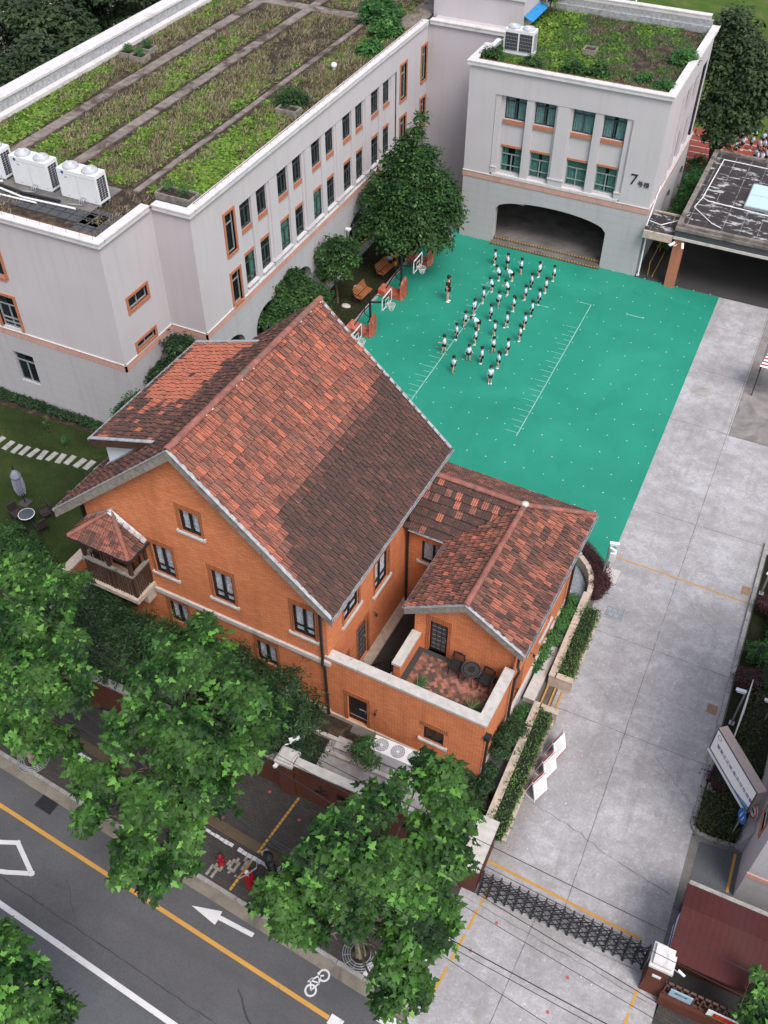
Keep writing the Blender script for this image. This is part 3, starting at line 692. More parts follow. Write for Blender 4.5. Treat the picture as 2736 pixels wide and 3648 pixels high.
# concrete joints and cracks: thin dark grooves laid as strips
jm = simple('joint_filler', (.12, .108, .108), .95, .2, 20)
j = MB()
def strip(mb, a, b_, w, z): 
    A, B = Vector((*a, 0)), Vector((*b_, 0)); d = (B-A).normalized(); nn = Vector((-d.y, d.x, 0))
    mb.face([A-nn*w/2+Vector((0,0,z)), B-nn*w/2+Vector((0,0,z)), B+nn*w/2+Vector((0,0,z)), A+nn*w/2+Vector((0,0,z))])
def wiggly(mb, a, b_, w, z, seed, amp=.03, step=.25):
    g = random.Random(seed); A, B = Vector(a), Vector(b_); n = max(2, int((B-A).length/step)); d = (B-A).normalized(); nn = Vector((-d.y, d.x))
    P = [A.lerp(B, i/n) + nn*(g.uniform(-amp, amp) if 0 < i < n else 0) for i in range(n+1)]
    for p, q in zip(P, P[1:]): strip(mb, p, q + (q-p)*.05, w*g.uniform(.55, 1.3), z)
for y in (17.5, 22.05, 26.4, 30.4, 34.3, 38.0, 41.38, 46.2, 50.63):
    if y not in (17.5, 38.0, 30.4): wiggly(j, (-2.96, y), (3.18 if y < 41.5 else .05, y-.03), .020, .0095, int(y*10), .008)
wiggly(j, (-.06, 14.7), (-.02, 53.7), .019, .0095, 5, .008); wiggly(j, (-.8, 14.5), (-1.1, 9.4), .02, .0085, 6, .006)
wiggly(j, (-2.9, 17.9), (-.9, 17.55), .018, .0095, 7, .05); wiggly(j, (-.9, 17.55), (.9, 17.0), .02, .0095, 8, .06); wiggly(j, (.9, 17.0), (3.0, 16.6), .024, .0095, 9, .015)
wiggly(j, (-1.9, 24.1), (-.9, 23.2), .012, .0096, 31, .05, .15); wiggly(j, (.8, 29.5), (2.1, 28.4), .011, .0096, 32, .05, .15); wiggly(j, (1.2, 21.6), (2.9, 20.2), .013, .0096, 33, .06, .15); wiggly(j, (-3.2, 13.55), (3.4, 12.9), .02, .0085, 11, .03); wiggly(j, (3.22, 37.3), (8, 37.2), .02, .0095, 12, .01)
struct(j.build('joint_lines', jm))
# seams on the asphalt
j2 = MB(); wiggly(j2, (-40, 5.86), (10, 5.80), .03, -.1155, 21, .02, .3); wiggly(j2, (-9.3, 7.0), (-6.2, 4.9), .06, -.1153, 22, .03, .3); wiggly(j2, (-16.5, 6.9), (-15.2, 6.0), .02, -.1152, 23, .05, .2)
struct(j2.build('road_cracks', M['asphalt_dark'], None, RF))
# road markings (street frame)
y_ = MB(); w_ = MB()
y_.box(-70, -6.36, 7.67, 7.81, -.2, -.112); w_.box(-70, -3.5, 5.06, 5.24, -.2, -.111); w_.box(-6.33, -5.88, 7.58, 7.9, -.2, -.109)
w_.prism([(-12.2, 8.36), (-11.15, 8.24), (-11.15, 8.43), (-9.85, 8.53), (-9.85, 8.68), (-11.18, 8.58), (-11.2, 8.72)][::1], -.2, -.110)
def loop_line(mb, pts, w, z):
    for i in range(len(pts)):
        A, B = Vector(pts[i]), Vector(pts[(i+1) % len(pts)]); d = (B-A).normalized(); A2, B2 = A-d*w/2, B+d*w/2; nn = Vector((-d.y, d.x))
        mb.face([(*(A2-nn*w/2), z+i*.0006), (*(B2-nn*w/2), z+i*.0006), (*(B2+nn*w/2), z+i*.0006), (*(A2+nn*w/2), z+i*.0006)])
loop_line(w_, [(-20.6, 6.2), (-19.35, 6.75), (-18.85, 7.02), (-17.62, 6.45), (-18.4, 6.05), (-19.6, 5.55)], .16, -.1105)
w_.box(-5.05, -3.7, 8.42, 8.78, -.2, -.106)
for cx, cy in ((-7.16, 8.72), (-7.28, 8.13)):
    for i in range(20):
        a0, a1 = 2*math.pi*i/20, 2*math.pi*(i+1)/20
        w_.face([(cx+.2*math.cos(a0), cy+.2*math.sin(a0), -.110), (cx+.2*math.cos(a1), cy+.2*math.sin(a1), -.110), (cx+.14*math.cos(a1), cy+.14*math.sin(a1), -.110), (cx+.14*math.cos(a0), cy+.14*math.sin(a0), -.110)])
for a, b_ in (((-7.28,8.13),(-7.45,8.38)), ((-7.45,8.38),(-7.3,8.62)), ((-7.3,8.62),(-7.16,8.72)), ((-7.45,8.38),(-7.16,8.45)), ((-7.28,8.13),(-7.16,8.45)), ((-7.16,8.45),(-7.3,8.66)), ((-7.5,8.3),(-7.42,8.48)), ((-7.38,8.7),(-7.2,8.58))): strip(w_, a, b_, .05, -.1085)
for x in (-21.3, -20.2): pass
struct(y_.build('road_markings', M['p_yel'], None, RF)); struct(w_.build('road_markings', M['p_white'], None, RF))
# sidewalk markings
sw = MB(); sy = MB(); tc = MB()
g = random.Random(3); x = -50
while x < -4.2:
    if g.random() < .93: sw.box(x, x+.18, 10.66+g.uniform(-.02,.02), 10.78+g.uniform(-.02,.02), -.02, .006)
    x += .2
tw2 = MB()
for i in range(11):
    for k_ in range(6):
        x0 = -12.45+i*.105; y0 = 9.42+k_*.21+.105*(i % 2)
        if abs((y0-9.95)-(x0+11.9)*.9) < .30 and g.random() < .6: tw2.box(x0, x0+.095, y0, y0+.2, -.02, .0055)
sw.box(-17.6, -17.45, 9.4, 10.3, -.02, .0055); sw.box(-6.1, -5.95, 9.35, 9.9, -.02, .0055); sw.box(-5.6, -5.45, 9.6, 10.1, -.02, .0055)
tc.box(-60, -4.7, 10.92, 11.28, -.02, .005)
for i in range(26):
    if i in (7, 8, 9): continue
    sy.box(-11.42+.005*i, -11.33+.005*i, 9.4+i*.155, 9.53+i*.155, -.02, .009)
struct(tw2.build('pale_pavers', simple('pale_paver', (.30, .27, .25), .8, .35, 9), None, RF)); struct(sw.build('paver_markings', M['p_white'], None, RF)); struct(sy.build('paver_markings', M['p_yel'], None, RF)); struct(tc.build('tactile_paving', M['tactile'], None, RF))
# drive and gate markings
dy = MB(); strip(dy, (-2.95, 15.07), (2.5, 14.72), .1, .0115); strip(dy, (-2.98, 30.75), (3.1, 30.58), .065, .0115)
for a, b_ in (((-2.62, 14.0), (-2.66, 13.5)), ((-2.68, 13.35), (-2.74, 12.6)), ((-2.76, 12.4), (-2.86, 11.4)), ((-2.88, 11.2), (-3.0, 10.2)), ((2.8, 13.15), (2.76, 12.5)), ((2.75, 12.35), (2.66, 11.4)), ((2.64, 11.1), (2.5, 9.9))): strip(dy, a, b_, .09, .010)
strip(dy, (4.73, 19.0), (4.74, 17.5), .09, .018); struct(dy.build('drive_markings', M['p_yel']))
ds = MB(); ds.box(2.55, 2.95, 24.35, 24.8, -.01, .0098); ds.box(2.62, 2.98, 31.0, 31.5, -.01, .0098); struct(ds.build('stencil_marks', M['p_or']))
dr = MB()
for x, y in ((-1.95, 13.2), (.7, 12.55), (.45, 11.3), (1.3, 11.1), (-11.1, 14.1), (-9.6, 13.6), (-12.1, 12.5), (-2.4, 12.0)):
    dr.cyl(x, y, -.01, .0105, .055, 12)
struct(dr.build('red_dots', M['p_red']))
# court lines and dots
cl = MB(); 
for X, y0, y1 in ((-9.68, 36.6, 49.7), (-15.67, 35.0, 49.0)): cl.box(X-.022, X+.022, y0, y1, 0, .0125)
cl.box(-10.42, -9.71, 49.67, 49.71, 0, .0125); cl.box(-7.55, -6.49, 49.64, 49.69, 0, .0125); cl.box(-16.4, -15.7, 48.95, 48.99, 0, .0125)
cl.box(-12.75, -11.9, 48.3, 48.35, 0, .0125)
for i in range(24):
    yy = 47.02-i*.462; L = .66 if i % 2 == 0 else .38
    if yy > 36.5: cl.box(-9.71-L, -9.71, yy-.012, yy+.012, 0, .0125)
for i in range(25):
    yy = 46.5-i*.462; L = .7 if i % 2 == 0 else .42
    if yy > 35.5: cl.box(-15.7-L, -15.7, yy-.012, yy+.012, 0, .0125)
struct(cl.build('court_lines', M['p_court']))
cd = MB()
for i in range(-8, 13):
    for k_ in range(-1, 18):
        x, y = -3.53-k_*1.0, 38.66+i*1.384
        if x > -3.1 or y > 53.9: continue
        cd.cyl(x+g.uniform(-.02,.02), y+g.uniform(-.02,.02), 0, .014, .028, 8)
struct(cd.build('court_dots', M['p_dot']))
dd = MB()
for i in range(60): 
    x, y = g.uniform(-2.7, 3), g.uniform(9.5, 40); dd.cyl(x, y, 0, .0135, g.uniform(.012, .025), 6)
struct(dd.build('bird_droppings', M['p_dot']))
# manholes, drain covers
def cover(x, y, w, d, z, label, mat='grey_metal', fr=S0, name='manhole_cover'):
    t = thing(name, (x, y, z), label, 'cover', None, fr)
    MB().box(x-w/2, x+w/2, y-d/2, y+d/2, z-.03, z+.008).build('plate', M[mat], t)
    r_ = MB(); e = .025
    r_.box(x-w/2-e, x+w/2+e, y-d/2-e, y-d/2, z-.02, z+.012); r_.box(x-w/2-e, x+w/2+e, y+d/2, y+d/2+e, z-.02, z+.012); r_.box(x-w/2-e, x-w/2, y-d/2, y+d/2, z-.02, z+.012); r_.box(x+w/2, x+w/2+e, y-d/2, y+d/2, z-.02, z+.012)
    r_.build('rim', M['kerb'], t); return t
cover(-2.05, 44.3, .75, .75, .005, 'square manhole cover set in the concrete drive beside the green court', 'kerb')
cover(-2.72, 29.6, .62, .85, .006, 'pale square access cover beside the camera post and purple hedge', 'stone')
cover(-2.0, 27.55, .7, .6, .006, 'blue grey cover in the drive near the long clipped planter', 'grey_tile')
t = thing('manhole_cover', (-7.47, 52.36, .008), 'round manhole cover painted green on the playground', 'cover'); MB().cyl(-7.47, 52.36, 0, .016, .33, 24).build('plate', M['court'], t); MB().ring((-7.47, 52.36, .012), .35, .014, 28, 5).build('rim', M['court'], t)
t = thing('storm_drain', (-19.0, 8.6, -.12), 'dark iron storm drain grate in the road by the kerb', 'drain', None, RF)
gm = MB(); 
for i in range(14): gm.box(-19.35+i*.05, -19.32+i*.05, 8.42, 8.8, -.14, -.102)
gm.box(-19.38, -18.66, 8.38, 8.42, -.14, -.1); gm.box(-19.38, -18.66, 8.8, 8.84, -.14, -.1); gm.build('bars', M['black_metal'], t); MB().box(-19.4, -18.64, 8.36, 8.86, -.16, -.115).build('pit', M['dark_in'], t)
# stepping stones on the lawn
for i, (x, y) in enumerate([(-33.6, 25.0), (-33.05, 25.02), (-32.4, 24.95), (-31.85, 24.92), (-31.4, 24.98), (-30.9, 25.04), (-30.39, 25.11), (-29.91, 25.22), (-29.41, 25.29), (-28.93, 25.4), (-28.35, 25.43), (-27.85, 25.51), (-27.3, 25.66), (-26.8, 25.75)]):
    w = random.uniform(.13, .16); a = random.uniform(-.15, .15); dx, dy = math.cos(a), math.sin(a)
    mb = MB().ob((x, y, 0), (dx, dy, 0), (-dy, dx, 0), -w, w, -.03, .035, -.34, .34)
    o = mb.build('stepping_stone', M['kerb'], None, S0, (x, y, 0)); tag(o, 'grey stone slab in the curved row across the left lawn', 'stepping stone', 'stepping stones across the lawn')
o = MB().ob((-24.6, 18.9, 0), (.86, .5, 0), (-.5, .86, 0), -.3, .3, -.02, .05, -.28, .28).build('paving_slab', M['kerb'], None, S0, (-24.6, 18.9, 0)); tag(o, 'lone square grey slab lying in the lawn beside the porch wall', 'slab')
# ---------------------------------------------------------------- school, long left wing
AX, AY, NX, NY = (1,0,0), (0,1,0), (1,0,0), (0,-1,0)
LX = -24.45; LB = thing('school_building', (-24.45, 31.9, 0), 'long cream school wing with planted flat roof and rows of tall windows', 'building')
wl = MB(); lo = MB(); bk = MB()
MODS = [35.98 + 3.64*k for k in range(5)]
lone = [(34.5, 7.62, 35.27, 9.7), (34.5, 4.78, 35.27, 6.55), (54.42, 7.6, 55.25, 9.68), (54.42, 4.78, 55.25, 6.5), (57.57, 7.64, 58.3, 9.72), (57.57, 4.78, 58.3, 6.5)]
Y0, Y1 = 31.9, 58.5
# plain wall left and right of the recessed bays, and above them
wall(wl, (LX, Y0, 4.45), AY, NX, 35.85-Y0, 10.9-4.45, [(a-Y0, z0-4.45, b_-Y0, z1-4.45) for a, z0, b_, z1 in lone if a < 36], .16, bk)
wall(wl, (LX, 53.85, 4.45), AY, NX, Y1-53.85, 10.9-4.45, [(a-53.85, z0-4.45, b_-53.85, z1-4.45) for a, z0, b_, z1 in lone if a > 50], .16, bk)
wl.box(LX-.4, LX, 35.85, 53.85, 9.58, 10.9)
holes = []
for m_ in MODS:
    for s_ in (0.0, 1.52):
        holes += [(m_+s_, 8.15, m_+s_+.98, 9.50), (m_+s_, 5.08, m_+s_+.98, 6.68)]
wall(wl, (LX-.15, 35.85, 4.72), AY, NX, 18.0, 9.58-4.72, [(a-35.85, b_-4.72, c-35.85, min(d, 9.5)-4.72) for a, b_, c, d in holes], .16, bk)
wl.build('upper_wall', M['wall'], LB)
sd_ = MB(); sd_.box(LX-.15, LX, 35.80, 35.85, 4.72, 9.58); 
# pilasters
pl = MB()
for k_, m_ in enumerate(MODS):
    pl.box(LX-.15, LX-.04, m_+1.0, m_+1.48, 4.72, 9.58)                       # between the two windows
    if k_ < 4:
        pl.box(LX-.15, LX-.08, m_+2.52, m_+3.60, 4.72, 9.58); pl.box(LX-.10, LX+.0, m_+2.72, m_+3.38, 5.15, 9.52)
        pl.box(LX-.2, LX+.05, m_+2.62, m_+3.48, 4.72, 5.05); pl.box(LX-.2, LX+.09, m_+2.58, m_+3.52, 5.05, 5.12); pl.box(LX-.2, LX+.04, m_+2.66, m_+3.44, 5.12, 5.18)
pl.box(LX-.15, LX-.08, 53.2, 53.86, 4.72, 9.58); pl.build('pilasters', M['wall'], LB)
sil = MB(); sil.box(LX-.15, LX+.03, 35.85, 53.85, 4.72, 4.80)
for m_ in MODS:
    for s_ in (0.0, 1.52): sil.box(LX-.15, LX+.05, m_+s_-.06, m_+s_+1.0, 5.0, 5.06)
sil.build('sills', M['coping'], LB)
ob_ = MB()
for m_ in MODS:
    for s_ in (0.0, 1.52):
        ob_.box(LX-.16, LX-.09, m_+s_-.02, m_+s_+.98, 7.90, 8.14); ob_.box(LX-.16, LX-.11, m_+s_-.02, m_+s_+.94, 6.69, 6.84)
for a, z0, b_, z1 in lone:
    ob_.box(LX-.1, LX+.05, a-.13, a, z0-.13, z1+.13); ob_.box(LX-.1, LX+.05, b_, b_+.13, z0-.13, z1+.13); ob_.box(LX-.1, LX+.05, a, b_, z1, z1+.13); ob_.box(LX-.1, LX+.06, a, b_, z0-.13, z0)
for z0, z1 in ((6.88, 7.82), (4.68, 5.38)):
    pass
for y0, y1, z0, z1 in ((29.03, 30.72, 6.95, 7.85), (29.03, 30.72, 4.72, 5.42)):
    ob_.box(-26.6, -26.45, y0, y1, z0, z0+.16); ob_.box(-26.6, -26.45, y0, y1, z1-.13, z1); ob_.box(-26.6, -26.45, y0, y0+.13, z0+.16, z1-.13); ob_.box(-26.6, -26.45, y1-.13, y1, z0+.16, z1-.13)
for z0, z1 in ((4.86, 6.72), (7.8, 9.6)):
    ob_.box(-33.83, -33.68, 28.04, 28.2, z0-.02, z1+.13); ob_.box(-32.5, -32.36, 28.04, 28.2, z0-.02, z1+.13); ob_.box(-33.68, -32.5, 28.04, 28.2, z1, z1+.13)
    if z0 > 5: ob_.box(-33.68, -32.5, 28.04, 28.2, z0-.16, z0)
ob_.build('terracotta_surrounds', M['surround'], LB)
# pink band with pale ledge
pb = MB(); pl2 = MB()
def band(mb, mb2, x0, y0, x1, y1, nx, ny, z0=4.36, z1=4.72):
    d = Vector((x1-x0, y1-y0, 0)); L = d.length; d.normalize()
    mb.ob((x0, y0, 0), d, (nx, ny, 0), -.035 if True else 0, L+.035, z0, z1, -.05, .035); mb2.ob((x0, y0, 0), d, (nx, ny, 0), -.04, L+.04, z1, z1+.035, -.05, .06)
band(pb, pl2, LX, 31.9, LX, 58.5, 1, 0); band(pb, pl2, -40.1, 28.1, -26.5, 28.1, 0, -1); band(pb, pl2, -26.5, 28.1, -26.5, 31.84, 1, 0); band(pb, pl2, -26.44, 31.9, LX, 31.9, 0, -1)
pb.build('pink_band', M['pink'], LB); pl2.build('band_ledge', M['coping'], LB)
# ground floor with arches
ar = [(32.55+3.64*k-.0, 35.15+3.64*k, .9, 2.1, 3.2) for k in range(7)]
aw = MB(); arch_wall(aw, (LX+.02, 31.9, 0), AY, NX, 26.6, 4.45, [(a-31.9, b_-31.9, c, d, e) for a, b_, c, d, e in ar], .45, 16, bk)
wall(aw, (-40.1, 28.08, 0), AX, NY, 13.62, 4.45, [(6.45, 1.55, 7.7, 3.36)], .16, bk)
wall(aw, (-26.48, 28.08, 0), AY, NX, 3.8, 4.45); wall(aw, (-26.48, 31.88, 0), AX, NY, 2.05, 4.45)
aw.build('lower_wall', M['wall_low'], LB)
for a, b_, c, d, e in ar[:6]:
    f = MB(); x = LX-.38
    for yy in (a, (a+b_)/2-.03, b_-.06): f.box(x, x+.06, yy, yy+.06, c, d+ (1.05 if abs(yy-(a+b_)/2) < .2 else .05))
    f.box(x, x+.06, a, b_, c, c+.07); f.box(x+.01, x+.055, a, b_, d, d+.06); wf = f.build('window', M['frame_grey'], LB)
    MB().box(x+.015, x+.025, a, b_, c, e).build('pane', M['glass'], wf)
    MB().box(LX-.3, LX+.16, a-.08, b_+.08, c-.09, c).build('sill', M['surround'], LB)
# plain walls of the projecting end
w2 = MB()
wall(w2, (-40.1, 28.1, 4.45), AX, NY, 13.6, 10.9-4.45, [(-33.68+40.1, 4.86-4.45, -32.5+40.1, 6.72-4.45), (-33.68+40.1, 7.8-4.45, -32.5+40.1, 9.6-4.45)], .16, bk)
wall(w2, (-26.5, 28.1, 4.45), AY, NX, 3.8, 10.9-4.45, [(.93+.13, 6.95-4.45+.16, 2.62-.13, 7.85-4.45-.13), (.93+.13, 4.72-4.45+.16, 2.62-.13, 5.42-4.45-.13)], .16, bk)
w2.build('upper_wall', M['wall'], LB)
w3 = MB(); wall(w3, (-26.5, 31.9, 4.45), AX, NY, 2.05, 10.9-4.45); w3.build('upper_wall', M['wall_side'], LB)
bk.build('dark_rooms', M['dark_in'], LB)
for y0, z0, z1 in ((29.16, 7.11, 7.72), (29.16, 4.88, 5.29)):
    window(LB, (-26.5, y0, z0), AY, NX, 1.43, z1-z0, .16, 'frame_grey', .05, 2, None, (), 'glass')
for z0, z1 in ((4.86, 6.72), (7.8, 9.6), (1.55, 3.36)):
    window(LB, (-33.66, 28.1, z0), AX, NY, 1.22 if z0 > 2 else 1.25, z1-z0, .16, 'frame_grey', .05, 2, (z1-z0)*.68, (.25, .5) if 4 < z0 < 6 else (), 'glass')
for a, z0, b_, z1 in lone: window(LB, (LX, a, z0), AY, NX, b_-a, z1-z0, .16, 'frame_grey', .05, 1, (z1-z0)*.7, (), 'glass')
for m_ in MODS:
    for s_ in (0.0, 1.52):
        window(LB, (LX-.15, m_+s_, 8.15), AY, NX, .98, 1.35, .07, 'frame_dark', .055, 2, 1.0, (), 'glass')
        window(LB, (LX-.15, m_+s_, 5.08), AY, NX, .98, 1.6, .07, 'frame_dark', .055, 2, 1.15, (.35,), 'glass_green', 'curtain' if random.random() < .3 else None)
# copings and flat roof
def coping(mb, p0, p1, n, z=10.9, w=.42, out=.13):
    d = Vector((p1[0]-p0[0], p1[1]-p0[1], 0)); L = d.length; d.normalize()
    mb.ob((p0[0], p0[1], 0), d, n, -out, L+out, z, z+.2, out-w, out); mb.ob((p0[0], p0[1], 0), d, n, -out-.03, L+out+.03, z+.2, z+.26, out-w-.02, out+.03)
cp_ = MB(); coping(cp_, (-40.1, 28.1), (-26.5, 28.1), (0,-1,0)); coping(cp_, (-26.5, 28.53), (-26.5, 31.5), (1,0,0), 10.902); coping(cp_, (-26.2, 31.9), (LX, 31.9), (0,-1,0), 10.904); coping(cp_, (LX, 32.33), (LX, 58.1), (1,0,0), 10.906)
cp_.build('parapet_coping', M['coping'], LB)
rf = MB(); rf.prism([(-40.0, 28.2), (-26.6, 28.2), (-26.6, 32.0), (-24.6, 32.0), (-24.6, 75), (-40.0, 75)], 10.4, 10.78); rf.build('flat_roof', M['soil'], LB)
fp = MB(); fp.box(-39.6, -39.2, 28.6, 75, 10.7, 11.5); fp.build('parapet', M['lead'], LB)
fp2 = MB(); fp2.box(-40.1, -39.15, 28.6, 75, 11.5, 11.62); fp2.box(-39.18, -38.75, 28.6, 75, 10.78, 10.98); fp2.build('parapet_coping', M['coping'], LB)
# walkways between the planting beds
wk = MB()
for x, w_2 in ((-35.9, .33), (-32.35, .30), (-28.1, .15)): 
    y = 33.0
    while y < 72: wk.box(x-w_2, x+w_2, y, y+1.17, 10.7, 10.84+random.uniform(0,.01)); y += 1.2
wk.box(-39, -25.2, 57.4, 58.3, 10.7, 10.845); wk.box(-26.3, -24.9, 58.3, 75, 10.7, 10.85)
wk.build('walkways', simple('mossy_roof_path', (.21, .175, .16), .9, .25, 2, dirt=((.07, .05, .04), .5)), LB)
tr_ = MB()
for i in range(16):
    for k_ in range(2): tr_.box(-36.5+i*.55, -36.0+i*.55, 29.55+k_*.5, 30.0+k_*.5, 10.7, 10.83)
for i in range(4):
    for k_ in range(4): tr_.box(-28.7+i*.5, -28.25+i*.5, 28.9+k_*.5, 29.35+k_*.5, 10.7, 10.83)
tr_.build('planting_trays', M['frame_dark'], LB)
MB().box(-38, -28.8, 30.55, 32.9, 10.7, 10.82).build('equipment_slab', M['concrete_dark'], LB)
rb = MB()
for i in range(46):
    y = 32.6+i*.56; rb.tube([(LX-.1, y, 11.1), (LX-.1, y, 11.3)], .008, 4)
for i in range(19): rb.tube([(-26.8-i*.7, 28.2, 11.1), (-26.8-i*.7, 28.2, 11.32)], .009, 4)
rb.tube([(LX-.22, 32.6, 11.18), (LX-.22, 58, 11.18)], .02, 4); rb.tube([(-26.9, 28.45, 11.18), (-40, 28.45, 11.18)], .018, 4); rb.build('lightning_wire', simple('rusty_iron', (.20, .07, .045), .8), LB)
# ---------------------------------------------------------------- building 7
X0, X1, Y7, YB = -19.85, -8.2, 53.92, 65.3
B7 = thing('school_building', (X0, Y7, 0), 'square cream school block with planted roof, wide arch and the number 7 sign', 'building')
wins = [(-17.6, -16.27), (-15.78, -14.53), (-13.5, -12.22), (-11.71, -10.42)]
u = MB(); bk = MB()
wall(u, (X0, Y7, 4.45), AX, NY, -18.12-X0, 6.32); wall(u, (-10.03, Y7, 4.45), AX, NY, X1+10.03, 6.32); u.box(-18.12, -10.03, Y7, Y7+.4, 9.36, 10.77)
hs_ = []
for a, b_ in wins: hs_ += [(a+18.12, 7.95-4.6, b_+18.12, 9.34-4.6), (a+18.12, 4.72-4.6, b_+18.12-.02, 6.28-4.6)]
wall(u, (-18.12, Y7+.22, 4.6), AX, NY, 8.09, 4.76, hs_, .16, bk)
for x in (-18.12, -10.03): u.box(x-.02, x+.02, Y7+.0, Y7+.22, 4.45, 9.36)
wall(u, (X0, YB, 0), AY, (-1,0,0), 0.01, 1)
u.box(X0-.0, X0+.2, Y7+.01, YB, 0, 10.77)
RW = X1; wall(u, (RW, Y7, 4.45), AY, NX, 57.8-Y7, 6.32); wall(u, (RW, 64.4, 4.45), AY, NX, YB-64.4, 6.32); u.box(RW-.35, RW, 57.8, 64.4, 9.4, 10.77); u.box(RW-.34, RW-.24, 57.8, 64.4, 4.5, 9.4)
u.box(X0+.2, X1, YB-.2, YB, 0, 10.77)
u.build('upper_wall', M['wall'], B7)
p7 = MB()
for a, b_ in ((-16.25, -15.8), (-12.2, -11.73)): p7.box(a, b_, Y7+.04, Y7+.23, 4.62, 9.36)
p7.box(-14.5, -13.52, Y7+.1, Y7+.23, 4.62, 9.36); p7.box(-14.38, -13.64, Y7+.0, Y7+.1, 5.0, 9.33); p7.box(-14.46, -13.56, Y7-.03, Y7+.1, 4.62, 4.98); p7.box(-14.5, -13.52, Y7-.07, Y7+.1, 4.98, 5.05)
for a, b_ in ((-18.1, -17.8), (-10.36, -10.05)): p7.box(a, b_, Y7+.06, Y7+.23, 4.62, 9.36); p7.box(a-.03, b_+.03, Y7-.02, Y7+.1, 4.62, 4.98); p7.box(a-.06, b_+.06, Y7-.05, Y7+.1, 4.98, 5.04)
for yy in (58.9, 59.3, 60.9, 61.3, 62.9, 63.3): p7.box(RW-.26, RW-.06, yy, yy+.28, 4.6, 9.4)
p7.box(RW-.3, RW+.02, 57.8, 64.4, 4.5, 4.62)
p7.build('pilasters', M['wall'], B7)
o7 = MB()
for a, b_ in wins: o7.box(a-.02, b_+.02, Y7+.12, Y7+.3, 7.72, 7.94); o7.box(a-.02, b_, Y7+.17, Y7+.3, 6.3, 6.42)
for yy in (59.55, 61.6): o7.box(RW-.3, RW-.2, yy, yy+1.3, 7.72, 7.94)
o7.build('terracotta_surrounds', M['surround'], B7)
b7 = MB(); l7 = MB(); band(b7, l7, X0, Y7, X1, Y7, 0, -1, 4.10, 4.45); band(b7, l7, X1, Y7+.03, X1, YB, 1, 0, 4.10, 4.45); b7.build('pink_band', M['pink'], B7)
l7.box(-18.0, -10.1, Y7-.05, Y7+.24, 4.5, 4.62); l7.build('band_ledge', M['coping'], B7)
g7 = MB(); arch_wall(g7, (X0, Y7, 0), AX, NY, X1-X0, 4.15, [(-17.58-X0, -10.46-X0, .0, 2.35, 3.12)], .55, 26, None)
arch_wall(g7, (X1, Y7, 0), AY, NX, YB-Y7, 4.15, [(58.6-Y7, 61.2-Y7, 0, 1.9, 2.75), (62.4-Y7, 64.8-Y7, 0, 1.9, 2.75)], .5, 16, None)
g7.build('lower_wall', M['wall_low'], B7)
pi = MB(); pi.box(X0+.25, X1-.5, Y7+.56, YB-.2, -.02, .3); pi.build('passage_floor', M['concrete_dark'], B7)
pc = MB(); pc.box(X0+.2, X1-.3, Y7+.5, YB-.2, 3.5, 3.7)
for y in (56.8, 60.0, 63): pc.box(X0+.2, X1-.3, y, y+.35, 3.05, 3.5)
pc.box(-17.0, -15.9, Y7+.6, Y7+1.1, 2.6, 3.5); pc.box(X0+.2, X1-.5, YB-.6, YB-.3, .3, 3.5); pc.build('passage_ceiling', M['wall_side'], B7)
st = MB(); st.box(-17.6, -10.44, Y7-.32, Y7+.2, 0, .15); st.box(-17.58, -10.46, Y7+.2, Y7+.6, 0, .296); st.build('steps', M['concrete_dark'], B7)
hz = MB(); hz2 = MB()
for y, z in ((Y7-.33, .156), (Y7+.19, .304)):
    hz.ob((-17.6, y, z), AX, (0,1,0), 0, 7.1, -.045, .0, -.003, .045)
    x = -17.6
    while x < -10.5:
        x += 1
m, t_, b_ = new_mat('hazard_stripes'); s_ = t_.nodes.new('ShaderNodeSeparateXYZ'); t_.links.new(coords(t_, 'pos', (5.5, 1, 1)), s_.inputs[0]); q_ = t_.nodes.new('ShaderNodeMath'); q_.operation = 'FRACT'; t_.links.new(s_.outputs[0], q_.inputs[0])
t_.links.new(ramp(t_, q_.outputs[0], [(0, (.50, .30, .04)), (.55, (.03, .03, .03))], 'CONSTANT'), b_.inputs['Base Color']); hz.build('hazard_edge', m, B7)
bk.build('dark_rooms', M['dark_in'], B7)
for a, b_ in wins:
    window(B7, (a, Y7+.22, 7.95), AX, NY, b_-a, 1.39, .16, 'frame_dark', .055, 2, 1.02, (), 'glass', 'curtain')
    window(B7, (a, Y7+.22, 4.72), AX, NY, b_-a-.02, 1.56, .16, 'frame_grey', .055, 2, 1.08, (.38,), 'glass_green', 'curtain')
for yy in (59.6, 61.6):
    for z0, z1 in ((7.95, 9.3), (4.75, 6.3)): window(B7, (RW-.22, yy, z0), AY, NX, 1.25, z1-z0, .05, 'frame_dark', .05, 2, 1.0, (), 'glass_green')
c7 = MB(); coping(c7, (X0, Y7), (X1, Y7), (0,-1,0), 10.77); coping(c7, (X1, Y7+.43), (X1, YB), (1,0,0), 10.772); coping(c7, (X1-.6, YB), (X0, YB), (0,1,0), 11.4); coping(c7, (X0, 56.6), (X0, Y7+.45), (-1,0,0), 10.774); c7.build('parapet_coping', M['coping'], B7)
r7 = MB(); r7.box(X0+.2, X1-.3, Y7+.2, YB-.15, 10.3, 10.66); r7.build('flat_roof', M['soil'], B7)
fp = MB(); fp.box(X0+1.5, X1-.3, YB-.28, YB-.02, 10.6, 11.4); fp.box(X0+1.5, X1-.35, YB-.4, YB-.28, 10.6, 11.05); fp.build('parapet', M['lead'], B7)
rw = MB()
for i in range(20): rw.tube([(X0+.5+i*.56, Y7+.2, 11.0), (X0+.5+i*.56, Y7+.2, 11.18)], .01, 4)
rw.tube([(X0+.5, Y7+.3, 11.06), (X1-.4, Y7+.3, 11.06)], .018, 4); rw.build('lightning_wire', bpy.data.materials['rusty_iron'], B7)
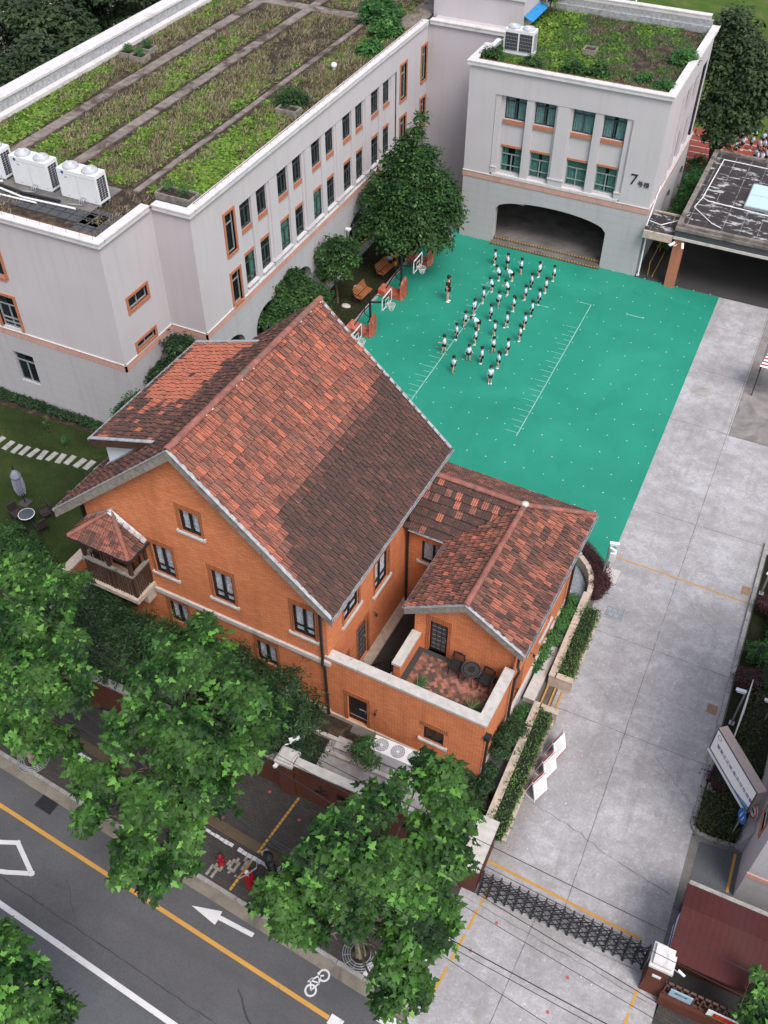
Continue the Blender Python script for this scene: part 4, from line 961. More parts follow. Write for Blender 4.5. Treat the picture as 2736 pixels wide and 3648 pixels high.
text_mesh('7', .92, (-9.62, Y7-.03, 5.74), AX, (0,0,1), M['black_metal'], 'number_sign', B7)
text_mesh('号楼', .36, (-9.15, Y7-.03, 5.72), AX, (0,0,1), M['black_metal'], 'sign_letters', B7)
# link block with stair tower behind the corner
LK = thing('link_block', (LX, 58.5, 0), 'plain mauve grey link wall between the two school blocks', 'building')
lk = MB(); lk.box(LX+.01, X0-.01, 58.5, 60, 0, 10.9); lk.build('wall', M['wall_side'], LK)
lc = MB(); coping(lc, (LX+.3, 58.5), (X0+.6, 58.5), (0,-1,0), 10.9); lc.build('parapet_coping', M['coping'], LK)
ST = thing('stair_tower', (-24.8, 60, 10.9), 'pale stair tower rising above the planted roofs', 'building')
s_ = MB(); s_.box(-24.75, -18.9, 60, 66, 10.5, 13.6); s_.build('wall', M['wall'], ST); s_ = MB(); s_.box(-24.9, -18.7, 59.85, 66.2, 13.6, 13.9); s_.box(-24.95, -18.8, 59.9, 60.0, 12.45, 12.7); s_.build('roof', M['coping'], ST)
tag(MB().ob((-18.85, 60.1, 11.6), (0,1,0), (1,0,-.45), 0, 3.0, -.02, .02, 0, .55).build('awning', simple('blue_sheet', (.03, .22, .50), .5), None, S0, (-18.85, 60.1, 11.6)), 'sloping blue plastic awning on the stair tower', 'awning')
# ---------------------------------------------------------------- canopy by the passage
CN = thing('canopy', (-6.4, 53.6, 0), 'flat roofed grey canopy with peeling dark membrane and skylight', 'canopy')
def memb():
    m, t, b = new_mat('peeling_roof_membrane'); v = coords(t)
    c = ramp(t, noise(t, v, .7, 6, .7), [(.3, (.017, .013, .014)), (.7, (.033, .026, .027))])
    n = noise(t, coords(t, 'pos', (.55, 1.5, 1)), 1.6, 9, .72, .35); c = mixc(t, ramp(t, n, [(.56, 0.0), (.58, .85)]), c, (.42, .42, .43))
    s = t.nodes.new('ShaderNodeTexBrick'); t.links.new(v, s.inputs['Vector']); s.offset = 0; s.inputs['Scale'].default_value = 1; s.inputs['Brick Width'].default_value = .98; s.inputs['Row Height'].default_value = 30; s.inputs['Mortar Size'].default_value = .02
    mm = t.nodes.new('ShaderNodeMath'); mm.operation = 'MULTIPLY'; t.links.new(s.outputs['Fac'], mm.inputs[0]); t.links.new(ramp(t, noise(t, v, 2.5, 5), [(.4, .1), (.6, .9)]), mm.inputs[1])
    c = mixc(t, mm.outputs[0], c, (.30, .29, .29)); t.links.new(c, b.inputs['Base Color']); b.inputs['Roughness'].default_value = .7; bump(t, b, n, .3, .02); return m
M['membrane'] = memb()
c_ = MB(); c_.box(-6.3, 12, 53.85, 64.0, 3.85, 3.98); c_.build('roof', M['membrane'], CN)
c_ = MB(); c_.box(-6.4, 12, 53.62, 53.85, 3.9, 4.12); c_.box(-6.4, -6.12, 53.85, 64.2, 3.9, 4.12); c_.box(-6.12, 12, 63.95, 64.2, 3.9, 4.15); c_.box(-6.4, 12, 53.5, 53.64, 3.76, 3.94); c_.build('roof_edge', simple('grimy_concrete', (.20, .175, .165), .85, .25, 3, dirt=((.09, .075, .07), .5)), CN)
c_ = MB(); c_.box(-6.4, 12, 53.56, 53.8, 3.36, 3.76); c_.box(-6.38, -6.2, 53.8, 64, 3.3, 3.85); c_.build('fascia', M['frame_dark'], CN)
c_ = MB(); c_.box(-6.42, 12, 53.5, 53.82, 3.2, 3.36); c_.build('lower_trim', M['stone'], CN)
c_ = MB(); c_.box(-6.2, 12, 53.9, 64, 3.4, 3.8); c_.box(-5.2, -4.4, 54.2, 54.6, 3.0, 3.4); c_.build('beams', M['stone_tan'], CN)
c_ = MB(); c_.box(-6.32, -5.74, 53.6, 54.2, 0, 3.2); c_.box(9, 9.6, 53.6, 54.2, 0, 3.2); c_.build('column', brick('salmon_brick', (.40, .15, .09), (.45, .18, .11), (.28, .13, .09), bw=.24, rh=.075, ms=.011), CN)
c_ = MB(); c_.box(-6.1, 12, 63.6, 63.8, 0, 3.4); c_.build('rear_wall', M['concrete_dark'], CN)
sk = MB(); sk.box(-3.3, 1.5, 57.4, 60.5, 3.9, 4.12); f_ = sk.build('skylight', M['frame_grey'], CN)
sk = MB(); [sk.box(-3.24+i*1.6, -1.72+i*1.6, 57.46, 58.95, 4.1, 4.16) for i in range(3)]; [sk.box(-3.24+i*1.6, -1.72+i*1.6, 59.0, 60.44, 4.1, 4.16) for i in range(3)]; sk.build('pane', M['sky_glass'], f_)
pi = MB(); pi.tube([(-5.6, 63.2, 4.02), (-5.75, 57.6, 4.02), (-5.4, 57.3, 4.02), (2, 56.7, 4.02)], .035, 6); pi.tube([(-5.75, 57.6, 4.02), (-5.95, 56.2, 4.02), (-4.6, 54.7, 4.02), (-4.0, 54.4, 4.02)], .03, 6); pi.tube([(-5.6, 63.2, 4.02), (3, 62.9, 4.02)], .03, 6); pi.build('roof_pipe', M['white_metal'], CN)
C2 = thing('canopy', (-8.1, 53.5, 0), 'small low link roof between the school block and the big canopy', 'canopy')
c_ = MB(); c_.box(-8.15, -6.44, 53.5, 55.9, 3.2, 3.36); c_.build('roof', M['membrane'], C2); c_ = MB(); c_.box(-8.15, -6.45, 53.36, 53.5, 2.95, 3.4); c_.box(-8.15, -6.45, 55.9, 56.0, 2.95, 3.45); c_.build('roof_edge', M['stone_tan'], C2)
c_ = MB(); c_.tube([(-8.1, 54.6, 3.42), (-7.4, 54.4, 3.4), (-6.5, 55.0, 3.6), (-6.0, 55.0, 4.1)], .03, 6); c_.tube([(-8.08, 53.6, 3.6), (-8.1, 55.9, 5.0)], .03, 6); c_.build('roof_pipe', M['white_metal'], C2)
t = thing('downpipe', (-8.05, 53.95, 0), 'white drainpipe on the corner of building seven', 'pipe'); MB().tube([(-8.02, 54.0, .1), (-8.02, 54.0, 2.7), (-8.15, 54.1, 2.9)], .055, 8).build('pipe', M['white_metal'], t); MB().box(-8.12, -7.95, 53.92, 54.08, .05, .14).build('shoe', M['white_metal'], t)
t = thing('bicycle_rack', (-7.5, 54.6, 0), 'yellow painted barrier rails under the link canopy', 'rail')
b_ = MB(); b_.tube([(-7.5, 54.3, .9), (-7.5, 57.5, .9)], .03, 6); b_.tube([(-7.2, 54.3, .03), (-7.2, 57.5, .03)], .04, 6); [b_.tube([(-7.5, y, .9), (-7.5, y, 0)], .025, 6) for y in (54.35, 57.4)]; b_.build('rail', M['p_yel'], t)
def cctv(name, P, aim, label, mat='white_metal', pole=None, group=None):
    """box camera on a bracket"""
    t = thing(name, P, label, 'security camera', group); P = Vector(P); d = Vector(aim).normalized(); s_ = d.cross(Vector((0,0,1))).normalized(); up_ = s_.cross(d)
    m = MB().ob(P, d, s_, -.17, .17, -.045, .05, -.05, .05, up_); m.ob(P, d, s_, -.19, .21, .05, .062, -.06, .06, up_); m.build('housing', M[mat], t)
    MB().tube([P+d*.17, P+d*.18], .035, 10).build('lens', M['dark_in'], t)
    MB().tube([P-up_*.06, P-up_*.2-d*.1, P-up_*.2-d*.3], .02, 6).build('bracket', M[mat], t); return t
cctv('security_camera', (-6.35, 53.25, 3.0), (-.7,-.7,-.35), 'white box camera aimed left on the brick canopy column'); cctv('security_camera', (-5.75, 53.25, 3.0), (.25,-.8,-.4), 'white box camera aimed right on the brick canopy column')
# ---------------------------------------------------------------- the brick house (house frame u, v)
V0, UL, UR, VB = 17.59, -21.6, -11.25, 26.4
RU, RZ = -16.5, 11.85          # ridge
EU, EZ = -10.78, 6.70          # right eave
LU, LZ = -22.70, 6.30          # left eave
VF, VR = 17.17, 26.79          # verges
HS = thing('brick_house', (UR, V0, 0), 'orange brick villa with steep weathered tile roof and side wing', 'house', None, HF)
sR = (RZ-EZ)/(EU-RU); sL = (RZ-LZ)/(RU-LU)
rz = lambda u: RZ - (u-RU)*sR - .14 if u > RU else RZ - (RU-u)*sL - .14
bk = MB(); w = MB()
P0 = (UL, V0, 0); W_ = UR-UL
def hl(u0, z0, u1, z1): return (u0-UL, z0, u1-UL, z1)
fw = [(-18.66, 4.5, -17.76, 6.12), (-16.05, 4.42, -15.12, 6.04), (-12.63, 4.40, -11.72, 6.02), (-18.46, 1.7, -17.58, 2.96), (-14.43, 1.6, -13.53, 2.88)]
wall(w, P0, AX, NY, W_, 6.9, [hl(a, b_, c, d) for a, b_, c, d in fw], .12, bk)
def pz(mb, u0, u1, za, zb=None):
    """strip of gable wall between u0,u1 from za up to roof line or zb"""
    t0, t1 = (zb, zb) if zb is not None else (rz(u0), rz(u1))
    mb.face([(u0, V0, za), (u1, V0, za), (u1, V0, t1), (u0, V0, t0)])
pz(w, UL, -17.0, 6.9); pz(w, -17.0, -16.5, 8.69); pz(w, -16.5, -16.14, 8.69); pz(w, -17.0, -16.14, 6.9, 7.58); pz(w, -16.14, UR, 6.9)
q0, q1, d = -17.0, -16.14, .12
w.face([(q0,V0,7.58),(q0,V0,8.69),(q0,V0+d,8.69),(q0,V0+d,7.58)]); w.face([(q1,V0,8.69),(q1,V0,7.58),(q1,V0+d,7.58),(q1,V0+d,8.69)]); w.face([(q0,V0,7.58),(q0,V0+d,7.58),(q1,V0+d,7.58),(q1,V0,7.58)])
bk.box(q0, q1, V0+.55, V0+.6, 7.58, 8.69)
wall(w, (UR, V0, 0), AY, NX, VB-V0, 6.98, [(1.21, 4.2, 2.36, 6.0), (2.18, .45, 3.01, 2.80), (3.62, 3.35, 4.75, 5.08), (.62, 1.0, 1.42, 2.25)], .14, bk)
wall(w, (UL, V0, 0), AY, (-1,0,0), VB-V0, 7.1); 
w.face([(UR, VB, 0), (UL, VB, 0), (UL, VB, rz(UL)), (RU, VB, RZ-.14), (UR, VB, rz(UR))])
w.build('wall', M['brick'], HS)
sc_ = MB(); sc_.box(-19.2, UR+.12, V0-.1, V0+.02, 3.30, 3.50); sc_.box(-19.16, UR+.08, V0-.06, V0+.02, 3.22, 3.30); sc_.build('string_course', M['stone'], HS)
ph = MB(); ph.box(UL, UR, V0-.07, V0+.02, 0, .34); ph.box(UR-.02, -5.02, V0-.07, V0+.02, 0, .22); ph.box(UR-.02, UR+.06, V0+.3, 23.85, 0, .42); ph.build('plinth', M['stone_tan'], HS)
# brick trim round the openings
tm = MB()
for a, b_, c, d_ in fw + [(-17.0, 7.58, -16.14, 8.69)]:
    tm.box(a-.13, c+.13, V0-.018, V0+.03, d_, d_+.26); tm.box(a-.13, a, V0-.014, V0+.03, b_, d_); tm.box(c, c+.13, V0-.014, V0+.03, b_, d_)
for a, b_, c, d_ in ((19.77, .45, 20.6, 2.80), (18.21, 1.0, 19.01, 2.25), (18.8, 4.2, 19.95, 6.0), (21.21, 3.35, 22.34, 5.08)):
    tm.box(UR-.03, UR+.02, a-.12, c+.12, d_, d_+.2); tm.box(UR-.03, UR+.016, a-.12, a, b_, d_); tm.box(UR-.03, UR+.016, c, c+.12, b_, d_)
tm.box(-10.66, -9.55, V0-.018, V0+.03, 1.88, 2.12); tm.box(-10.66, -10.52, V0-.014, V0+.03, .2, 1.88); tm.box(-9.68, -9.55, V0-.014, V0+.03, .2, 1.88)
tm.box(-7.5, -6.4, V0-.018, V0+.03, 2.08, 2.34)
tm.box(-8.64, -7.63, 20.3-.018, 20.33, 4.46, 4.74); tm.box(-8.64, -8.5, 20.286, 20.33, 2.65, 4.46); tm.box(-7.76, -7.63, 20.286, 20.33, 2.65, 4.46)
tm.build('brick_trim', M['brick_trim'], HS)
for i, (a, b_, c, d_) in enumerate(fw): window(HS, (a, V0, b_), AX, NY, c-a, d_-b_, .12, 'black_wood', .085, 2, None, (.45,) if i < 3 else (), 'clear', 'slats' , 'stone' if i < 3 else None)
window(HS, (-17.0, V0, 7.58), AX, NY, .86, 1.11, .12, 'black_wood', .085, 2, None, (), 'clear', 'slats', 'stone')
for a, b_, c, d_ in ((18.8, 4.2, 19.95, 6.0), (21.21, 3.35, 22.34, 5.08), (18.21, 1.0, 19.01, 2.25)): window(HS, (UR, a, b_), AY, NX, c-a, d_-b_, .14, 'black_wood', .06, 2, None, (.5,), 'clear', 'slats', 'stone')
def door(par, P, ax, n, w_, h, dep=.12, label=None, plain=False):
    f = MB().ob(P, ax, n, 0, w_, 0, h, -dep-.05, -dep); o = f.build('door', M['black_wood'], par)
    if not plain:
        g_ = MB(); 
        for r_ in range(6):
            for c_i in range(3):
                a0 = w_*(.12+.27*c_i); b0 = h*(.1+.14*r_); g_.ob(P, ax, n, a0, a0+w_*.22, b0, b0+h*.105, -dep, -dep+.012)
        g_.build('door_panel', M['frame_dark'], o); g2 = MB()
        for r_ in range(6):
            for c_i in range(3): a0 = w_*(.12+.27*c_i); b0 = h*(.1+.14*r_); g2.ob(P, ax, n, a0, a0+w_*.22, b0-.008, b0+.012, -dep+.003, -dep+.02)
        g2.build('door_bead', M['grey_metal'], o)
    else: MB().ob(P, ax, n, w_*.06, w_*.94, h*.9, h*.92, -dep, -dep+.02).ob(P, ax, n, w_*.06, w_*.94, h*.16, h*.18, -dep, -dep+.02).ob(P, ax, n, w_*.55, w_*.94, h*.5, h*.52, -dep, -dep+.03).build('door_strap', M['grey_metal'], o)
    MB().ob(P, ax, n, w_*.86, w_*.9, h*.45, h*.5, -dep, -dep+.06).build('handle', M['grey_metal'], o); return o
door(HS, (UR, 19.77, .45), AY, NX, .83, 2.35, .1)
# terrace block and front parapet
tw_ = MB(); wall(tw_, (UR, V0, 0), AX, NY, 6.18, 3.72, [(-10.52-UR, .2, -9.68-UR, 1.88), (-7.36-UR, 1.22, -6.55-UR, 2.08)], .14, bk)
wall(tw_, (-5.07, V0, 0), AY, NX, 2.5, 3.72); tw_.box(-11.2, -5.35, V0+.0005+.28, V0+.3, .3, 3.72); tw_.box(-5.37, -5.35, V0+.3, 20.05, 2.6, 3.72); tw_.box(-5.37, -5.071, 20.05, 20.09, 2.6, 3.72)
tw_.box(-9.12, -8.86, 18.62, 20.3, .1, 3.42); tw_.box(-9.1, -5.35, 17.9, 18.62, .1, 2.3); tw_.build('terrace_wall', M['brick'], HS)
ct = MB(); ct.prism([(-11.36, 17.53), (-5.0, 17.53), (-5.0, 20.12), (-5.4, 20.12), (-5.4, 17.93), (-11.36, 17.93)], 3.72, 3.80); ct.box(-9.17, -8.8, 18.56, 20.28, 3.42, 3.54); ct.box(-11.33, -5.03, 17.55, 17.58, 3.64, 3.72)
ct.build('terrace_coping', M['stone'], HS)
def floor_mat():
    m, t, b = new_mat('diagonal_clay_paving'); v = coords(t, 'uv', (7.5, 7.5, 1), R(45))
    s = t.nodes.new('ShaderNodeVectorMath'); s.operation = 'FLOOR'; t.links.new(v, s.inputs[0])
    wn_ = t.nodes.new('ShaderNodeTexWhiteNoise'); wn_.noise_dimensions = '2D'; t.links.new(s.outputs[0], wn_.inputs['Vector'])
    c = ramp(t, wn_.outputs['Value'], [(0, (.07, .04, .035)), (.2, (.16, .07, .05)), (.45, (.28, .10, .065)), (.6, (.09, .05, .04)), (.8, (.36, .14, .10)), (1, (.2, .12, .08))], 'CONSTANT')
    c = mixc(t, ramp(t, noise(t, coords(t), 6, 5), [(.4, 0.0), (.7, .5)]), c, (.10, .07, .055)); t.links.new(c, b.inputs['Base Color']); b.inputs['Roughness'].default_value = .75; return m
M['diag'] = floor_mat()
tf = MB(); tf.box(-8.62, -5.55, 18.05, 20.1, 2.4, 2.655); tf.build('terrace_floor', M['diag'], HS)
tf = MB(); tf.box(-8.86, -5.37, 17.89, 20.3, 2.3, 2.648); tf.build('terrace_border', M['asphalt_dark'], HS)
door(HS, (-8.5, 20.3, 2.65), AX, NY, .74, 1.81, .1)
door(HS, (-10.52, V0, .2), AX, NY, .84, 1.68, .12, None, True)
window(HS, (-7.36, V0, 1.22), AX, NY, .81, .86, .12, 'black_wood', .06, 2, None, (), 'glass', None, 'stone')
# wing and link walls
wg = MB(); WL, WR, WV, WB = -9.1, -5.1, 20.3, 27.3; WRU, WRZ, WEZ = -7.05, 6.45, 5.0; WLU, WRR = -9.34, -4.79
wzz = lambda u: WRZ - abs(u-WRU)*(WRZ-WEZ)/(WRU-WLU) - .12
for a, b_, za, zb in ((WL, -8.5, .1, None), (-8.5, -7.76, 4.46, None), (-7.76, WRU, .1, None), (WRU, WR, .1, None)):
    wg.face([(a, WV, za), (b_, WV, za), (b_, WV, wzz(b_)), (a, WV, wzz(a))])
wg.face([(-8.5,WV,2.65),(-8.5,WV,4.46),(-8.5,WV+.1,4.46),(-8.5,WV+.1,2.65)]); wg.face([(-7.76,WV,4.46),(-7.76,WV,2.65),(-7.76,WV+.1,2.65),(-7.76,WV+.1,4.46)])
wall(wg, (WL, WV, 0), AY, (-1,0,0), 3.6, 4.95)
wall(wg, (WR, 20.1, 0), AY, NX, 7.2, 4.98, [(.75, .35, 1.6, 2.4), (3.4, 1.6, 4.5, 3.0)], .25, bk)
wall(wg, (-11.3, 23.9, 0), AX, NY, 2.2, 4.92, [(.75, 3.05, 1.75, 4.25)], .12, bk); wall(wg, (-11.3, WB, 0), AX, (0,1,0), 6.2, 4.95)
wg.build('wing_wall', M['brick'], HS); bk.build('dark_rooms', M['dark_in'], HS)
window(HS, (-10.55, 23.9, 3.05), AX, NY, 1.0, 1.2, .12, 'black_wood', .06, 2, None, (), 'clear', 'slats', 'stone')
window(HS, (WR, 23.5, 1.6), AY, NX, 1.1, 1.4, .2, 'black_wood', .06, 2, None, (), 'glass', None, 'stone'); door(HS, (WR, 20.85, .35), AY, NX, .85, 2.05, .2)
pw = MB(); pw.box(WR-.02, WR+.09, 17.65, 27.3, 0, .62); pw.box(-4.9, -4.45, 21.6, 27.0, 0, .3); pw.build('plinth', M['stone'], HS)
# main roof
def dR(a, s, g):
    # right slope: fresher near the upper left, sooty towards the far lower side
    q = (.53-s)*12 - 25*max(0, .14-a) + max(0, a-.84)*8 + g.uniform(-.25, .25)
    x = .12 + .62*max(0, min(1, q)) + g.uniform(-.14, .22)
    return x
tl = MB(); up_ = Vector((RU-EU, 0, RZ-EZ)); 
tiles(tl, (EU, VF, EZ), (0,1,0), up_, VR-VF, up_.length, .215, .375, None, None, dR, 11)
up_l = Vector((RU-LU, 0, RZ-LZ)); tiles(tl, (LU, VF, LZ), (0,1,0), up_l, VR-VF, up_l.length, .215, .375, None, None, lambda a, s, g: .62+g.uniform(-.25,.3), 12)
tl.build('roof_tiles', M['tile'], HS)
dk = MB(); deck(dk, [(EU, VF, EZ), (EU, VR, EZ), (RU, VR, RZ), (RU, VF, RZ)]); deck(dk, [(LU, VF, LZ), (RU, VF, RZ), (RU, VR, RZ), (LU, VR, LZ)]); dk.build('roof_deck', M['brown_timber'], HS)
rc = MB(); ridge_caps(rc, (RU, VF-.03, RZ+.07), (RU, VR+.03, RZ+.07), .135, .36, 5)
rm = MB()
for i in range(27): 
    if random.random() < .5: rm.ball((RU+random.choice((-.11,.11)), VF+.2+i*.355, RZ+.06), .05, 6, 4, (1, random.uniform(.8, 1.6), .7))
rc.build('ridge_caps', M['ridge'], HS); rm.build('ridge_mortar', M['mortar'], HS)
fb = MB()
def verge(mb, A, B, v, dz=.34, out=.07):
    A, B = Vector(A), Vector(B); n = Vector((0,-1,0)); mb.extr([(A.x, v, A.z+.05), (B.x, v, B.z+.05), (B.x, v, B.z-dz), (A.x, v, A.z-dz)], (0, -out, 0))
verge(fb, (LU-.05, 0, LZ), (RU, 0, RZ), VF, .36); verge(fb, (RU, 0, RZ), (EU+.05, 0, EZ), VF, .36)
verge(fb, (LU-.05, 0, LZ), (RU, 0, RZ), VR+.07, .3); verge(fb, (RU, 0, RZ), (EU+.05, 0, EZ), VR+.07, .3)
verge(fb, (LU+.3, 0, LZ+.1), (RU, 0, RZ-.15), V0+.0, .32, .12); verge(fb, (RU, 0, RZ-.15), (EU-.1, 0, EZ+.0), V0+.0, .32, .12)
fb.build('verge_board', M['grey_timber'], HS)
zc = MB()
for A, B in (((LU-.05, LZ+.06), (RU, RZ+.06)), ((RU, RZ+.06), (EU+.05, EZ+.06))):
    for v in (VF, VR+.01): zc.extr([(A[0], v-.1, A[1]), (B[0], v-.1, B[1]), (B[0], v-.1, B[1]+.035), (A[0], v-.1, A[1]+.035)], (0, .13, 0))
zc.build('verge_flashing', M['lead'], HS)
def gutter(mb, A, B, r=.085, up=.0):
    A, B = Vector(A), Vector(B); d = (B-A).normalized(); s_ = d.cross(Vector((0,0,1))).normalized(); K = 6; v = []
    for P in (A, B):
        for k in range(K+1): an = math.pi*k/K; v.append(P + s_*math.cos(an)*r - Vector((0,0,1))*math.sin(an)*r)
        for k in range(K+1): an = math.pi*(K-k)/K; v.append(P + s_*math.cos(an)*(r-.014) - Vector((0,0,1))*math.sin(an)*(r-.014) + Vector((0,0,.004)))
    n = 2*(K+1); mb.add(v, [(k, (k+1)%n, n+(k+1)%n, n+k) for k in range(n)] + [tuple(range(n)), tuple(reversed(range(n, 2*n)))])
gt = MB(); gutter(gt, (EU+.06, VF-.05, EZ+.0), (EU+.06, VR+.05, EZ-.0), .1); gutter(gt, (LU-.07, VF-.05, LZ), (LU-.07, VR+.05, LZ), .09)
gutter(gt, (WRR+.06, 19.97, WEZ), (WRR+.06, 27.7, WEZ), .09); gutter(gt, (WLU-.06, 19.97, WEZ), (WLU-.06, 23.62, WEZ), .075); gutter(gt, (-11.0, 23.55, WEZ), (WLU, 23.55, WEZ), .075); gutter(gt, (-11.0, 27.72, WEZ-.02), (WRR, 27.72, WEZ-.02), .075)
gt.build('gutter', M['lead'], HS)
dp = MB()
for pts in ([(-11.42, V0-.12, 6.35), (-11.42, V0-.1, 3.75), (-11.38, V0-.2, 3.4), (-11.34, V0-.12, 3.1), (-11.30, V0-.1, .15)],
            [(-11.12, 23.78, 6.3), (-11.12, 23.78, .3)], [(-4.95, 20.12, 4.75), (-4.95, 20.1, 4.1), (-4.85, 20.02, 3.95), (-4.93, 19.9, 3.6), (-4.93, 19.85, .6)],
            [(-4.93, 17.62, 2.95), (-4.95, 17.6, .8), (-4.7, 17.6, .55)], [(-4.85, 26.6, 4.6), (-4.95, 26.5, 4.3), (-4.95, 26.4, .4)]):
    dp.tube(pts, .055, 8)
dp.box(-5.06, -4.84, 17.5, 17.75, 2.92, 3.12); dp.build('downpipe', M['black_metal'], HS)
# shed dormer on the left slope
DU, DZ, IU, IZ, DV0, DV1 = -21.85, 8.80, -18.62, 9.93, 18.95, 25.62
ds_ = Vector((IU-DU, 0, IZ-DZ))
def dD(a, s, g):
    fresh = (a > .42 + .05*math.sin(s*20) and .04 < s < .86) or (a > .30 and .30 < s < .76 and g.random() < .8) or (a > .93)
    if s > .82 + .05*math.sin(a*30) and a < .95: fresh = False
    return -.05 if fresh and g.random() > .03 else (-.05 if g.random() < .09 else .72+g.uniform(-.3, .2))
def tile_d(seed):
    t_ = MB(); tiles(t_, (DU, DV0, DZ), (0,1,0), ds_, DV1-DV0, ds_.length, .26, .26, None, None, dD, seed, .035); return t_
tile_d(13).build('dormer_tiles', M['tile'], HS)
dk = MB(); deck(dk, [(DU, DV0, DZ), (DU, DV1, DZ), (IU, DV1, IZ), (IU, DV0, IZ)]); dk.build('dormer_deck', M['brown_timber'], HS)
cw = MB(); U1 = -21.55
for v in (19.3, 25.3): cw.extr([(U1, v, rz(U1)+.1), (U1, v, DZ+.02), (IU, v, IZ-.05), (IU, v, rz(IU)+.1)], (0, .08, 0))
cw.box(U1, U1+.1, 19.38, 25.3, rz(U1)+.1, DZ+.02); cw.build('dormer_cheek', M['cheek_board'], HS)
wd = window(HS, (U1, 20.2, 7.55), AY, (-1,0,0), 4.2, .95, .02, 'black_wood', .06, 4, None, (), 'glass', None, None)
vb = MB(); verge(vb, (DU-.04, 0, DZ), (IU, 0, IZ), DV0, .3); verge(vb, (DU-.04, 0, DZ), (IU, 0, IZ), DV1+.07, .26); vb.build('dormer_verge_board', M['brown_timber'], HS)
vb = MB()
for v in (DV0-.1, DV1-.02): vb.extr([(DU-.04, v, DZ+.06), (IU+.05, v, IZ+.06), (IU+.05, v, IZ+.1), (DU-.04, v, DZ+.1)], (0, .14, 0))
gutter(vb, (DU-.06, DV0-.05, DZ), (DU-.06, DV1+.05, DZ), .07); vb.build('dormer_flashing', M['lead'], HS)
MB().extr([(U1-.1, 19.1, rz(U1)+.24), (U1-.1, 19.42, rz(U1)+.24), (-19.0, 19.42, rz(-19.0)+.24), (-19.0, 19.1, rz(-19.0)+.24)], (0, 0, .02)).build('lead_flashing', M['lead'], HS)
# wing and link roofs
HV = 25.40   # where the wing ridge meets the hips
wt = MB(); sw_ = Vector((WRU-WRR, 0, WRZ-WEZ)); VE = 27.62; Lw = sw_.length
dW = lambda a, s, g: .30+g.uniform(-.3, .42)
tiles(wt, (WRR, 19.98, WEZ), (0,1,0), sw_, VE-19.98, Lw, .22, .335, None, lambda q: (VE-19.98) - (VE-HV)*q/Lw, dW, 21)
sl_ = Vector((WRU-WLU, 0, WRZ-WEZ)); tiles(wt, (WLU, 19.98, WEZ), (0,1,0), sl_, HV-19.98, sl_.length, .22, .30, None, lambda q: (23.6-19.98)+(HV-23.6)*q/sl_.length, lambda a, s, g: .18+g.uniform(-.2, .45), 22)
sb = Vector((0, HV-VE, WRZ-WEZ)); tiles(wt, (-11.2, VE, WEZ), (1,0,0), sb, WRR+11.2, sb.length, .22, .33, None, lambda q: (WRR+11.2) - (WRR-WRU)*q/sb.length, lambda a, s, g: .45+g.uniform(-.2, .3), 23)
sf = Vector((0, HV-23.6, WRZ-WEZ)); tiles(wt, (-11.2, 23.6, WEZ), (1,0,0), sf, WRU+11.2, sf.length, .22, .335, None, lambda q: (WLU+11.2) + (WRU-WLU)*q/sf.length, lambda a, s, g: (.85 if g.random() < .86 else .1)+g.uniform(-.2, .1), 24)
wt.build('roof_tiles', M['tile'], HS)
dk = MB()
deck(dk, [(WRR, 19.98, WEZ), (WRR, VE, WEZ), (WRU, HV, WRZ), (WRU, 19.98, WRZ)]); deck(dk, [(WLU, 19.98, WEZ), (WRU, 19.98, WRZ), (WRU, HV, WRZ), (WLU, 23.6, WEZ)])
deck(dk, [(-11.2, VE, WEZ), (-11.2, HV, WRZ), (WRU, HV, WRZ), (WRR, VE, WEZ)]); deck(dk, [(-11.2, 23.6, WEZ), (WLU, 23.6, WEZ), (WRU, HV, WRZ), (-11.2, HV, WRZ)]); dk.build('roof_deck', M['brown_timber'], HS)
rc = MB(); ridge_caps(rc, (WRU, 19.94, WRZ+.06), (WRU, HV, WRZ+.06), .12, .34, 6); ridge_caps(rc, (WRR, VE, WEZ+.07), (WRU, HV, WRZ+.07), .11, .34, 7); ridge_caps(rc, (-11.05, HV, WRZ+.06), (WRU, HV, WRZ+.06), .12, .34, 8); rc.build('ridge_caps', M['ridge'], HS)
rm = MB(); rm.ball((WRU, HV, WRZ+.12), .16, 10, 6, (1, 1, .6)); rm.build('ridge_mortar', M['mortar'], HS)
vl = MB(); A, B = Vector((WLU, 23.6, WEZ+.07)), Vector((WRU, HV, WRZ+.07)); d = (B-A).normalized(); s_ = d.cross(Vector((0,0,1))).normalized()
vl.extr([A-s_*.09, B-s_*.05, B+s_*.05, A+s_*.09], (0, 0, .02)); vl.build('roof_valley', M['black_metal'], HS)
vb = MB(); verge(vb, (WLU-.03, 0, WEZ), (WRU, 0, WRZ), 19.98, .28); verge(vb, (WRU, 0, WRZ), (WRR+.03, 0, WEZ), 19.98, .28); verge(vb, (WLU+.2, 0, WEZ-.02), (WRU, 0, WRZ-.14), WV-.0, .26, .1); verge(vb, (WRU, 0, WRZ-.14), (WRR-.2, 0, WEZ-.02), WV-.0, .26, .1); vb.build('verge_board', M['grey_timber'], HS)
zc = MB()
for A, B in (((WLU-.03, WEZ+.05), (WRU, WRZ+.05)), ((WRU, WRZ+.05), (WRR+.03, WEZ+.05))): zc.extr([(A[0], 19.89, A[1]), (B[0], 19.89, B[1]), (B[0], 19.89, B[1]+.03), (A[0], 19.89, A[1]+.03)], (0, .13, 0))
zc.build('verge_flashing', M['lead'], HS)
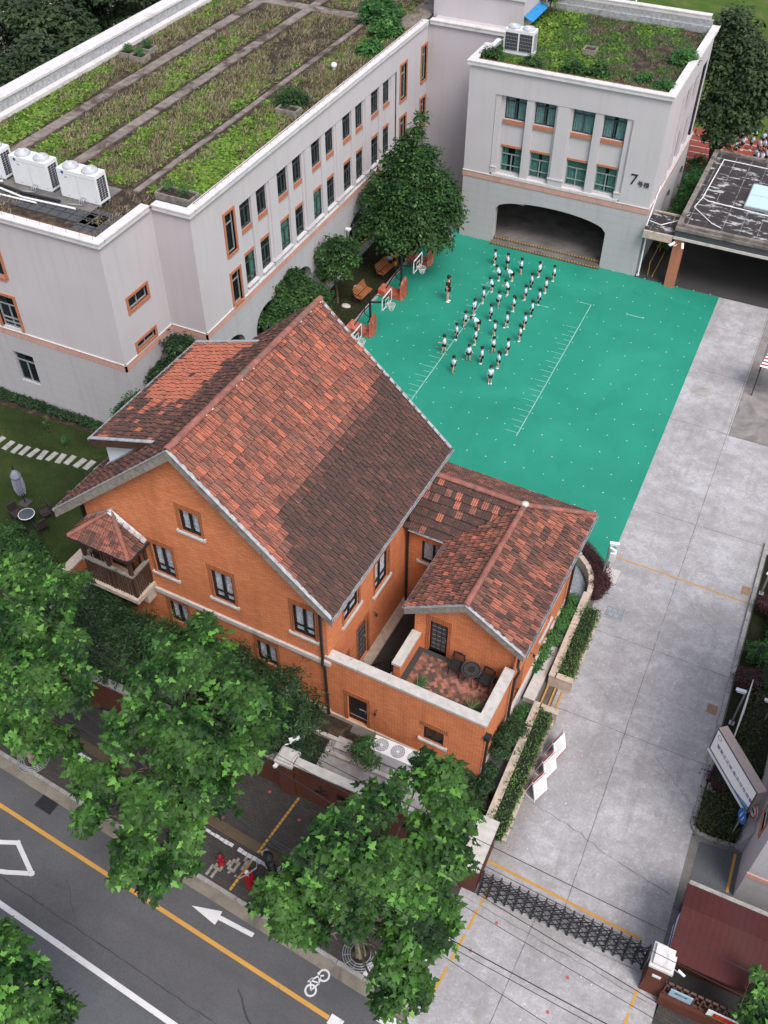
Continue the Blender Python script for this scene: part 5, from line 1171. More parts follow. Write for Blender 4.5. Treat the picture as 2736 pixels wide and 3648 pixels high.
# courtyard with stair and railing
st = MB()
for i in range(7): st.box(-10.55+i*.2, -9.14, 17.95, 18.95, .1, .75+i*.27)
st.build('stair', M['concrete_dark'], HS); s2 = MB()
for i in range(7): s2.box(-10.56+i*.2, -10.50+i*.2, 17.97, 18.93, .75+i*.27-.02, .75+i*.27+.006)
s2.build('stair_nosing', M['white_metal'], HS)
cf = MB(); cf.box(-11.2, -9.1, 17.9, 23.9, .02, .3); cf.build('courtyard_floor', M['asphalt_dark'], HS); cf = MB(); cf.box(-11.2, -10.85, 18.2, 23.9, .3, .38); cf.build('courtyard_kerb', M['stone_tan'], HS)
RLn = thing('stair_railing', (-10.5, 19.05, .4), 'black iron railing beside the courtyard stair', 'railing', None, HF); r_ = MB()
for i in range(7): r_.tube([(-10.6+i*.23, 19.02, .3+i*.24), (-10.6+i*.23, 19.02, 1.65+i*.27)], .03, 6)
r_.build('balusters', M['black_metal'], RLn); MB().tube([(-10.65, 19.02, 1.6), (-9.2, 19.02, 3.35)], .04, 6).build('handrail', M['black_metal'], RLn)
# wall lamps
def lamp(P, ax, label, fr=HF):
    t = thing('wall_lamp', P, label, 'lamp', None, fr); P = Vector(P); ax = Vector(ax)
    MB().tube([P, P+ax*.12+Vector((0,0,.05)), P+ax*.16-Vector((0,0,.02))], .015, 6).build('bracket', M['black_metal'], t)
    MB().lathe(P+ax*.16-Vector((0,0,.2)), [(.02,.19),(.05,.16),(.055,.13),(.02,.12)], 10).build('cap', M['black_metal'], t)
    MB().ball(P+ax*.16-Vector((0,0,.13)), .05, 10, 7, (1,1,1.2)).build('globe', M['table_glass'], t)
lamp((-9.25, V0-.02, 1.75), (0,-1,0), 'small lamp on the terrace wall right of the black door'); lamp((UR+.02, 21.0, 2.55), (1,0,0), 'small lamp on the courtyard wall beside the black panel door'); lamp((WR+.02, 22.2, 2.3), (1,0,0), 'small lamp on the wing wall facing the drive'); lamp((-4.96, 19.4, 1.9), (1,0,0), 'small lamp near the terrace downpipe')
# timber balcony with hipped roof at the left front corner
BP = thing('timber_balcony', (-20.1, 16.8, 3.4), 'small dark timber balcony with hipped tile roof on the gable wall', 'balcony', None, HF)
A0, A1, BV, ez, az = -21.5, -18.75, 16.42, 6.15, 7.05; AU = -20.2; AV = V0-.05
bt = MB()
sF = Vector((0, AV-BV, az-ez)); lf = sF.length; tiles(bt, (A0, BV, ez), (1,0,0), sF, A1-A0, lf, .22, .27, lambda q: (AU-A0)*q/lf*.98, lambda q: (A1-A0)-(A1-AU)*q/lf*.98, lambda a, s, g: .35+g.uniform(-.25,.4), 31)
sr = Vector((AU-A1, 0, az-ez)); tiles(bt, (A1, BV, ez), (0,1,0), sr, AV-BV, sr.length, .22, .27, lambda q: (AV-BV)*q/sr.length, None, lambda a, s, g: .4+g.uniform(-.25,.4), 32)
sl2 = Vector((AU-A0, 0, az-ez)); tiles(bt, (A0, BV, ez), (0,1,0), sl2, AV-BV, sl2.length, .22, .27, lambda q: (AV-BV)*q/sl2.length, None, lambda a, s, g: .5+g.uniform(-.25,.4), 33)
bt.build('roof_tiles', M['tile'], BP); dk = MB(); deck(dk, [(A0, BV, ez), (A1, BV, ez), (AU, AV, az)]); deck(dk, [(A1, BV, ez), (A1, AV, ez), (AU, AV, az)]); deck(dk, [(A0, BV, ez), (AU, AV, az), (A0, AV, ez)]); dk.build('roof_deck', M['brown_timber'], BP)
rc = MB(); ridge_caps(rc, (A1, BV, ez+.07), (AU, AV, az+.07), .09, .32, 9); ridge_caps(rc, (A0, BV, ez+.07), (AU, AV, az+.07), .09, .32, 10); rc.build('ridge_caps', M['ridge'], BP)
fl = MB(); 
for p, q in (((A1, az-.9), (AU, az+.02)), ((A0, ez), (AU, az+.02))): fl.extr([(p[0], V0-.06, p[1]+.1 if p[0] > AU else p[1]+.1), (q[0], V0-.06, q[1]+.12), (q[0], V0-.26, q[1]+.06), (p[0], V0-.26, p[1]+.08)], (0, 0, .03))
fl.ball((AU, V0-.1, az+.12), .12, 8, 5, (1,1,.6)); fl.build('lead_flashing', M['lead'], BP)
gt = MB(); gutter(gt, (A0-.03, BV-.06, ez), (A1+.05, BV-.06, ez), .06); gutter(gt, (A1+.06, BV-.06, ez), (A1+.06, AV, ez), .06); gutter(gt, (A0-.06, BV-.06, ez), (A0-.06, AV, ez), .06); gt.build('gutter', M['black_metal'], BP)
pt = MB(); b0, b1, bv = -21.3, -19.0, 16.6
for u in (b0, b1-.12, (b0+b1)/2): pt.box(u, u+.13, bv, bv+.13, 3.62, ez-.05)
pt.box(b0, b1, bv, bv+.12, ez-.25, ez-.06); pt.box(b1-.12, b1, bv, V0, ez-.25, ez-.06); pt.box(b0, b0+.12, bv, V0, ez-.25, ez-.06); pt.box(b1-.1, b1, V0-.12, V0, 3.6, ez); pt.build('posts', M['brown_timber'], BP)
rl = MB(); rl.box(b0-.03, b1+.03, bv-.05, bv+.1, 4.92, 5.02); rl.box(b1-.1, b1+.05, bv, V0, 4.92, 5.02); rl.box(b0-.05, b0+.1, bv, V0, 4.92, 5.02); rl.build('handrail', M['grey_timber'], BP)
ba = MB()
for i in range(19): u = b0+.1+i*.118; ba.box(u, u+.06, bv+.0, bv+.035, 3.78, 4.92)
for i in range(8): ba.box(b1-.04, b1, bv+.1+i*.115, bv+.16+i*.115, 3.78, 4.92); ba.box(b0, b0+.04, bv+.1+i*.115, bv+.16+i*.115, 3.78, 4.92)
ba.build('balusters', M['brown_timber'], BP); sb_ = MB(); sb_.box(b0-.1, b1+.1, bv-.12, V0, 3.55, 3.75); sb_.box(b0+.9, b1, bv+.5, V0-.02, 2.9, 3.55); sb_.build('floor_slab', M['stone_tan'], BP)
wb = window(HS, (-20.9, V0, 3.9), AX, NY, 1.5, 2.0, .02, 'black_wood', .07, 3, None, (), 'glass', None, None)
# low porch walls and paving below the balcony, left corner
PW = thing('porch_wall', (-24.0, 17.5, 0), 'low stone coped wall round the blue grey paving below the balcony', 'wall', None, HF)
p_ = MB(); p_.box(-24.95, -24.6, 17.2, 19.4, 0, .62); p_.box(-24.6, -23.6, 19.1, 19.4, 0, .62); p_.box(-22.9, -22.6, 16.7, 18.6, 0, .62); p_.build('wall', M['brick'], PW)
p_ = MB(); p_.box(-25.0, -24.55, 17.15, 19.45, .62, .74); p_.box(-24.55, -23.55, 19.05, 19.45, .62, .74); p_.box(-22.95, -22.55, 16.65, 18.65, .62, .74); p_.build('coping', M['stone_tan'], PW)
sheet('porch_paving', M['grey_tile'], [(-24.5, 16.6), (-21.6, 16.6), (-21.6, 19.0), (-24.5, 19.0)], .06, HF)
# corbelled verandah post under the main left eave
VP = thing('verandah_post', (-22.3, 18.1, 0), 'dark timber post with curved bracket carrying the left eave', 'post', None, HF)
MB().box(-22.38, -22.2, 18.0, 18.18, 0, 6.35).build('post', M['black_wood'], VP)
c_ = MB()
for i in range(6): a0 = i/6*math.pi/2; c_.box(-22.2+.6*math.sin(a0), -22.2+.6*math.sin(a0)+.14, 18.02, 18.14, 5.6+.7*(1-math.cos(a0)), 6.35)
c_.box(-22.9, -21.6, 18.02, 18.15, 6.3, 6.42); c_.build('bracket', M['brown_timber'], VP)
# ---------------------------------------------------------------- street walls, gate, guard house, signs
def bx(name, mat, par, *boxes, fr=S0):
    m = MB(); [m.box(*b) for b in boxes]; return m.build(name, mat, par, fr)
WLT = thing('boundary_wall', (-10.2, 14.4, 0), 'dull red brick street wall with dark metal characters', 'wall')
bx('wall', M['red_brick'], WLT, (-10.15, -3.65, 14.42, 14.66, 0, 2.12)); bx('coping', M['stone'], WLT, (-10.15, -3.65, 14.38, 14.72, 2.12, 2.2))
text_mesh('上', .55, (-9.35, 14.405, 1.0), AX, (0,0,1), M['black_wood'], 'wall_letters', WLT, .03); text_mesh('海', .55, (-8.5, 14.405, 1.0), AX, (0,0,1), M['black_wood'], 'wall_letters', WLT, .03)
GP = thing('gate_pillar', (-10.5, 14.4, 0), 'brick pillar with broken pale stone cap at the left end of the street wall', 'pillar')
bx('shaft', M['red_brick'], GP, (-10.75, -10.18, 14.32, 14.85, 0, 2.05)); m = MB().box(-10.82, -10.12, 14.25, 14.92, 2.05, 2.2); m.box(-10.74, -10.2, 14.33, 14.84, 2.2, 2.3); m.build('cap', M['stone'], GP)
w2_ = thing('boundary_wall', (-16, 14.8, 0), 'dark brick street wall shaded by the plane trees', 'wall'); bx('wall', M['red_brick'], w2_, (-22, -10.78, 14.5, 14.74, 0, 1.7)); bx('coping', M['kerb'], w2_, (-22, -10.78, 14.46, 14.78, 1.7, 1.78))
w3_ = thing('gate_pillar', (-3.3, 14.2, 0), 'brick wall end with concrete top where the folding gate starts', 'pillar'); bx('shaft', M['red_brick'], w3_, (-3.9, -2.98, 13.82, 15.6, 0, 1.62)); bx('cap', M['stone'], w3_, (-3.95, -2.93, 13.78, 15.7, 1.62, 1.74))
GR = thing('gate_pillar', (3.1, 13.5, 0), 'brick gate pillar with white stone cap and small plaque by the guard roof', 'pillar')
bx('shaft', M['red_brick'], GR, (2.82, 3.42, 13.2, 13.85, 0, 1.98)); m = MB().box(2.76, 3.48, 13.14, 13.92, 1.98, 2.1); m.box(2.84, 3.40, 13.22, 13.84, 2.1, 2.22); m.build('cap', M['coping'], GR)
bx('plaque', M['white_metal'], GR, (2.98, 3.24, 13.17, 13.2, 1.35, 1.48))
# courtyard between wall and house: paving, covers, AC units
sheet('service_yard', M['concrete'], [(-10.1, 14.75), (-5.0, 14.75), (-5.0, 17.3), (-10.1, 17.0)], .02)
bx_ = thing('garden_kerb', (-10, 16.7, 0), 'low concrete kerb round the planting bed by the villa wall', 'kerb'); bx('kerb', M['stone'], bx_, (-10.0, -6.9, 16.35, 16.5, 0, .18), (-11.9, -9.6, 16.95, 17.1, 0, .16))
cover(-9.55, 16.95, .55, .5, .1, 'square concrete cover in the bed near the glossy shrub', 'stone')
def ac_row(x, y, label):
    t = thing('condenser_bank', (x, y, 0), label, 'air conditioner')
    m = MB().box(x, x+2.05, y, y+.62, .35, 1.0); m.box(x+.05, x+.12, y, y+.6, 0, .35); m.box(x+1.9, x+1.97, y, y+.6, 0, .35); m.build('casing', M['white_metal'], t)
    for i in range(3):
        cx = x+.36+i*.66; f = MB().cyl(cx, y+.31, .99, 1.006, .27, 24).build('fan_well', M['frame_grey'], t)
        r_ = MB(); [r_.ring((cx, y+.31, 1.012), q, .008, 24, 4) for q in (.27, .2, .13, .06)]; [r_.tube([(cx+.06*math.cos(a), y+.31+.06*math.sin(a), 1.012), (cx+.27*math.cos(a), y+.31+.27*math.sin(a), 1.012)], .005, 4) for a in [k*math.pi/6 for k in range(12)]]
        r_.build('fan_guard', M['white_metal'], f); MB().cyl(cx, y+.31, 1.0, 1.02, .05, 10).build('fan_hub', M['white_metal'], f)
    return t
ac_row(-8.35, 16.75, 'row of white outdoor units with round fan guards beside the villa wall')
cctv('security_camera', (-7.1, 16.1, .9), (.3,-.9,-.35), 'white camera on a low stand between the two shrubs'); cctv('security_camera', (-10.4, 15.0, 2.75), (.5,.6,-.2), 'grey camera tilted above the brick pillar cap'); cctv('flood_light', (-10.7, 14.3, 2.0), (-.3,-.9,-.3), 'white flood light clamped to the street side of the brick pillar')
# folding gate
FG = thing('folding_gate', (-2.9, 13.9, 0), 'black folding lattice gate across the school drive', 'gate')
N = 19; xs = [-2.85+i*(5.6/(N-1)) for i in range(N)]; gy = lambda x: 13.98-.0*x
for i, x in enumerate(xs):
    y = gy(x); p = MB().tube([(x, y+.16, .1), (x, y+.16, 1.0)], .03, 6)
    p.tube([(x, y-.16, .05), (x, y-.16, 1.02)], .03, 6); p.tube([(x, y-.2, 1.02), (x, y+.22, 1.1)], .028, 6); p.tube([(x, y-.16, .1), (x, y+.16, .1)], .02, 6)
    if i % 2 == 0: p.ball((x, y-.16, .05), .05, 8, 5); p.ball((x, y+.16, .05), .05, 8, 5)
    p.build('upright', M['black_metal'], FG)
lt = MB(); dx = xs[1]-xs[0]
for i in range(N-1):
    for s_ in (-.16, .16):
        for a, b_ in (((xs[i], .2), (xs[min(i+2, N-1)], .95)), ((xs[i], .95), (xs[min(i+2, N-1)], .2)), ((xs[i], .55), (xs[i+1], .95)), ((xs[i], .55), (xs[i+1], .2))):
            lt.tube([(a[0], gy(a[0])+s_*1.1, a[1]), (b_[0], gy(b_[0])+s_*1.1, b_[1])], .019, 5)
    lt.tube([(xs[i]-.02, gy(xs[i])-.14, .97), (xs[i]+dx*1.25, gy(xs[i])+.12, .97)], .022, 5)
lt.build('lattice', M['black_metal'], FG)
tag(MB().box(-2.9, 2.8, 13.68, 13.72, 0, .03).box(-2.9, 2.8, 14.22, 14.26, 0, .03).build('gate_rail', M['kerb'], None, S0, (-2.9, 13.7, 0)), 'steel floor rails under the folding lattice gate', 'rail')
# guard roof (dark red corrugated) and fence
M['red_sheet'] = simple('dark_red_sheet_roof', (.062, .014, .014), .85, .14, .6, dirt=((.055, .018, .018), .55))
GH = thing('guard_house', (3.2, 13.6, 0), 'guard shelter under a dark red sheet roof beside the gate pillar', 'shelter')
r_ = MB(); 
for y0, y1, z0, z1 in ((13.62, 15.05, 2.05, 2.72), (15.05, 15.9, 2.72, 2.55)):
    n = 62
    for i in range(n):
        x0 = 3.2+i*.1; h = .006*(i % 2); r_.face([(x0, y0, z0+h), (x0+.1, y0, z0+.006-h), (x0+.1, y1, z1+.006-h), (x0, y1, z1+h)])
r_.extr([(3.2, 13.62, 2.03), (3.2, 15.05, 2.70), (3.2, 15.9, 2.53), (3.2, 15.9, 2.47), (3.2, 15.05, 2.62), (3.2, 13.62, 1.97)], (6.2, 0, 0)); r_.build('roof', M['red_sheet'], GH)
bx('gutter', M['kerb'], GH, (3.25, 9.4, 15.9, 16.05, 2.3, 2.5)); bx('wall', M['red_brick'], GH, (3.6, 9.3, 14.3, 15.8, 0, 2.0)); bx('wall_panel', M['white'], GH, (3.35, 3.6, 14.0, 15.6, 0, 2.1)); bx('blue_trim', simple('blue_paint', (.05, .06, .35), .5), GH, (3.17, 3.2, 13.7, 15.2, 1.98, 2.02))
dw = thing('rubble_wall', (3.4, 16.4, 0), 'stone topped wall behind the red sheet roof', 'wall'); bx('wall', M['concrete_dark'], dw, (3.35, 9.5, 16.15, 16.4, 0, 1.7)); m = MB()
for i in range(22): x = 5.2+i*.2; m.ball((x, 16.27+random.uniform(-.03,.03), 1.74), .14, 7, 5, (1, .8, .6))
m.box(3.35, 9.5, 16.4, 16.52, 1.4, 1.66); m.build('coping', M['stone_tan'], dw)
sheet('dark_ground', M['asphalt_dark'], [(3.5, 13.3), (9.5, 13.3), (9.5, 14.3), (3.6, 14.3)], .012)  # dark ground sheet between the fence and the guard wall
FN = thing('lattice_fence', (3.5, 13.1, 0), 'brown openwork metal fence standing on a low brick wall', 'fence')
bx('low_wall', M['red_brick'], FN, (3.42, 9.5, 13.0, 13.3, 0, .62)); m = MB()
m.box(3.42, 9.5, 13.12, 13.18, 1.45, 1.5); m.box(3.42, 9.5, 13.12, 13.18, .68, .73); 
for i in range(28): x = 3.45+i*.22; m.box(x, x+.045, 13.12, 13.18, .62, 1.5); m.box(x, x+.13, 13.13, 13.17, 1.22, 1.25) ; m.box(x+.1, x+.22, 13.13, 13.17, 1.02, 1.05); m.box(x+.11, x+.13, 13.13, 13.17, 1.02, 1.25)
m.build('railing', simple('brown_iron', (.12, .06, .05), .6), FN)
# boards hung on the fence
def board(name, x0, x1, z0, z1, y, label, mats, tilt=.12):
    t = thing(name, (x0, y, z0), label, 'notice board'); m = MB().ob((x0, y, z0), AX, (0,-1,0), 0, x1-x0, 0, z1-z0, 0, .04); m.build('panel', mats, t); return t
bl = board('notice_board', 3.62, 4.3, .85, 1.3, 13.1, 'pale blue information board on the fence next to the pillar', simple('pale_blue_print', (.30, .42, .52), .5, .1, 8))
text_mesh('通知公告', .1, (3.75, 13.055, 1.12), AX, (0,0,1), M['frame_dark'], 'lettering', bl, .002)
rbn = board('propaganda_banner', 4.8, 6.15, .72, 1.12, 13.08, 'horizontal banner with red field and green and white edges on the fence', M['white'])
m = MB().ob((4.98, 13.03, .82), AX, NY, 0, .95, .0, .26, 0, .012); m.build('red_field', simple('red_print', (.42, .02, .02), .6), rbn); m = MB()
for i in range(12): m.box(4.85+i*.1, 4.97+i*.1, 13.025, 13.035, .74, .8+.03*math.sin(i*1.3))
m.build('green_edge', simple('green_print', (.16, .30, .06), .6), rbn); m = MB(); m.box(5.95, 6.1, 13.02, 13.03, .95, 1.08); [m.prism([(5.1+.035*math.cos(a)+q*.12, 13.0185), (5.1+.03+q*.12, 13.017), (5.1-.02+q*.12, 13.0165)], .98-q*.03, 1.01-q*.03) for q, a in ((0, 1), (1, 2))]; m.build('yellow_marks', simple('yellow_print', (.65, .38, .03), .6), rbn)
cctv('street_camera', (3.7, 13.35, 2.0), (.9,-.3,-.2), 'small white camera beside the gate pillar cap').scale = (.6,.6,.6)
# white office building at the right edge
WB = thing('office_building', (4.95, 17.46, 0), 'tall white rendered building with pink trims at the right edge', 'building')
m = MB(); wall(m, (4.95, 17.46, 0), AY, (-1,0,0), 8.0, 9.0, [(1.0, 2.6, 1.9, 4.0), (3.6, 2.6, 4.5, 4.0), (1.0, 5.4, 1.9, 6.8)], .15, None); m.box(4.96, 14, 25.4, 25.46, 0, 9); m.build('wall', M['wall'], WB)
m = MB(); wall(m, (4.95, 17.46, 0), AX, NY, 9, 9.0); m.build('side_wall', M['wall_low'], WB); bx('pink_band', M['pink'], WB, (4.92, 14, 17.42, 17.5, 1.6, 1.86))
for a, z in ((18.46, 2.6), (21.06, 2.6), (18.46, 5.4)):
    window(WB, (4.95, a, z), AY, (-1,0,0), .9, 1.4, .15, 'frame_dark', .05, 2, None, (), 'glass_green'); bx('window_surround', M['surround'], WB, (4.92, 5.0, a-.09, a, z-.1, z+1.5), (4.92, 5.0, a+.9, a+.99, z-.1, z+1.5), (4.91, 5.0, a, a+.9, z+1.4, z+1.5), (4.90, 5.0, a, a+.9, z-.1, z))
m = MB(); m.extr([(4.6, 19.2, .02), (4.95, 19.2, .02), (4.95, 20.6, 1.6), (4.95, 20.6, .02), (4.6, 20.0, .02)], (0, 0, .02)); m.extr([(4.62, 19.16, 0), (4.94, 19.16, 0), (4.94, 19.16, 1.5)], (0, 1.6, 0)); m.build('buttress', M['wall_low'], WB)
# big slogan board
SB = thing('slogan_board', (3.7, 20.8, 0), 'long white slogan board with blue characters leaning over the shrubs', 'sign')
A = Vector((2.87, 21.64, 3.0)); B = Vector((4.56, 19.67, 3.0)); d = (B-A).normalized(); n = Vector((-d.y, d.x, 0)); n = n if n.y < 0 or n.x < 0 else -n
n = Vector((d.y, -d.x, 0)); L = (B-A).length; H_ = 1.30
m = MB().ob(A-Vector((0,0,H_)), d, n, 0, L, 0, H_, -.34, 0); m.build('casing', simple('beige_casing', (.46, .36, .33), .6, .08, 2), SB)
m = MB().ob(A-Vector((0,0,H_)), d, n, 0, L, 0, .035, 0, .03).ob(A-Vector((0,0,H_)), d, n, 0, L, H_-.035, H_, 0, .03).ob(A-Vector((0,0,H_)), d, n, 0, .035, .035, H_-.035, 0, .03).ob(A-Vector((0,0,H_)), d, n, L-.035, L, .035, H_-.035, 0, .03); m.build('frame', M['frame_dark'], SB)
MB().ob(A-Vector((0,0,H_)), d, n, .035, L-.035, .035, H_-.035, 0, .012).build('face', simple('gloss_white_vinyl', (.90, .91, .92), .35, .02, 1), SB)
MB().ob(A-Vector((0,0,H_)), d, n, 0, L, -.06, -.02, .0, .1).build('bottom_rail', M['white_metal'], SB)
blu = simple('indigo_print', (.05, .04, .25), .6)
text_mesh('堂堂正正做人', .205, A-Vector((0,0,H_*.58))+d*.26+n*.014, d, (0,0,1), blu, 'slogan', SB, .003); text_mesh('实实在在做事', .205, A-Vector((0,0,H_*.58))+d*1.36+n*.014, d, (0,0,1), blu, 'slogan', SB, .003)
MB().ring(A-Vector((0,0,.28))+d*.25+n*.014, .1, .018, 20, 5, n).build('emblem', simple('pale_pink_print', (.55, .35, .45), .6), SB)
m = MB()
for k_ in range(3): m.extr([A+d*(L-.9+k_*.1)-Vector((0,0,H_-.05))+n*(.014+k_*.002), A+d*(L-.05)-Vector((0,0,H_-.05))+n*(.014+k_*.002), A+d*(L-.05)-Vector((0,0,H_-.28+k_*.07))+n*(.014+k_*.002)], n*.001)
m.build('blue_swoosh', simple('sky_blue_print', (.12, .35, .62), .6), SB)
m = MB(); [m.tube([A+d*q-n*.17-Vector((0,0,H_)), (A+d*q-n*.17)*1.0-Vector((0,0,3.0))], .05, 8) for q in (.3, L-.3)]; m.build('leg', M['grey_metal'], SB)
# round traffic signs
def rsign(P, label, face, mark):
    t = thing('traffic_sign', P, label, 'traffic sign'); P = Vector(P); MB().tube([P, P+Vector((0,0,2.0))], .03, 8).build('post', M['grey_metal'], t)
    c = P+Vector((0,-.05,1.8)); ax = Vector((-.9,-.42,.15)).normalized(); MB().tube([c, c+ax*.02], .27, 28).build('disc', M[face] if face in M else face, t); mark(c+ax*.022, ax, t)
def blue_mark(c, ax, t):
    x = ax.cross(Vector((0,0,1))).normalized(); y = x.cross(ax); m = MB()
    for s_ in (-1, 1): m.ob(c-x*.02+x*s_*.08, y, ax, -.12, .12, -.02, .02, 0, .004, x)
    m.build('arrow', M['white_metal'], t)
def red_mark(c, ax, t):
    MB().ring(c, .24, .03, 28, 5, ax).build('red_ring', simple('sign_red', (.5, .02, .03), .5), t); x = ax.cross(Vector((0,0,1))).normalized(); y = x.cross(ax)
    MB().ob(c, x, ax, -.1, .12, -.04, .05, 0, .004, y).ob(c, x, ax, -.2, .2, -.012, .012, .004, .007, (x+y).normalized()).build('horn_mark', M['black_metal'], t)
rsign((4.42, 19.45, 0), 'round blue mandatory sign with white arrows beside the shrubs', simple('sign_blue', (.02, .12, .42), .45), blue_mark); rsign((4.72, 19.75, .1), 'round red ringed prohibition sign behind the blue one', 'white_metal', red_mark)
# camera posts
def campost(P, h, label, arms):
    t = thing('camera_post', P, label, 'camera post'); P = Vector(P); MB().tube([P, P+Vector((0,0,h))], .04, 8).box(P.x-.1, P.x+.1, P.y-.1, P.y+.1, P.z, P.z+.02).build('post', M['grey_metal'], t)
    for dz, aim, sz in arms:
        sz *= .72
        a = Vector(aim).normalized(); c = P+Vector((0,0,h+dz))+a*.16; s_ = a.cross(Vector((0,0,1))).normalized(); u_ = s_.cross(a)
        m = MB().ob(c, a, s_, -.2*sz, .2*sz, -.06*sz, .07*sz, -.075*sz, .075*sz, u_).ob(c, a, s_, -.23*sz, .25*sz, .07*sz, .085*sz, -.09*sz, .09*sz, u_); m.tube([P+Vector((0,0,h+dz-.05)), c], .02, 6); m.build('camera', M['white_metal'], t)
    return t
t = campost((-3.06, 29.23, .0), 2.15, 'pole with white cameras rising from the purple hedge', [(.12, (.8,.3,-.1), 1.2), (-.1, (1,-.2,-.3), .9)]); MB().box(-2.95, -2.72, 29.1, 29.3, 1.35, 1.85).build('equipment_box', M['white_metal'], t)
t = campost((3.55, 24.2, .1), 2.1, 'pole with a white camera above the lawn strip', [(-.05, (-1,.1,-.2), 1.1)]); MB().tube([(3.62, 22.6, 1.2), (3.62, 23.4, 2.2), (3.6, 24.3, 2.9)], [.02, .045, .015], 8).build('banner_roll', M['white_metal'], t)
campost((-30.17, 28.3, 0), 2.2, 'dark post with a white flood lamp on the left lawn bed', [(-.15, (-1,-.15,-.05), 1.3)]); campost((3.42, 31.3, .1), 1.5, 'short white camera post by the right kerb', [(0, (-.4,-1,-.2), .8)]); campost((4.6, 24.4, .1), 1.8, 'white camera poking out of the right hedge', [(0, (-1,0,-.1), 1.0)])
t = thing('wall_light', (LX+.1, 46.6, 3.0), 'small flood lamp on a white conduit on the arcade wall', 'lamp'); MB().box(LX+.1, LX+.4, 46.5, 46.75, 2.92, 3.02).build('head', M['white_metal'], t); MB().tube([(LX+.06, 46.6, 3.0), (LX+.06, 46.6, 1.2)], .02, 6).build('conduit', M['white_metal'], t)
# A-boards along the drive
def aboard(P, ang, label, red):
    t = thing('display_board', P, label, 'display board', 'display boards along the planter'); t.rotation_euler = (0, 0, ang); t.scale = (.9, .9, .95); ORG[t.name] = Vector((0,0,0))
    m = MB()
    for s_ in (-.36, .36): m.tube([(s_, -.28, 0), (s_, 0, 1.12)], .017, 6); m.tube([(s_, .28, 0), (s_, 0, 1.12)], .017, 6); m.tube([(s_, -.28, .02), (s_, .28, .02)], .017, 6)
    m.build('stand', M['white_metal'], t); n = Vector((0, -.97, .245)); up_ = Vector((0, .245, .97))
    MB().ob((0,-.27,.16), (1,0,0), n, -.38, .38, 0, .98, .0, .03, up_).build('panel', M['white'], t)
    g_ = random.Random(int(P[1]*10)); x = MB()
    for i in range(16):
        k_ = .12+i*.05; L_ = g_.uniform(.2, .62)
        x.ob((0,-.27,.16), (1,0,0), n, -.31, -.31+L_, k_, k_+.012, .03, .033, up_)
    x.build('printed_lines', M['frame_grey'], t)
    MB().ob((0,-.27,.16), (1,0,0), n, -.38, .38, .0 if red else .93, .07 if red else .98, .031, .035, up_).build('red_edge', M['p_red'], t)
    MB().ob((0,.27,.16), (1,0,0), (0,.97,.245), -.38, .38, 0, .98, .0, .02, (0,-.245,.97)).build('back_panel', M['p_red'], t); return t
aboard((-2.35, 18.25, 0), R(68), 'nearest display board to the gate, on a white tube stand', False); aboard((-2.3, 19.2, 0), R(70), 'middle display board of the three beside the planter', False); aboard((-2.22, 20.1, 0), R(72), 'display board with orange red lower edge, furthest from the gate', True)
# clipped planters by the wing
def planter(P, boxes, fr=S0, cap='stone_tan', label='', name='stone_planter'):
    t = thing(name, P, label, 'planter', None, fr); m = MB(); c = MB()
    for x0, x1, y0, y1, z in boxes: m.box(x0, x1, y0, y1, 0, z); c.box(x0-.02, x1+.02, y0-.02, y1+.02, z, z+.06)
    m.build('wall', M[cap], t); c.build('coping', M[cap], t); return t
planter((-3, 23, 0), [(-3.45, -3.2, 22.9, 27.6, .62), (-3.2, -2.52, 22.9, 23.12, .62), (-2.6, -2.5, 23.12, 26.95, .18)], label='long tan stone planter wall holding the clipped hedge north of the ramp')
planter((-3.2, 21, 0), [(-3.55, -3.3, 15.75, 21.5, .62), (-3.3, -2.6, 21.28, 21.5, .62), (-2.78, -2.66, 15.9, 21.28, .18)], label='long tan stone planter wall holding the clipped hedge south of the ramp')
hedge('clipped_hedge', (-3.18, -2.6, 23.15, 26.9, 0, .72), 'clipped green hedge filling the long planter north of the yellow ramp stripes', 'hedge', 'leaf_hedge', 3800, .085, 101)
hedge('clipped_hedge', (-3.3, -2.78, 15.9, 21.25, 0, .70), 'clipped green hedge filling the planter behind the display boards', 'hedge', 'leaf_hedge', 4800, .085, 102)
t = thing('yellow_ramp_rails', (-3.3, 22.2, 0), 'three yellow stripes marking the steps between the planters', 'step edging'); bx('stripe', M['p_yel'], t, (-3.42, -3.36, 21.55, 22.85, .0, .10), (-3.12, -3.06, 21.55, 22.85, 0, .07), (-2.82, -2.75, 21.55, 22.85, 0, .04), (-4.62, -4.55, 21.1, 22.4, 0, .12))
# curved planter with purple hedge
cv = [(-4.75, 30.2), (-4.3, 29.6), (-3.85, 29.2), (-3.55, 28.75), (-3.4, 28.2), (-3.35, 27.75)]
t = thing('curved_planter', (-3.6, 29, 0), 'curved tan stone seat wall inside the purple hedge', 'planter'); m = MB()
for a, b_ in zip(cv, cv[1:]):
    a_, b2 = Vector((*a, 0)), Vector((*b_, 0)); dd_ = (b2-a_).normalized(); m.ob(a_, dd_, (-dd_.y, dd_.x, 0), -.01, (b2-a_).length+.01, 0, .55, -.03, .2)
m.build('wall', M['stone_tan'], t); sheet('round_patio', M['grey_tile'], [(-5.0, 27.6), (-3.5, 27.6), (-3.6, 28.6), (-4.1, 29.3), (-4.9, 29.9)], .03)
hp = [(-4.3, 30.3, .35, .42), (-3.95, 30.05, .4, .42), (-3.6, 29.7, .4, .45), (-3.3, 29.35, .4, .45), (-3.1, 28.9, .4, .45), (-3.0, 28.45, .4, .42), (-3.02, 28.1, .35, .38), (-2.85, 28.7, .35, .35)]
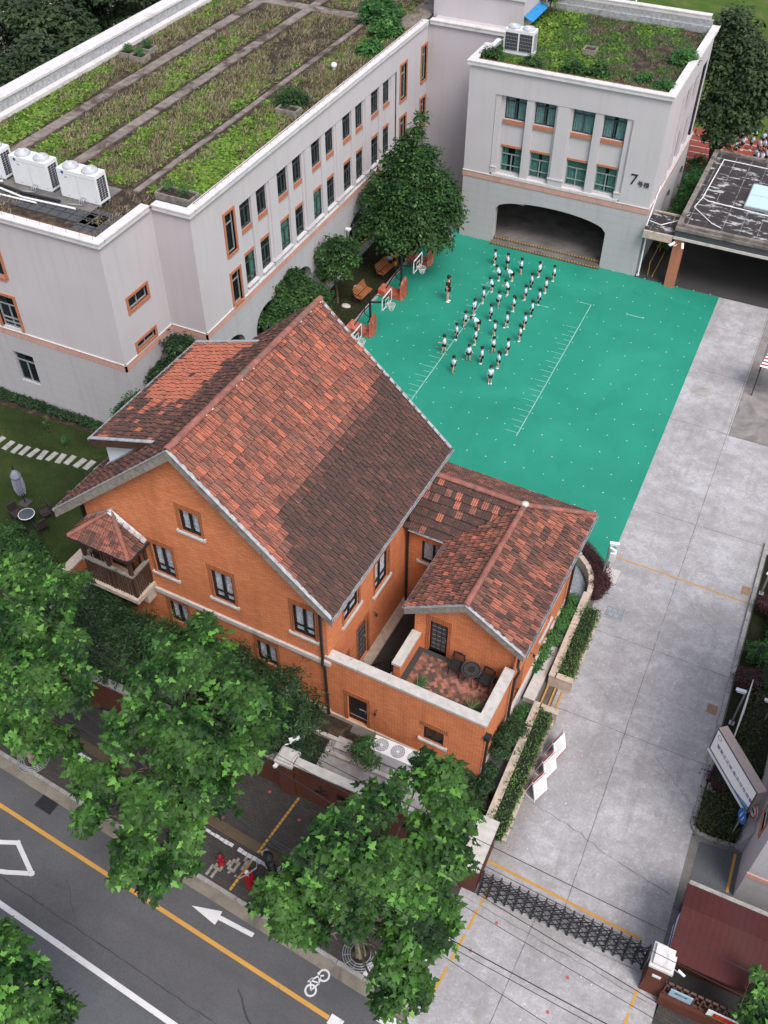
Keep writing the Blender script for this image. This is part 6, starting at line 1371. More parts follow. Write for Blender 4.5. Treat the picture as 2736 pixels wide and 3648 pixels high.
t = thing('purple_hedge', (-3.3, 29, 0), 'dark purple clipped hedge curving round the end of the wing', 'hedge'); m = MB(); [m.ball((x, y, z*.7), r*.8, 10, 6, (1,1,.9)) for x, y, z, r in hp]; m.build('stems', M['leaf_core'], t); crown('foliage', M['leaf_purple'], [(x, y, z*.8, r) for x, y, z, r in hp], 1500, 4, .07, 'oval', 110, t, .3, .8, .05)
# striped market canopy at the right edge
SC = thing('striped_canopy', (.6, 45.8, 0), 'red and white striped canopy on dark legs at the right edge of the drive', 'canopy'); rs = MB(); ws = MB()
for i in range(14):
    (rs if i % 2 else ws).face([(.45, 44.9+i*.115, 2.2), (2.9, 44.9+i*.115, 2.2), (2.9, 44.9+(i+1)*.115, 2.2), (.45, 44.9+(i+1)*.115, 2.2)]) if False else None
for i in range(16):
    z0, z1 = 2.1+i*.04, 2.1+(i+1)*.04; y0, y1 = 44.8+i*.09, 44.8+(i+1)*.09; m = rs if i % 2 else ws
    m.face([(.42+i*.02, y0, z0), (3.4, y0, z0), (3.4, y1, z1), (.42+(i+1)*.02, y1, z1)]); m.face([(.42+i*.02, y0, z0), (.42+(i+1)*.02, y1, z1), (.42+(i+1)*.02, 47.7-i*.09, z1), (.42+i*.02, 47.7-i*.09+.09, z0)])
ws.build('canopy_cloth', M['white'], SC); rs.build('canopy_stripe', simple('crimson_cloth', (.33, .02, .03), .7), SC)
m = MB(); [m.tube([(x, y, 0), (x, y, 2.15)], .03, 6) for x, y in ((.5, 45.1), (.5, 47.4), (3.2, 45.1))]; m.build('leg', M['black_metal'], SC)
# power lines
M['cable'] = simple('black_cable', (.02, .02, .022), .5)
for i, (a, b_, r_) in enumerate([((-17.47, 12.81), (1.79, 11.44), .011), ((-19.6, 12.99), (.41, 9.98), .011), ((-18.78, 12.11), (.55, 9.56), .008), ((-15.97, 10.15), (-.23, 8.86), .014), ((-16.0, 9.98), (-.21, 8.70), .009), ((-18.14, 11.05), (-.54, 8.30), .008), ((-9.83, 11.75), (4.9, 10.7), .009)]):
    A, B = Vector((*a, 8.0)), Vector((*b_, 8.0)); d = (B-A); pts = [A+d*q-Vector((0,0,.25*(1-(2*q-.9)**2)))+Vector((0,0,.2)) for q in [x/12 for x in range(-8, 21)]]
    lab = ['thick black cable nearest the villa, over the pillar', 'black cable running over the wall letters', 'thin cable second from the villa above the trees', 'thickest cable over the sidewalk and gate apron', 'thin cable slung just under the thickest one', 'thin cable nearest the road', 'thin cable above the folding gate'][i]
    tag(MB().tube(pts, r_, 6).build('power_cable', M['cable'], None, S0, tuple(A)), lab, 'cable', 'overhead street cables')
# ---------------------------------------------------------------- trees
T3 = [(-5.62, 12.0, 7.3, 0.70), (-4.25, 13.34, 7, 1.0), (-6.51, 10.18, 6.6, 1.02), (-4.84, 10.54, 6.6, 1.22), (-3.67, 11.73, 6.2, 1.11), (-7.47, 9.09, 5.2, 0.78), (-6.84, 8.94, 4.6, 0.69), (-3.54, 9.9, 5, 1.12), (-3.13, 8.71, 4.4, 0.77), (-3.26, 10.89, 5, 0.71), (-3.53, 13.14, 6, 0.54), (-6.32, 10.95, 7, 0.81), (-5.39, 9.61, 5.6, 0.97), (-8.05, 8.94, 4.6, 0.32)]
T2 = [(-12.79, 13.83, 7.6, 1.11), (-13.47, 12.51, 7.4, 1.11), (-10.99, 13.29, 7.2, 1.02), (-13.7, 10.75, 6.8, 0.72), (-11.81, 11.42, 7, 1.3), (-10.35, 12.34, 6.4, 0.88), (-13.71, 9.46, 6, 0.86), (-11.84, 9.57, 6.2, 1.23), (-10.7, 10.72, 6, 1.09), (-12.02, 8.55, 5, 0.92), (-11.25, 8.2, 4.4, 0.54), (-10.79, 9.07, 4.8, 0.71), (-10.17, 13.19, 6.6, 0.62), (-13.68, 8.66, 5.4, 0.54), (-10.78, 11.49, 6.6, 0.87)]
T1 = [(-20.02, 14.38, 7.4, 1.01), (-18.73, 14.28, 7.2, 0.86), (-19.14, 12.78, 7.2, 1.22), (-17.31, 12.94, 6.8, 0.83), (-17.72, 11.3, 6.6, 1.27), (-16.34, 11.48, 6.2, 0.79), (-17.38, 10.27, 5.6, 0.99), (-16.44, 10.43, 5.2, 0.61), (-21.04, 14.32, 7.2, 0.68), (-20.2, 11.52, 6.6, 1.49), (-18.82, 9.64, 5.8, 1.3), (-16.3, 12.32, 6.4, 0.35)]
T0 = [(-12.96, 4.49, 6, 0.57), (-12.01, 4.17, 6, 0.59), (-11.42, 4.03, 5.6, 0.56), (-12.05, 3.6, 5.8, 0.84), (-13.39, 4.81, 6, 0.36), (-13.31, 3.48, 6.2, 1.13), (-11.31, 3.49, 5, 0.85), (-12.36, 2.75, 5, 1.15), (-13.63, 2.42, 6, 1.28)]
GPL = 'plane trees along the street'
for nm, base, bl, lab, n, sd in (('plane_tree', (-5.59, 10.4, 0), T3, 'bright green plane tree nearest the folding gate', 2100, 41), ('plane_tree', (-12.7, 11.05, 0), T2, 'large plane tree in front of the villa, middle of the kerb row', 2300, 42), ('plane_tree', (-19.74, 11.47, 0), T1, 'plane tree at the far left of the kerb row', 2000, 43), ('plane_tree', (-12.9, 2.4, -.1), T0, 'plane tree across the road at the lower left corner', 1300, 44)):
    gs = random.Random(sd); bl = [(x, y, z, r*.80) for x, y, z, r in bl] + [(x+math.cos(q)*r*gs.uniform(.85, 1.15), y+math.sin(q)*r*gs.uniform(.85, 1.15), z+gs.uniform(-.4, .5)*r, r*gs.uniform(.28, .42)) for x, y, z, r in bl for q in (gs.uniform(0, 3.1), gs.uniform(3.1, 6.2)) if r > .6]
    tree(nm, base, bl, lab, 'tree', 'leaf_plane', int(n*.98), 7, .218, 'maple', sd, .17, 2.6, 'bark_pale', GPL, .35, .15, .6)
T5 = [(5.4, 13.7, 3.3, 0.2), (5.75, 13.5, 2.9, 0.28), (5.7, 12.9, 2.1, 0.26), (6.2, 13.1, 1.9, 0.28), (5.8, 13.25, 2.5, 0.22), (6.3, 12.6, 2.5, .35)]
tree('young_tree', (6.0, 12.6, 0), T5, 'small bright tree by the lattice fence at the lower right corner', 'tree', 'leaf_plane', 170, 6, .17, 'maple', 45, .05, .9, 'bark', None, .3, .14, .5)
EV = [[(-20.51, 17.2, 2.5, 0.85), (-19.62, 17.1, 2.4, 0.86), (-21.0, 16.6, 1.9, .8)], [(-18.19, 16.48, 2.6, 0.95), (-19.01, 15.77, 2.4, 0.9), (-18.3, 15.4, 1.9, 0.9), (-17.6, 15.6, 2.0, .8)], [(-15.96, 16.5, 2.8, 1.04), (-17.06, 16.5, 2.9, 0.8), (-15.24, 16.75, 2.7, 0.75), (-15.38, 16.0, 2.2, 0.95), (-16.4, 15.6, 2.1, .8)], [(-13.9, 16.45, 3.1, 1.0), (-13.1, 16.4, 2.7, 0.9), (-13.67, 15.8, 2, 0.95)], [(-11.8, 16.35, 3.0, 1.05), (-10.7, 16.0, 2.5, 0.95), (-11.5, 15.5, 1.8, 1.0), (-10.5, 15.4, 1.4, 0.85)]]
EL = ['dark glossy evergreen below the timber balcony', 'dark evergreen between the balcony and the lower villa window', 'broad lighter tipped evergreen in the middle of the villa wall', 'dark evergreen between the two lower villa windows', 'dense rounded evergreen beside the corner downpipe']
for i, bl in enumerate(EV):
    bx0 = (sum(b[0] for b in bl)/len(bl), sum(b[1] for b in bl)/len(bl), 0)
    tree('evergreen_tree', bx0, bl, EL[i], 'tree', 'leaf_mag' if i == 2 else 'leaf_ever', 1500 if i != 2 else 1500, 7, .17, 'lance', 60+i, .1, 1.1, 'bark', 'evergreens between the villa and the street wall', .45, .08, .35)
tree('glossy_shrub', (-8.3, 16.5, 0), [(-8.39, 16.5, 1.45, 0.42), (-8.45, 16.4, 1.0, 0.42), (-8.1, 16.4, 0.8, 0.35)], 'light glossy shrub in front of the fan units', 'shrub', 'leaf_mag', 170, 7, .17, 'lance', 71, .03, .4, lo=.4, spread=.04, droop=.25)
tree('dark_shrub', (-3.95, 19.2, 0), [(-4.07, 19.07, 1.3, 0.42), (-3.85, 19.52, 1.2, 0.45), (-3.6, 19.85, 1.0, 0.32), (-4.02, 18.85, 0.8, 0.46)], 'dark shrub with bright tips at the terrace corner', 'shrub', 'leaf_ever', 420, 6, .15, 'lance', 72, .04, .4, lo=.4, spread=.06, droop=.3)
tree('low_shrub', (-3.95, 17.4, 0), [(-4.1, 18.1, .4, .35), (-4.1, 17.4, .45, .4), (-4.2, 16.7, .4, .4), (-4.2, 16.1, .35, .35)], 'loose dark planting between the villa corner and the long planter', 'shrub', 'leaf_ever', 420, 6, .12, 'oval', 73, .03, .2, lo=.4, spread=.07)
tree('low_shrub', (-4.1, 24.5, 0), [(-4.15, 23.3, .4, .32), (-4.05, 24.0, .45, .35), (-3.95, 24.8, .45, .36), (-3.8, 25.6, .45, .38), (-3.75, 26.4, .45, .38), (-3.9, 27.1, .4, .35)], 'fresh green shrubs between the wing wall and the long planter', 'shrub', 'leaf_weed', 620, 6, .11, 'oval', 74, .03, .2, lo=.4, spread=.07)
tree('low_shrub', (-3.9, 21.0, 0), [(-3.85, 21.0, .35, .32), (-3.9, 20.5, .4, .33)], 'small green shrub just south of the yellow ramp stripes', 'shrub', 'leaf_weed', 160, 6, .1, 'oval', 75, .03, .2, lo=.4, spread=.07)
LBs = [(-27.35, 19.6, .9, 0.6), (-26.23, 19.2, .9, 0.66), (-26.94, 18.7, .9, .8), (-25.3, 18.9, 1.0, 0.7), (-23.9, 18.0, .9, 0.62), (-24.6, 17.3, 1.0, .7)]
tree('garden_shrub', (-26.3, 19.2, 0), LBs, 'spreading green shrubbery on the lawn below the folded parasol', 'shrub', 'leaf_yard', 1500, 6, .13, 'oval', 76, .06, .4, lo=.4, spread=.1)
# yard trees
tree('yard_tree', (-22.1, 48.95, 0), [(-20.9, 49.4, 9.2, .3), (-21.1, 49.2, 8.3, .5), (-21.6, 49.0, 7.4, .8), (-20.4, 49.0, 7.2, .8), (-22.2, 48.9, 6.5, .9), (-21.0, 48.6, 6.3, 1.2), (-19.6, 48.9, 6.0, .9), (-22.7, 48.6, 5.2, 1.0), (-19.1, 48.8, 5.0, 1.1), (-21.2, 48.0, 5.0, 1.5), (-23.2, 48.2, 4.2, 1.0), (-18.7, 48.6, 4.0, 1.0), (-20.2, 47.6, 4.0, 1.5), (-22.2, 47.6, 3.6, 1.3), (-19.1, 47.6, 3.0, 1.1), (-21.0, 46.8, 2.9, 1.3), (-22.9, 47.2, 2.8, 1.0)], 'big conical dark green tree between the two school blocks', 'tree', 'leaf_yard', 3600, 7, .23, 'oval', 81, .16, 1.8, 'bark', None, .4, .22, .7)
tree('yard_tree', (-23.35, 43.4, 0), [(-23.4, 43.5, 3.5, .8), (-22.5, 43.5, 3.7, .6), (-22.2, 43.2, 3.2, .5), (-23.9, 43.2, 3.1, .7), (-23.0, 43.0, 2.6, .8), (-23.6, 42.8, 2.3, .6)], 'small leafy tree beside the benches in the yard strip', 'tree', 'leaf_yard', 900, 6, .2, 'oval', 82, .07, 1.3, 'bark', None, .35, .14, .6)
tree('yard_tree', (-23.6, 39.4, 0), [(-24.0, 39.6, 3.6, .6), (-23.2, 39.3, 3.4, .7), (-22.3, 39.3, 3.1, .7), (-24.2, 38.8, 3.0, .8), (-23.2, 38.6, 2.7, .9), (-22.0, 38.9, 2.6, .6), (-24.0, 37.8, 2.6, .7), (-24.1, 36.9, 2.5, .45)], 'spreading small tree behind the villa roof against the arcade wall', 'tree', 'leaf_yard', 1400, 6, .2, 'oval', 83, .08, 1.1, 'bark', None, .35, .14, .6)
tree('corner_shrub', (-25.5, 30.3, 0), [(-25.4, 30.9, 4.3, .75), (-25.2, 30.5, 3.3, .9), (-26.0, 29.9, 2.9, .85), (-25.1, 29.6, 3.0, .8), (-26.0, 29.2, 2.0, .8), (-25.3, 29.0, 2.2, .8)], 'dark bushy evergreen in the recess of the left school wing', 'shrub', 'leaf_ever', 2000, 6, .17, 'oval', 84, .08, 1.0, 'bark', None, .4, .1)
tree('corner_shrub', (-26.0, 27.7, 0), [(-26.0, 27.7, 2.9, .6), (-25.5, 27.9, 3.2, .5), (-26.7, 27.5, 2.2, .55), (-26.4, 27.4, 1.7, .5)], 'lighter green shrub at the foot of the school wing corner', 'shrub', 'leaf_yard', 600, 6, .15, 'oval', 85, .05, .8, 'bark', None, .35, .12)
tree('boundary_tree', (-7.0, 67.4, 0), [(-7.9, 70.5, 9.6, 1.2), (-6.9, 69.5, 8.8, 1.4), (-6.0, 68.8, 8.2, 1.3), (-7.6, 68.8, 7.4, 1.5), (-5.3, 68.0, 7.2, 1.4), (-6.5, 67.8, 6.2, 1.6), (-4.7, 67.8, 6.0, 1.2), (-7.3, 67.3, 5.0, 1.3), (-5.6, 67.3, 4.8, 1.3), (-6.6, 66.8, 3.8, 1.1), (-8.2, 70.5, 8.6, .9), (-4.4, 67.9, 7.2, .7)], 'tall loose tree between building seven and the red running track', 'tree', 'leaf_far', 2900, 6, .34, 'oval', 86, .18, 2.0, 'bark', None, .35, .3, .7)
tree('low_shrub', (-7.3, 60.5, 0), [(-7.5, 57.8, .7, .7), (-7.4, 59.2, .7, .8), (-7.3, 60.7, .8, .8), (-7.2, 62.2, .8, .9), (-7.2, 63.8, .9, .9), (-7.1, 65.2, .9, .9), (-7.2, 66.6, .8, .9), (-7.6, 68.2, .8, .9)], 'row of low bushes between the school block and the dark canopy', 'shrub', 'leaf_weed', 1500, 6, .2, 'oval', 87, .04, .2, lo=.4, spread=.12)
# trees beyond the left wing
g = random.Random(5); FT = [(-44.5, 38), (-43.6, 42.5), (-49, 42), (-44, 47.5), (-49.5, 47), (-44.5, 53), (-50, 53), (-45, 59), (-51, 60), (-45, 65), (-51, 67), (-46, 72), (-56, 55), (-43.2, 34), (-49, 36), (-55, 47), (-57, 63), (-54, 74)]
protoF = []
FLb = ['dense dark tree showing behind the far roof parapet', 'olive green tree showing behind the far roof parapet', 'ragged dark tree showing behind the far roof parapet']
for i, (x, y) in enumerate(FT):
    if i < 3:
        bl = [(x+g.uniform(-2,2), y+g.uniform(-2,2), g.uniform(4, 9.5), g.uniform(1.0, 1.8)) for _ in range(13)]
        protoF.append(tree('background_tree', (x, y, 0), bl, FLb[i], 'tree', 'leaf_far', 1100, 6, .38, 'oval', 90+i, .2, 2.4, 'bark', 'trees beyond the planted roof', .35, .3))
    else:
        p = protoF[i % 3]; dup(p, (x, y, g.uniform(-.8, .3)), g.uniform(0, 6.28), FLb[i % 3], 'trees beyond the planted roof', None, g.uniform(.85, 1.12))
for i, (x0, x1, y0, y1, h) in enumerate([(-62, -56, 60, 66, 5), (-70, -64, 50, 56, 5.5)]):
    t = thing('distant_house', (x0, y0, 0), ['pale flat roofed house glimpsed between the background trees', 'second pale house further left behind the background trees'][i], 'building'); bx('wall', M['wall'], t, (x0, x1, y0, y1, 0, h)); bx('roof', M['coping'], t, (x0-.2, x1+.2, y0-.2, y1+.2, h, h+.3))
t = thing('utility_pole', (-42.3, 57.5, 0), 'pale concrete pole rising behind the roof parapet', 'pole'); MB().tube([(-42.3, 57.5, 0), (-42.3, 57.5, 14)], [.2, .14], 10).build('pole', M['stone_tan'], t); MB().ring((-42.3, 57.5, 11), .18, .03, 12, 5).build('clamp', M['black_metal'], t)
# hedges on the right strip and round balls
hedge('right_hedge', (4.0, 4.88, 19.9, 21.9, 0, .8), 'reddish olive hedge behind the slogan board', 'hedge', 'leaf_olive', 1800, .085, 121)
hedge('right_hedge', (4.05, 7.5, 25.8, 33.2, 0, .85), 'bright clipped hedge at the upper end of the right strip', 'hedge', 'leaf_weed', 5200, .09, 122)
hedge('right_hedge', (4.05, 6.8, 21.9, 25.75, 0, .85), 'olive clipped hedge along the right kerb above the slogan board', 'hedge', 'leaf_olive', 5200, .085, 123)
hedge('right_hedge', (3.25, 4.6, 19.3, 20.75, 0, .55), 'red tinged low hedge filling the rounded kerb corner', 'hedge', 'leaf_olive', 2800, .08, 124, rough=.09)
for i, (x, y, z, r, c, lab) in enumerate([(3.75, 26.1, .6, .5, 'leaf_purple', 'purple ball shrub above the pole with the roll'), (3.85, 30.3, .6, .48, 'leaf_purple', 'brownish purple ball shrub at the upper right edge'), (3.75, 21.35, .35, .55, 'leaf_purple', 'dusky red shrub under the slogan board'), (4.0, 27.6, .6, .55, 'leaf_weed', 'light green ball shrub on the right strip')]):
    t = thing('ball_shrub', (x, y, 0), lab, 'shrub'); MB().tube([(x, y, 0), (x, y, z)], .04, 6).ball((x, y, z), r*.82, 10, 7).build('stems', M['leaf_core'], t); crown('foliage', M[c], [(x, y, z, r)], 420, 5, .07, 'oval', 130+i, t, .3, .85, .04)
t = thing('utility_box', (3.45, 20.9, 0), 'pale grey utility cabinet lid beside the dusky red shrub', 'cabinet'); bx('box', M['stone'], t, (3.28, 3.6, 20.7, 21.2, 0, .25)); bx('handle', M['black_metal'], t, (3.42, 3.5, 20.78, 20.84, .25, .27))
# hedge and saplings along the left wing
pts = []; t = thing('foundation_hedge', (-33, 27.95, 0), 'low dark hedge along the foot of the left school wing', 'hedge')
crown('foliage', M['leaf_ever'], [(-42+i*.45, 27.85+.05*math.sin(i), .3, .3) for i in range(34)], 2600, 4, .1, 'oval', 140, t, .3, .6, .06); bx('stems', M['leaf_core'], t, (-42.2, -26.9, 27.75, 27.95, 0, .35))
for x, y, lab in ((-31.2, 26.6, 'thin bright sapling near the lamp post on the lawn'), (-29.6, 26.0, 'thin bright sapling nearest the villa dormer')):
    tree('sapling', (x, y, 0), [(x, y, .5, .13), (x+.03, y, .75, .12)], lab, 'sapling', 'leaf_mag', 30, 5, .1, 'oval', 150+int(x), .015, .3, lo=.3, spread=.04)
# lawn tufts (nobody could count these)
N = 9000; P = np.zeros((N, 3)); P[:,0] = rng.uniform(-38, -22.2, N); P[:,1] = rng.uniform(15.5, 27.2, N); P[:,2] = .004
tag(scatter('grass', 'leaf_weed', P, .07, 'blade', 160, .7), kind='stuff')
N = 3500; P = np.zeros((N, 3)); P[:,0] = rng.uniform(-24.3, -21.8, N); P[:,1] = rng.uniform(30, 53.5, N); P[:,2] = .004
P = P[rng.random(N) < (.5+.5*np.sin(P[:,1]*1.3+P[:,0]))]; tag(scatter('grass', 'leaf_dry', P, .07, 'blade', 161, .8), kind='stuff')
# planted roofs ---------------------------------------------------
def field(x, y):
    return .5 + .15*np.sin(x*1.1+1.3*np.sin(y*.3)) + .14*np.sin(y*.37+x*.55+2) + .13*np.sin(x*2.7+y*1.1) + .12*np.sin(y*2.1-x*1.9) + .08*np.sin(x*6.1+y*3.7)
beds = [(-38.6, -36.45), (-35.3, -32.9), (-31.8, -28.45), (-27.75, -24.9)]
PX, PY = [], []
for a, b_ in beds:
    n = int((b_-a)*25*95); PX.append(rng.uniform(a, b_, n)); PY.append(rng.uniform(33.3, 57.3, n))
    n = int((b_-a)*16*40); PX.append(rng.uniform(a, b_, n)); PY.append(rng.uniform(58.6, 74, n))
PX = np.concatenate(PX); PY = np.concatenate(PY)
F = field(PX, PY) + .22*np.clip((44.5-PY)/10, -.7, 1) + rng.normal(size=len(PX))*.17 - .10*np.exp(-((PX+30)/1.5)**2)*(PY > 42)
zr = np.full(len(PX), 10.79)
pe = np.minimum.reduce([np.abs(PX+36.5), np.abs(PX+35.3), np.abs(PX+32.9), np.abs(PX+31.8), np.abs(PX+28.45), np.abs(PX+27.75)]); keep = rng.random(len(PX)) < np.clip(pe*2.2+.1, 0, 1)
green = (F > .57) & keep; dry = (F > .16) & (F <= .62) & (rng.random(len(PX)) < .85) & keep; weed = (F > .1) & (rng.random(len(PX)) < .05)
pt_ = lambda m_: np.stack([PX[m_], PY[m_], zr[m_]], 1)
tag(scatter('roof_sedum', 'leaf_roof', pt_(green), .15, 'quad', 170, 1.1, 3, .06), kind='stuff')
tag(scatter('roof_dry_grass', 'leaf_dry', pt_(dry), .19, 'blade', 171, .75, 5, .07), kind='stuff')
gd = dry & (rng.random(len(PX)) < .45); tag(scatter('roof_grass', 'leaf_weed', pt_(gd), .16, 'blade', 172, .8, 4, .07), kind='stuff')
N = 1500; P = np.stack([rng.uniform(-38, -26.7, N), rng.uniform(28.5, 32.8, N), np.full(N, 10.8)], 1); P = P[(np.sin(P[:,0]*1.1)+np.sin(P[:,1]*2.3) > -.1) & ~((P[:,0] < -28.5) & (P[:,1] > 30.4))]; tag(scatter('roof_dry_grass', 'leaf_dry', P, .18, 'blade', 173, .8, 4, .1), kind='stuff')
N = 7000; P = np.stack([rng.uniform(-19.3, -8.5, N), rng.uniform(54.4, 64.9, N), np.full(N, 10.67)], 1)
F7 = field(P[:,0]*1.1+4, P[:,1]*1.2) + .25*(1-np.clip((P[:,0]+15)/6, -1, 1)) - .1
tag(scatter('roof_sedum', 'leaf_roof', P[(F7 > .58)], .15, 'quad', 174, 1.0, 3, .07), kind='stuff'); tag(scatter('roof_grass', 'leaf_weed', P[(F7 > .34) & (F7 < .8)], .17, 'blade', 175, .8, 5, .08), kind='stuff'); tag(scatter('roof_dry_grass', 'leaf_dry', P[(F7 > .22) & (F7 < .6)], .14, 'blade', 176, .8, 3, .08), kind='stuff')
def rbush(x, y, z, r, lab, mat='leaf_weed', n=140, size=.16, seed=0, name='roof_shrub'):
    tree(name, (x, y, z), [(x, y, z+r*.5, r), (x+r*.6, y+.2, z+r*.35, r*.7), (x-r*.5, y-.2, z+r*.35, r*.7)], lab, 'shrub', mat, n, 6, size, 'oval', seed, .03, .15, lo=.3, spread=.12)
rbush(-27.3, 57.6, 10.8, 1.15, 'tall round bush at the far end of the long planted roof', 'leaf_weed', 620, .2, 201); rbush(-26.0, 55.6, 10.8, .8, 'wide leafed climber spreading beside the tall roof bush', 'leaf_weed', 260, .24, 202); rbush(-25.6, 52.6, 10.8, .6, 'low wide leafed plant near the far roof edge', 'leaf_weed', 160, .24, 203)
rbush(-26.2, 44.4, 10.8, .8, 'soft feathery weeds beside the wire frame on the long roof', 'leaf_yard', 320, .14, 204)
rbush(-19.0, 55.2, 10.68, .55, 'dark weed hanging over the left corner of the square roof', 'leaf_yard', 240, .16, 205); rbush(-16.6, 54.9, 10.68, .5, 'wide leafed weed in front of the roof air unit', 'leaf_yard', 170, .18, 206); rbush(-14.2, 55.2, 10.68, .55, 'fern like weed at the middle front of the square roof', 'leaf_yard', 180, .18, 207); rbush(-12.9, 55.8, 10.68, .5, 'fern like weed right of the middle front one', 'leaf_yard', 150, .18, 208); rbush(-9.0, 54.9, 10.68, .5, 'green plant in the right front corner of the square roof', 'leaf_weed', 240, .17, 209); rbush(-8.9, 59.5, 10.68, .7, 'tall light weed along the right parapet of the square roof', 'leaf_weed', 260, .17, 210); rbush(-10.3, 56.2, 10.68, .35, 'small green plant on the bare soil of the square roof', 'leaf_weed', 90, .15, 211)
tree('roof_tree', (-18.3, 63.4, 10.68), [(-18.3, 63.4, 11.9, .6), (-18.0, 63.6, 12.8, .7), (-18.5, 63.3, 13.5, .6)], 'small dark tree on the roof beside the stair tower', 'tree', 'leaf_yard', 420, 6, .2, 'oval', 212, .05, .6, lo=.3, spread=.15)
def pbox(x, y, z, w, d, lab, plant=True, seed=0):
    t = thing('planter_box', (x, y, z), lab, 'planter'); e = .06; h = .32; m = MB()
    for b in ((x-w, x+w, y-d, y-d+e, z, z+h), (x-w, x+w, y+d-e, y+d, z, z+h), (x-w, x-w+e, y-d+e, y+d-e, z, z+h), (x+w-e, x+w, y-d+e, y+d-e, z, z+h)): m.box(*b)
    m.build('box', M['grey_timber'], t); bx('soil', M['soil'], t, (x-w+e, x+w-e, y-d+e, y+d-e, z, z+h-.08))
    if plant: crown('foliage', M['leaf_weed'], [(x-w*.45, y, z+.5, .28), (x+w*.4, y, z+.5, .3)] if w > .5 else [(x, y, z+.45, .28)], 110, 6, .11, 'lance', seed, t, .1, .3, .06)
pbox(-26.0, 33.3, 10.78, .95, .42, 'grey planter box with two small conifers at the near roof corner', True, 221); pbox(-38.0, 46.3, 10.78, .42, .42, 'left planter box of the trio by the far parapet', True, 222); pbox(-37.1, 46.1, 10.78, .45, .4, 'front planter box of the trio by the far parapet', True, 223); pbox(-37.4, 47.3, 10.78, .4, .4, 'rear planter box of the trio by the far parapet', True, 224); pbox(-14.2, 58.7, 10.66, .38, .36, 'small dark square planter on the square roof', False)
pbox(-25.9, 43.5, 10.78, .6, .35, 'empty pale planter frame among feathery weeds', False)
t = thing('roof_vent', (-26.4, 49.6, 10.78), 'small white round roof vent near the parapet', 'vent'); MB().cyl(-26.4, 49.6, 10.78, 11.0, .08, 10).build('pipe', M['white_metal'], t); MB().ball((-26.4, 49.6, 11.08), .17, 12, 8).build('cap', M['white_metal'], t)
# ---------------------------------------------------------------- equipment, furniture, vehicles
def ac_unit(x, y, z, label, facing=-1, wide=2.1):
    t = thing('air_conditioner', (x, y, z), label, 'air conditioner', 'rooftop air conditioners'); w, d, h = wide, .78, 1.45
    bx('casing', M['white_metal'], t, (x, x+w, y, y+d, z+.12, z+h)); bx('base_rail', M['grey_metal'], t, (x, x+w, y+.02, y+.12, z, z+.12), (x, x+w, y+d-.12, y+d-.02, z, z+.12))
    for i in range(2):
        cx = x+w*(.25+.5*i); f = MB().lathe((cx, y+d/2, z+h), [(.36,0),(.37,.06),(.33,.11),(.12,.12),(0,.12)], 28).build('fan_cowl', simple('grey_fan_guard', (.38,.39,.43), .5) if 'grey_fan_guard' not in bpy.data.materials else bpy.data.materials['grey_fan_guard'], t)
        r_ = MB(); [r_.ring((cx, y+d/2, z+h+.12), q, .007, 28, 4) for q in (.32, .26, .2, .14)]; r_.build('fan_guard', M['white_metal'], f); MB().cyl(cx, y+d/2, z+h+.12, z+h+.135, .09, 14).build('fan_hub', M['white_metal'], f)
    return t, w, d, h
def ac_long(x, y, z, label):
    t, w, d, h = ac_unit(x, y, z, label); g_ = MB(); fr_ = MB(); k = x+w+.004
    for i in range(3):
        for j in range(10): g_.box(k-.01, k+.004, y+.12+i*.19, y+.12+i*.19+.165, z+.25+j*.105, z+.25+j*.105+.085)
    g_.build('side_grille', M['grille'], t); m = MB(); m.box(x+w*.5-.004, x+w*.5+.004, y-.006, y, z+.15, z+h-.2); m.box(x+.02, x+w-.02, y-.006, y, z+h-.2, z+h-.192); [m.box(x+w*q, x+w*q+.05, y-.008, y, z+.22, z+.26) for q in (.2, .55, .9)]; m.build('panel_seams', M['frame_grey'], t)
    e = MB().tube([(x+.32, y-.012, z+h-.13), (x+.32, y, z+h-.13)], .07, 16); o = e.build('badge', simple('badge_blue', (.02, .07, .28), .4) if 'badge_blue' not in bpy.data.materials else bpy.data.materials['badge_blue'], t)
    bx('name_plate', M['frame_grey'], t, (x+.4, x+.55, y-.008, y, z+h-.36, z+h-.31))
    p_ = MB(); [p_.tube([(x+w*.55+i*.1, y-.02, z+.3), (x+w*.55+i*.1, y-.2, z+.28), (x+w*.55+i*.1, y-.25, z+.06), (x+w*.3+i*.1, y-.4, z+.05)], .025, 6) for i in range(3)]; p_.build('pipe', M['grey_metal'], t); return t
ac_long(-30.72, 31.05, 10.82, 'white twin fan unit nearest the roof corner'); ac_long(-33.45, 31.1, 10.82, 'middle white twin fan unit of the rooftop row'); ac_long(-36.2, 31.15, 10.82, 'white twin fan unit cut by the left picture edge')
t, w, d, h = ac_unit(-18.76, 56.35, 10.66, 'white twin fan unit with dark front grilles on the square roof', -1, 1.75); g_ = MB()
for c in range(2):
    g_.box(-18.7+c*.87, -17.93+c*.87, 56.34, 56.356, 10.98, 11.92)
g_.build('front_grille', M['grille'], t); g_ = MB()
for c in range(2):
    [g_.box(-18.7+c*.87+i*.095, -18.7+c*.87+i*.095+.012, 56.33, 56.345, 10.98, 11.92) for i in range(9)]; [g_.box(-18.7+c*.87, -17.93+c*.87, 56.325, 56.34, 10.98+j*.19, 11.0+j*.19) for j in range(6)]
for i in range(3): [g_.box(-17.0, -16.995, 56.5+i*.2, 56.65+i*.2, 11.0+j*.16, 11.12+j*.16) for j in range(6)]
g_.build('grille_bars', M['grey_metal'], t)
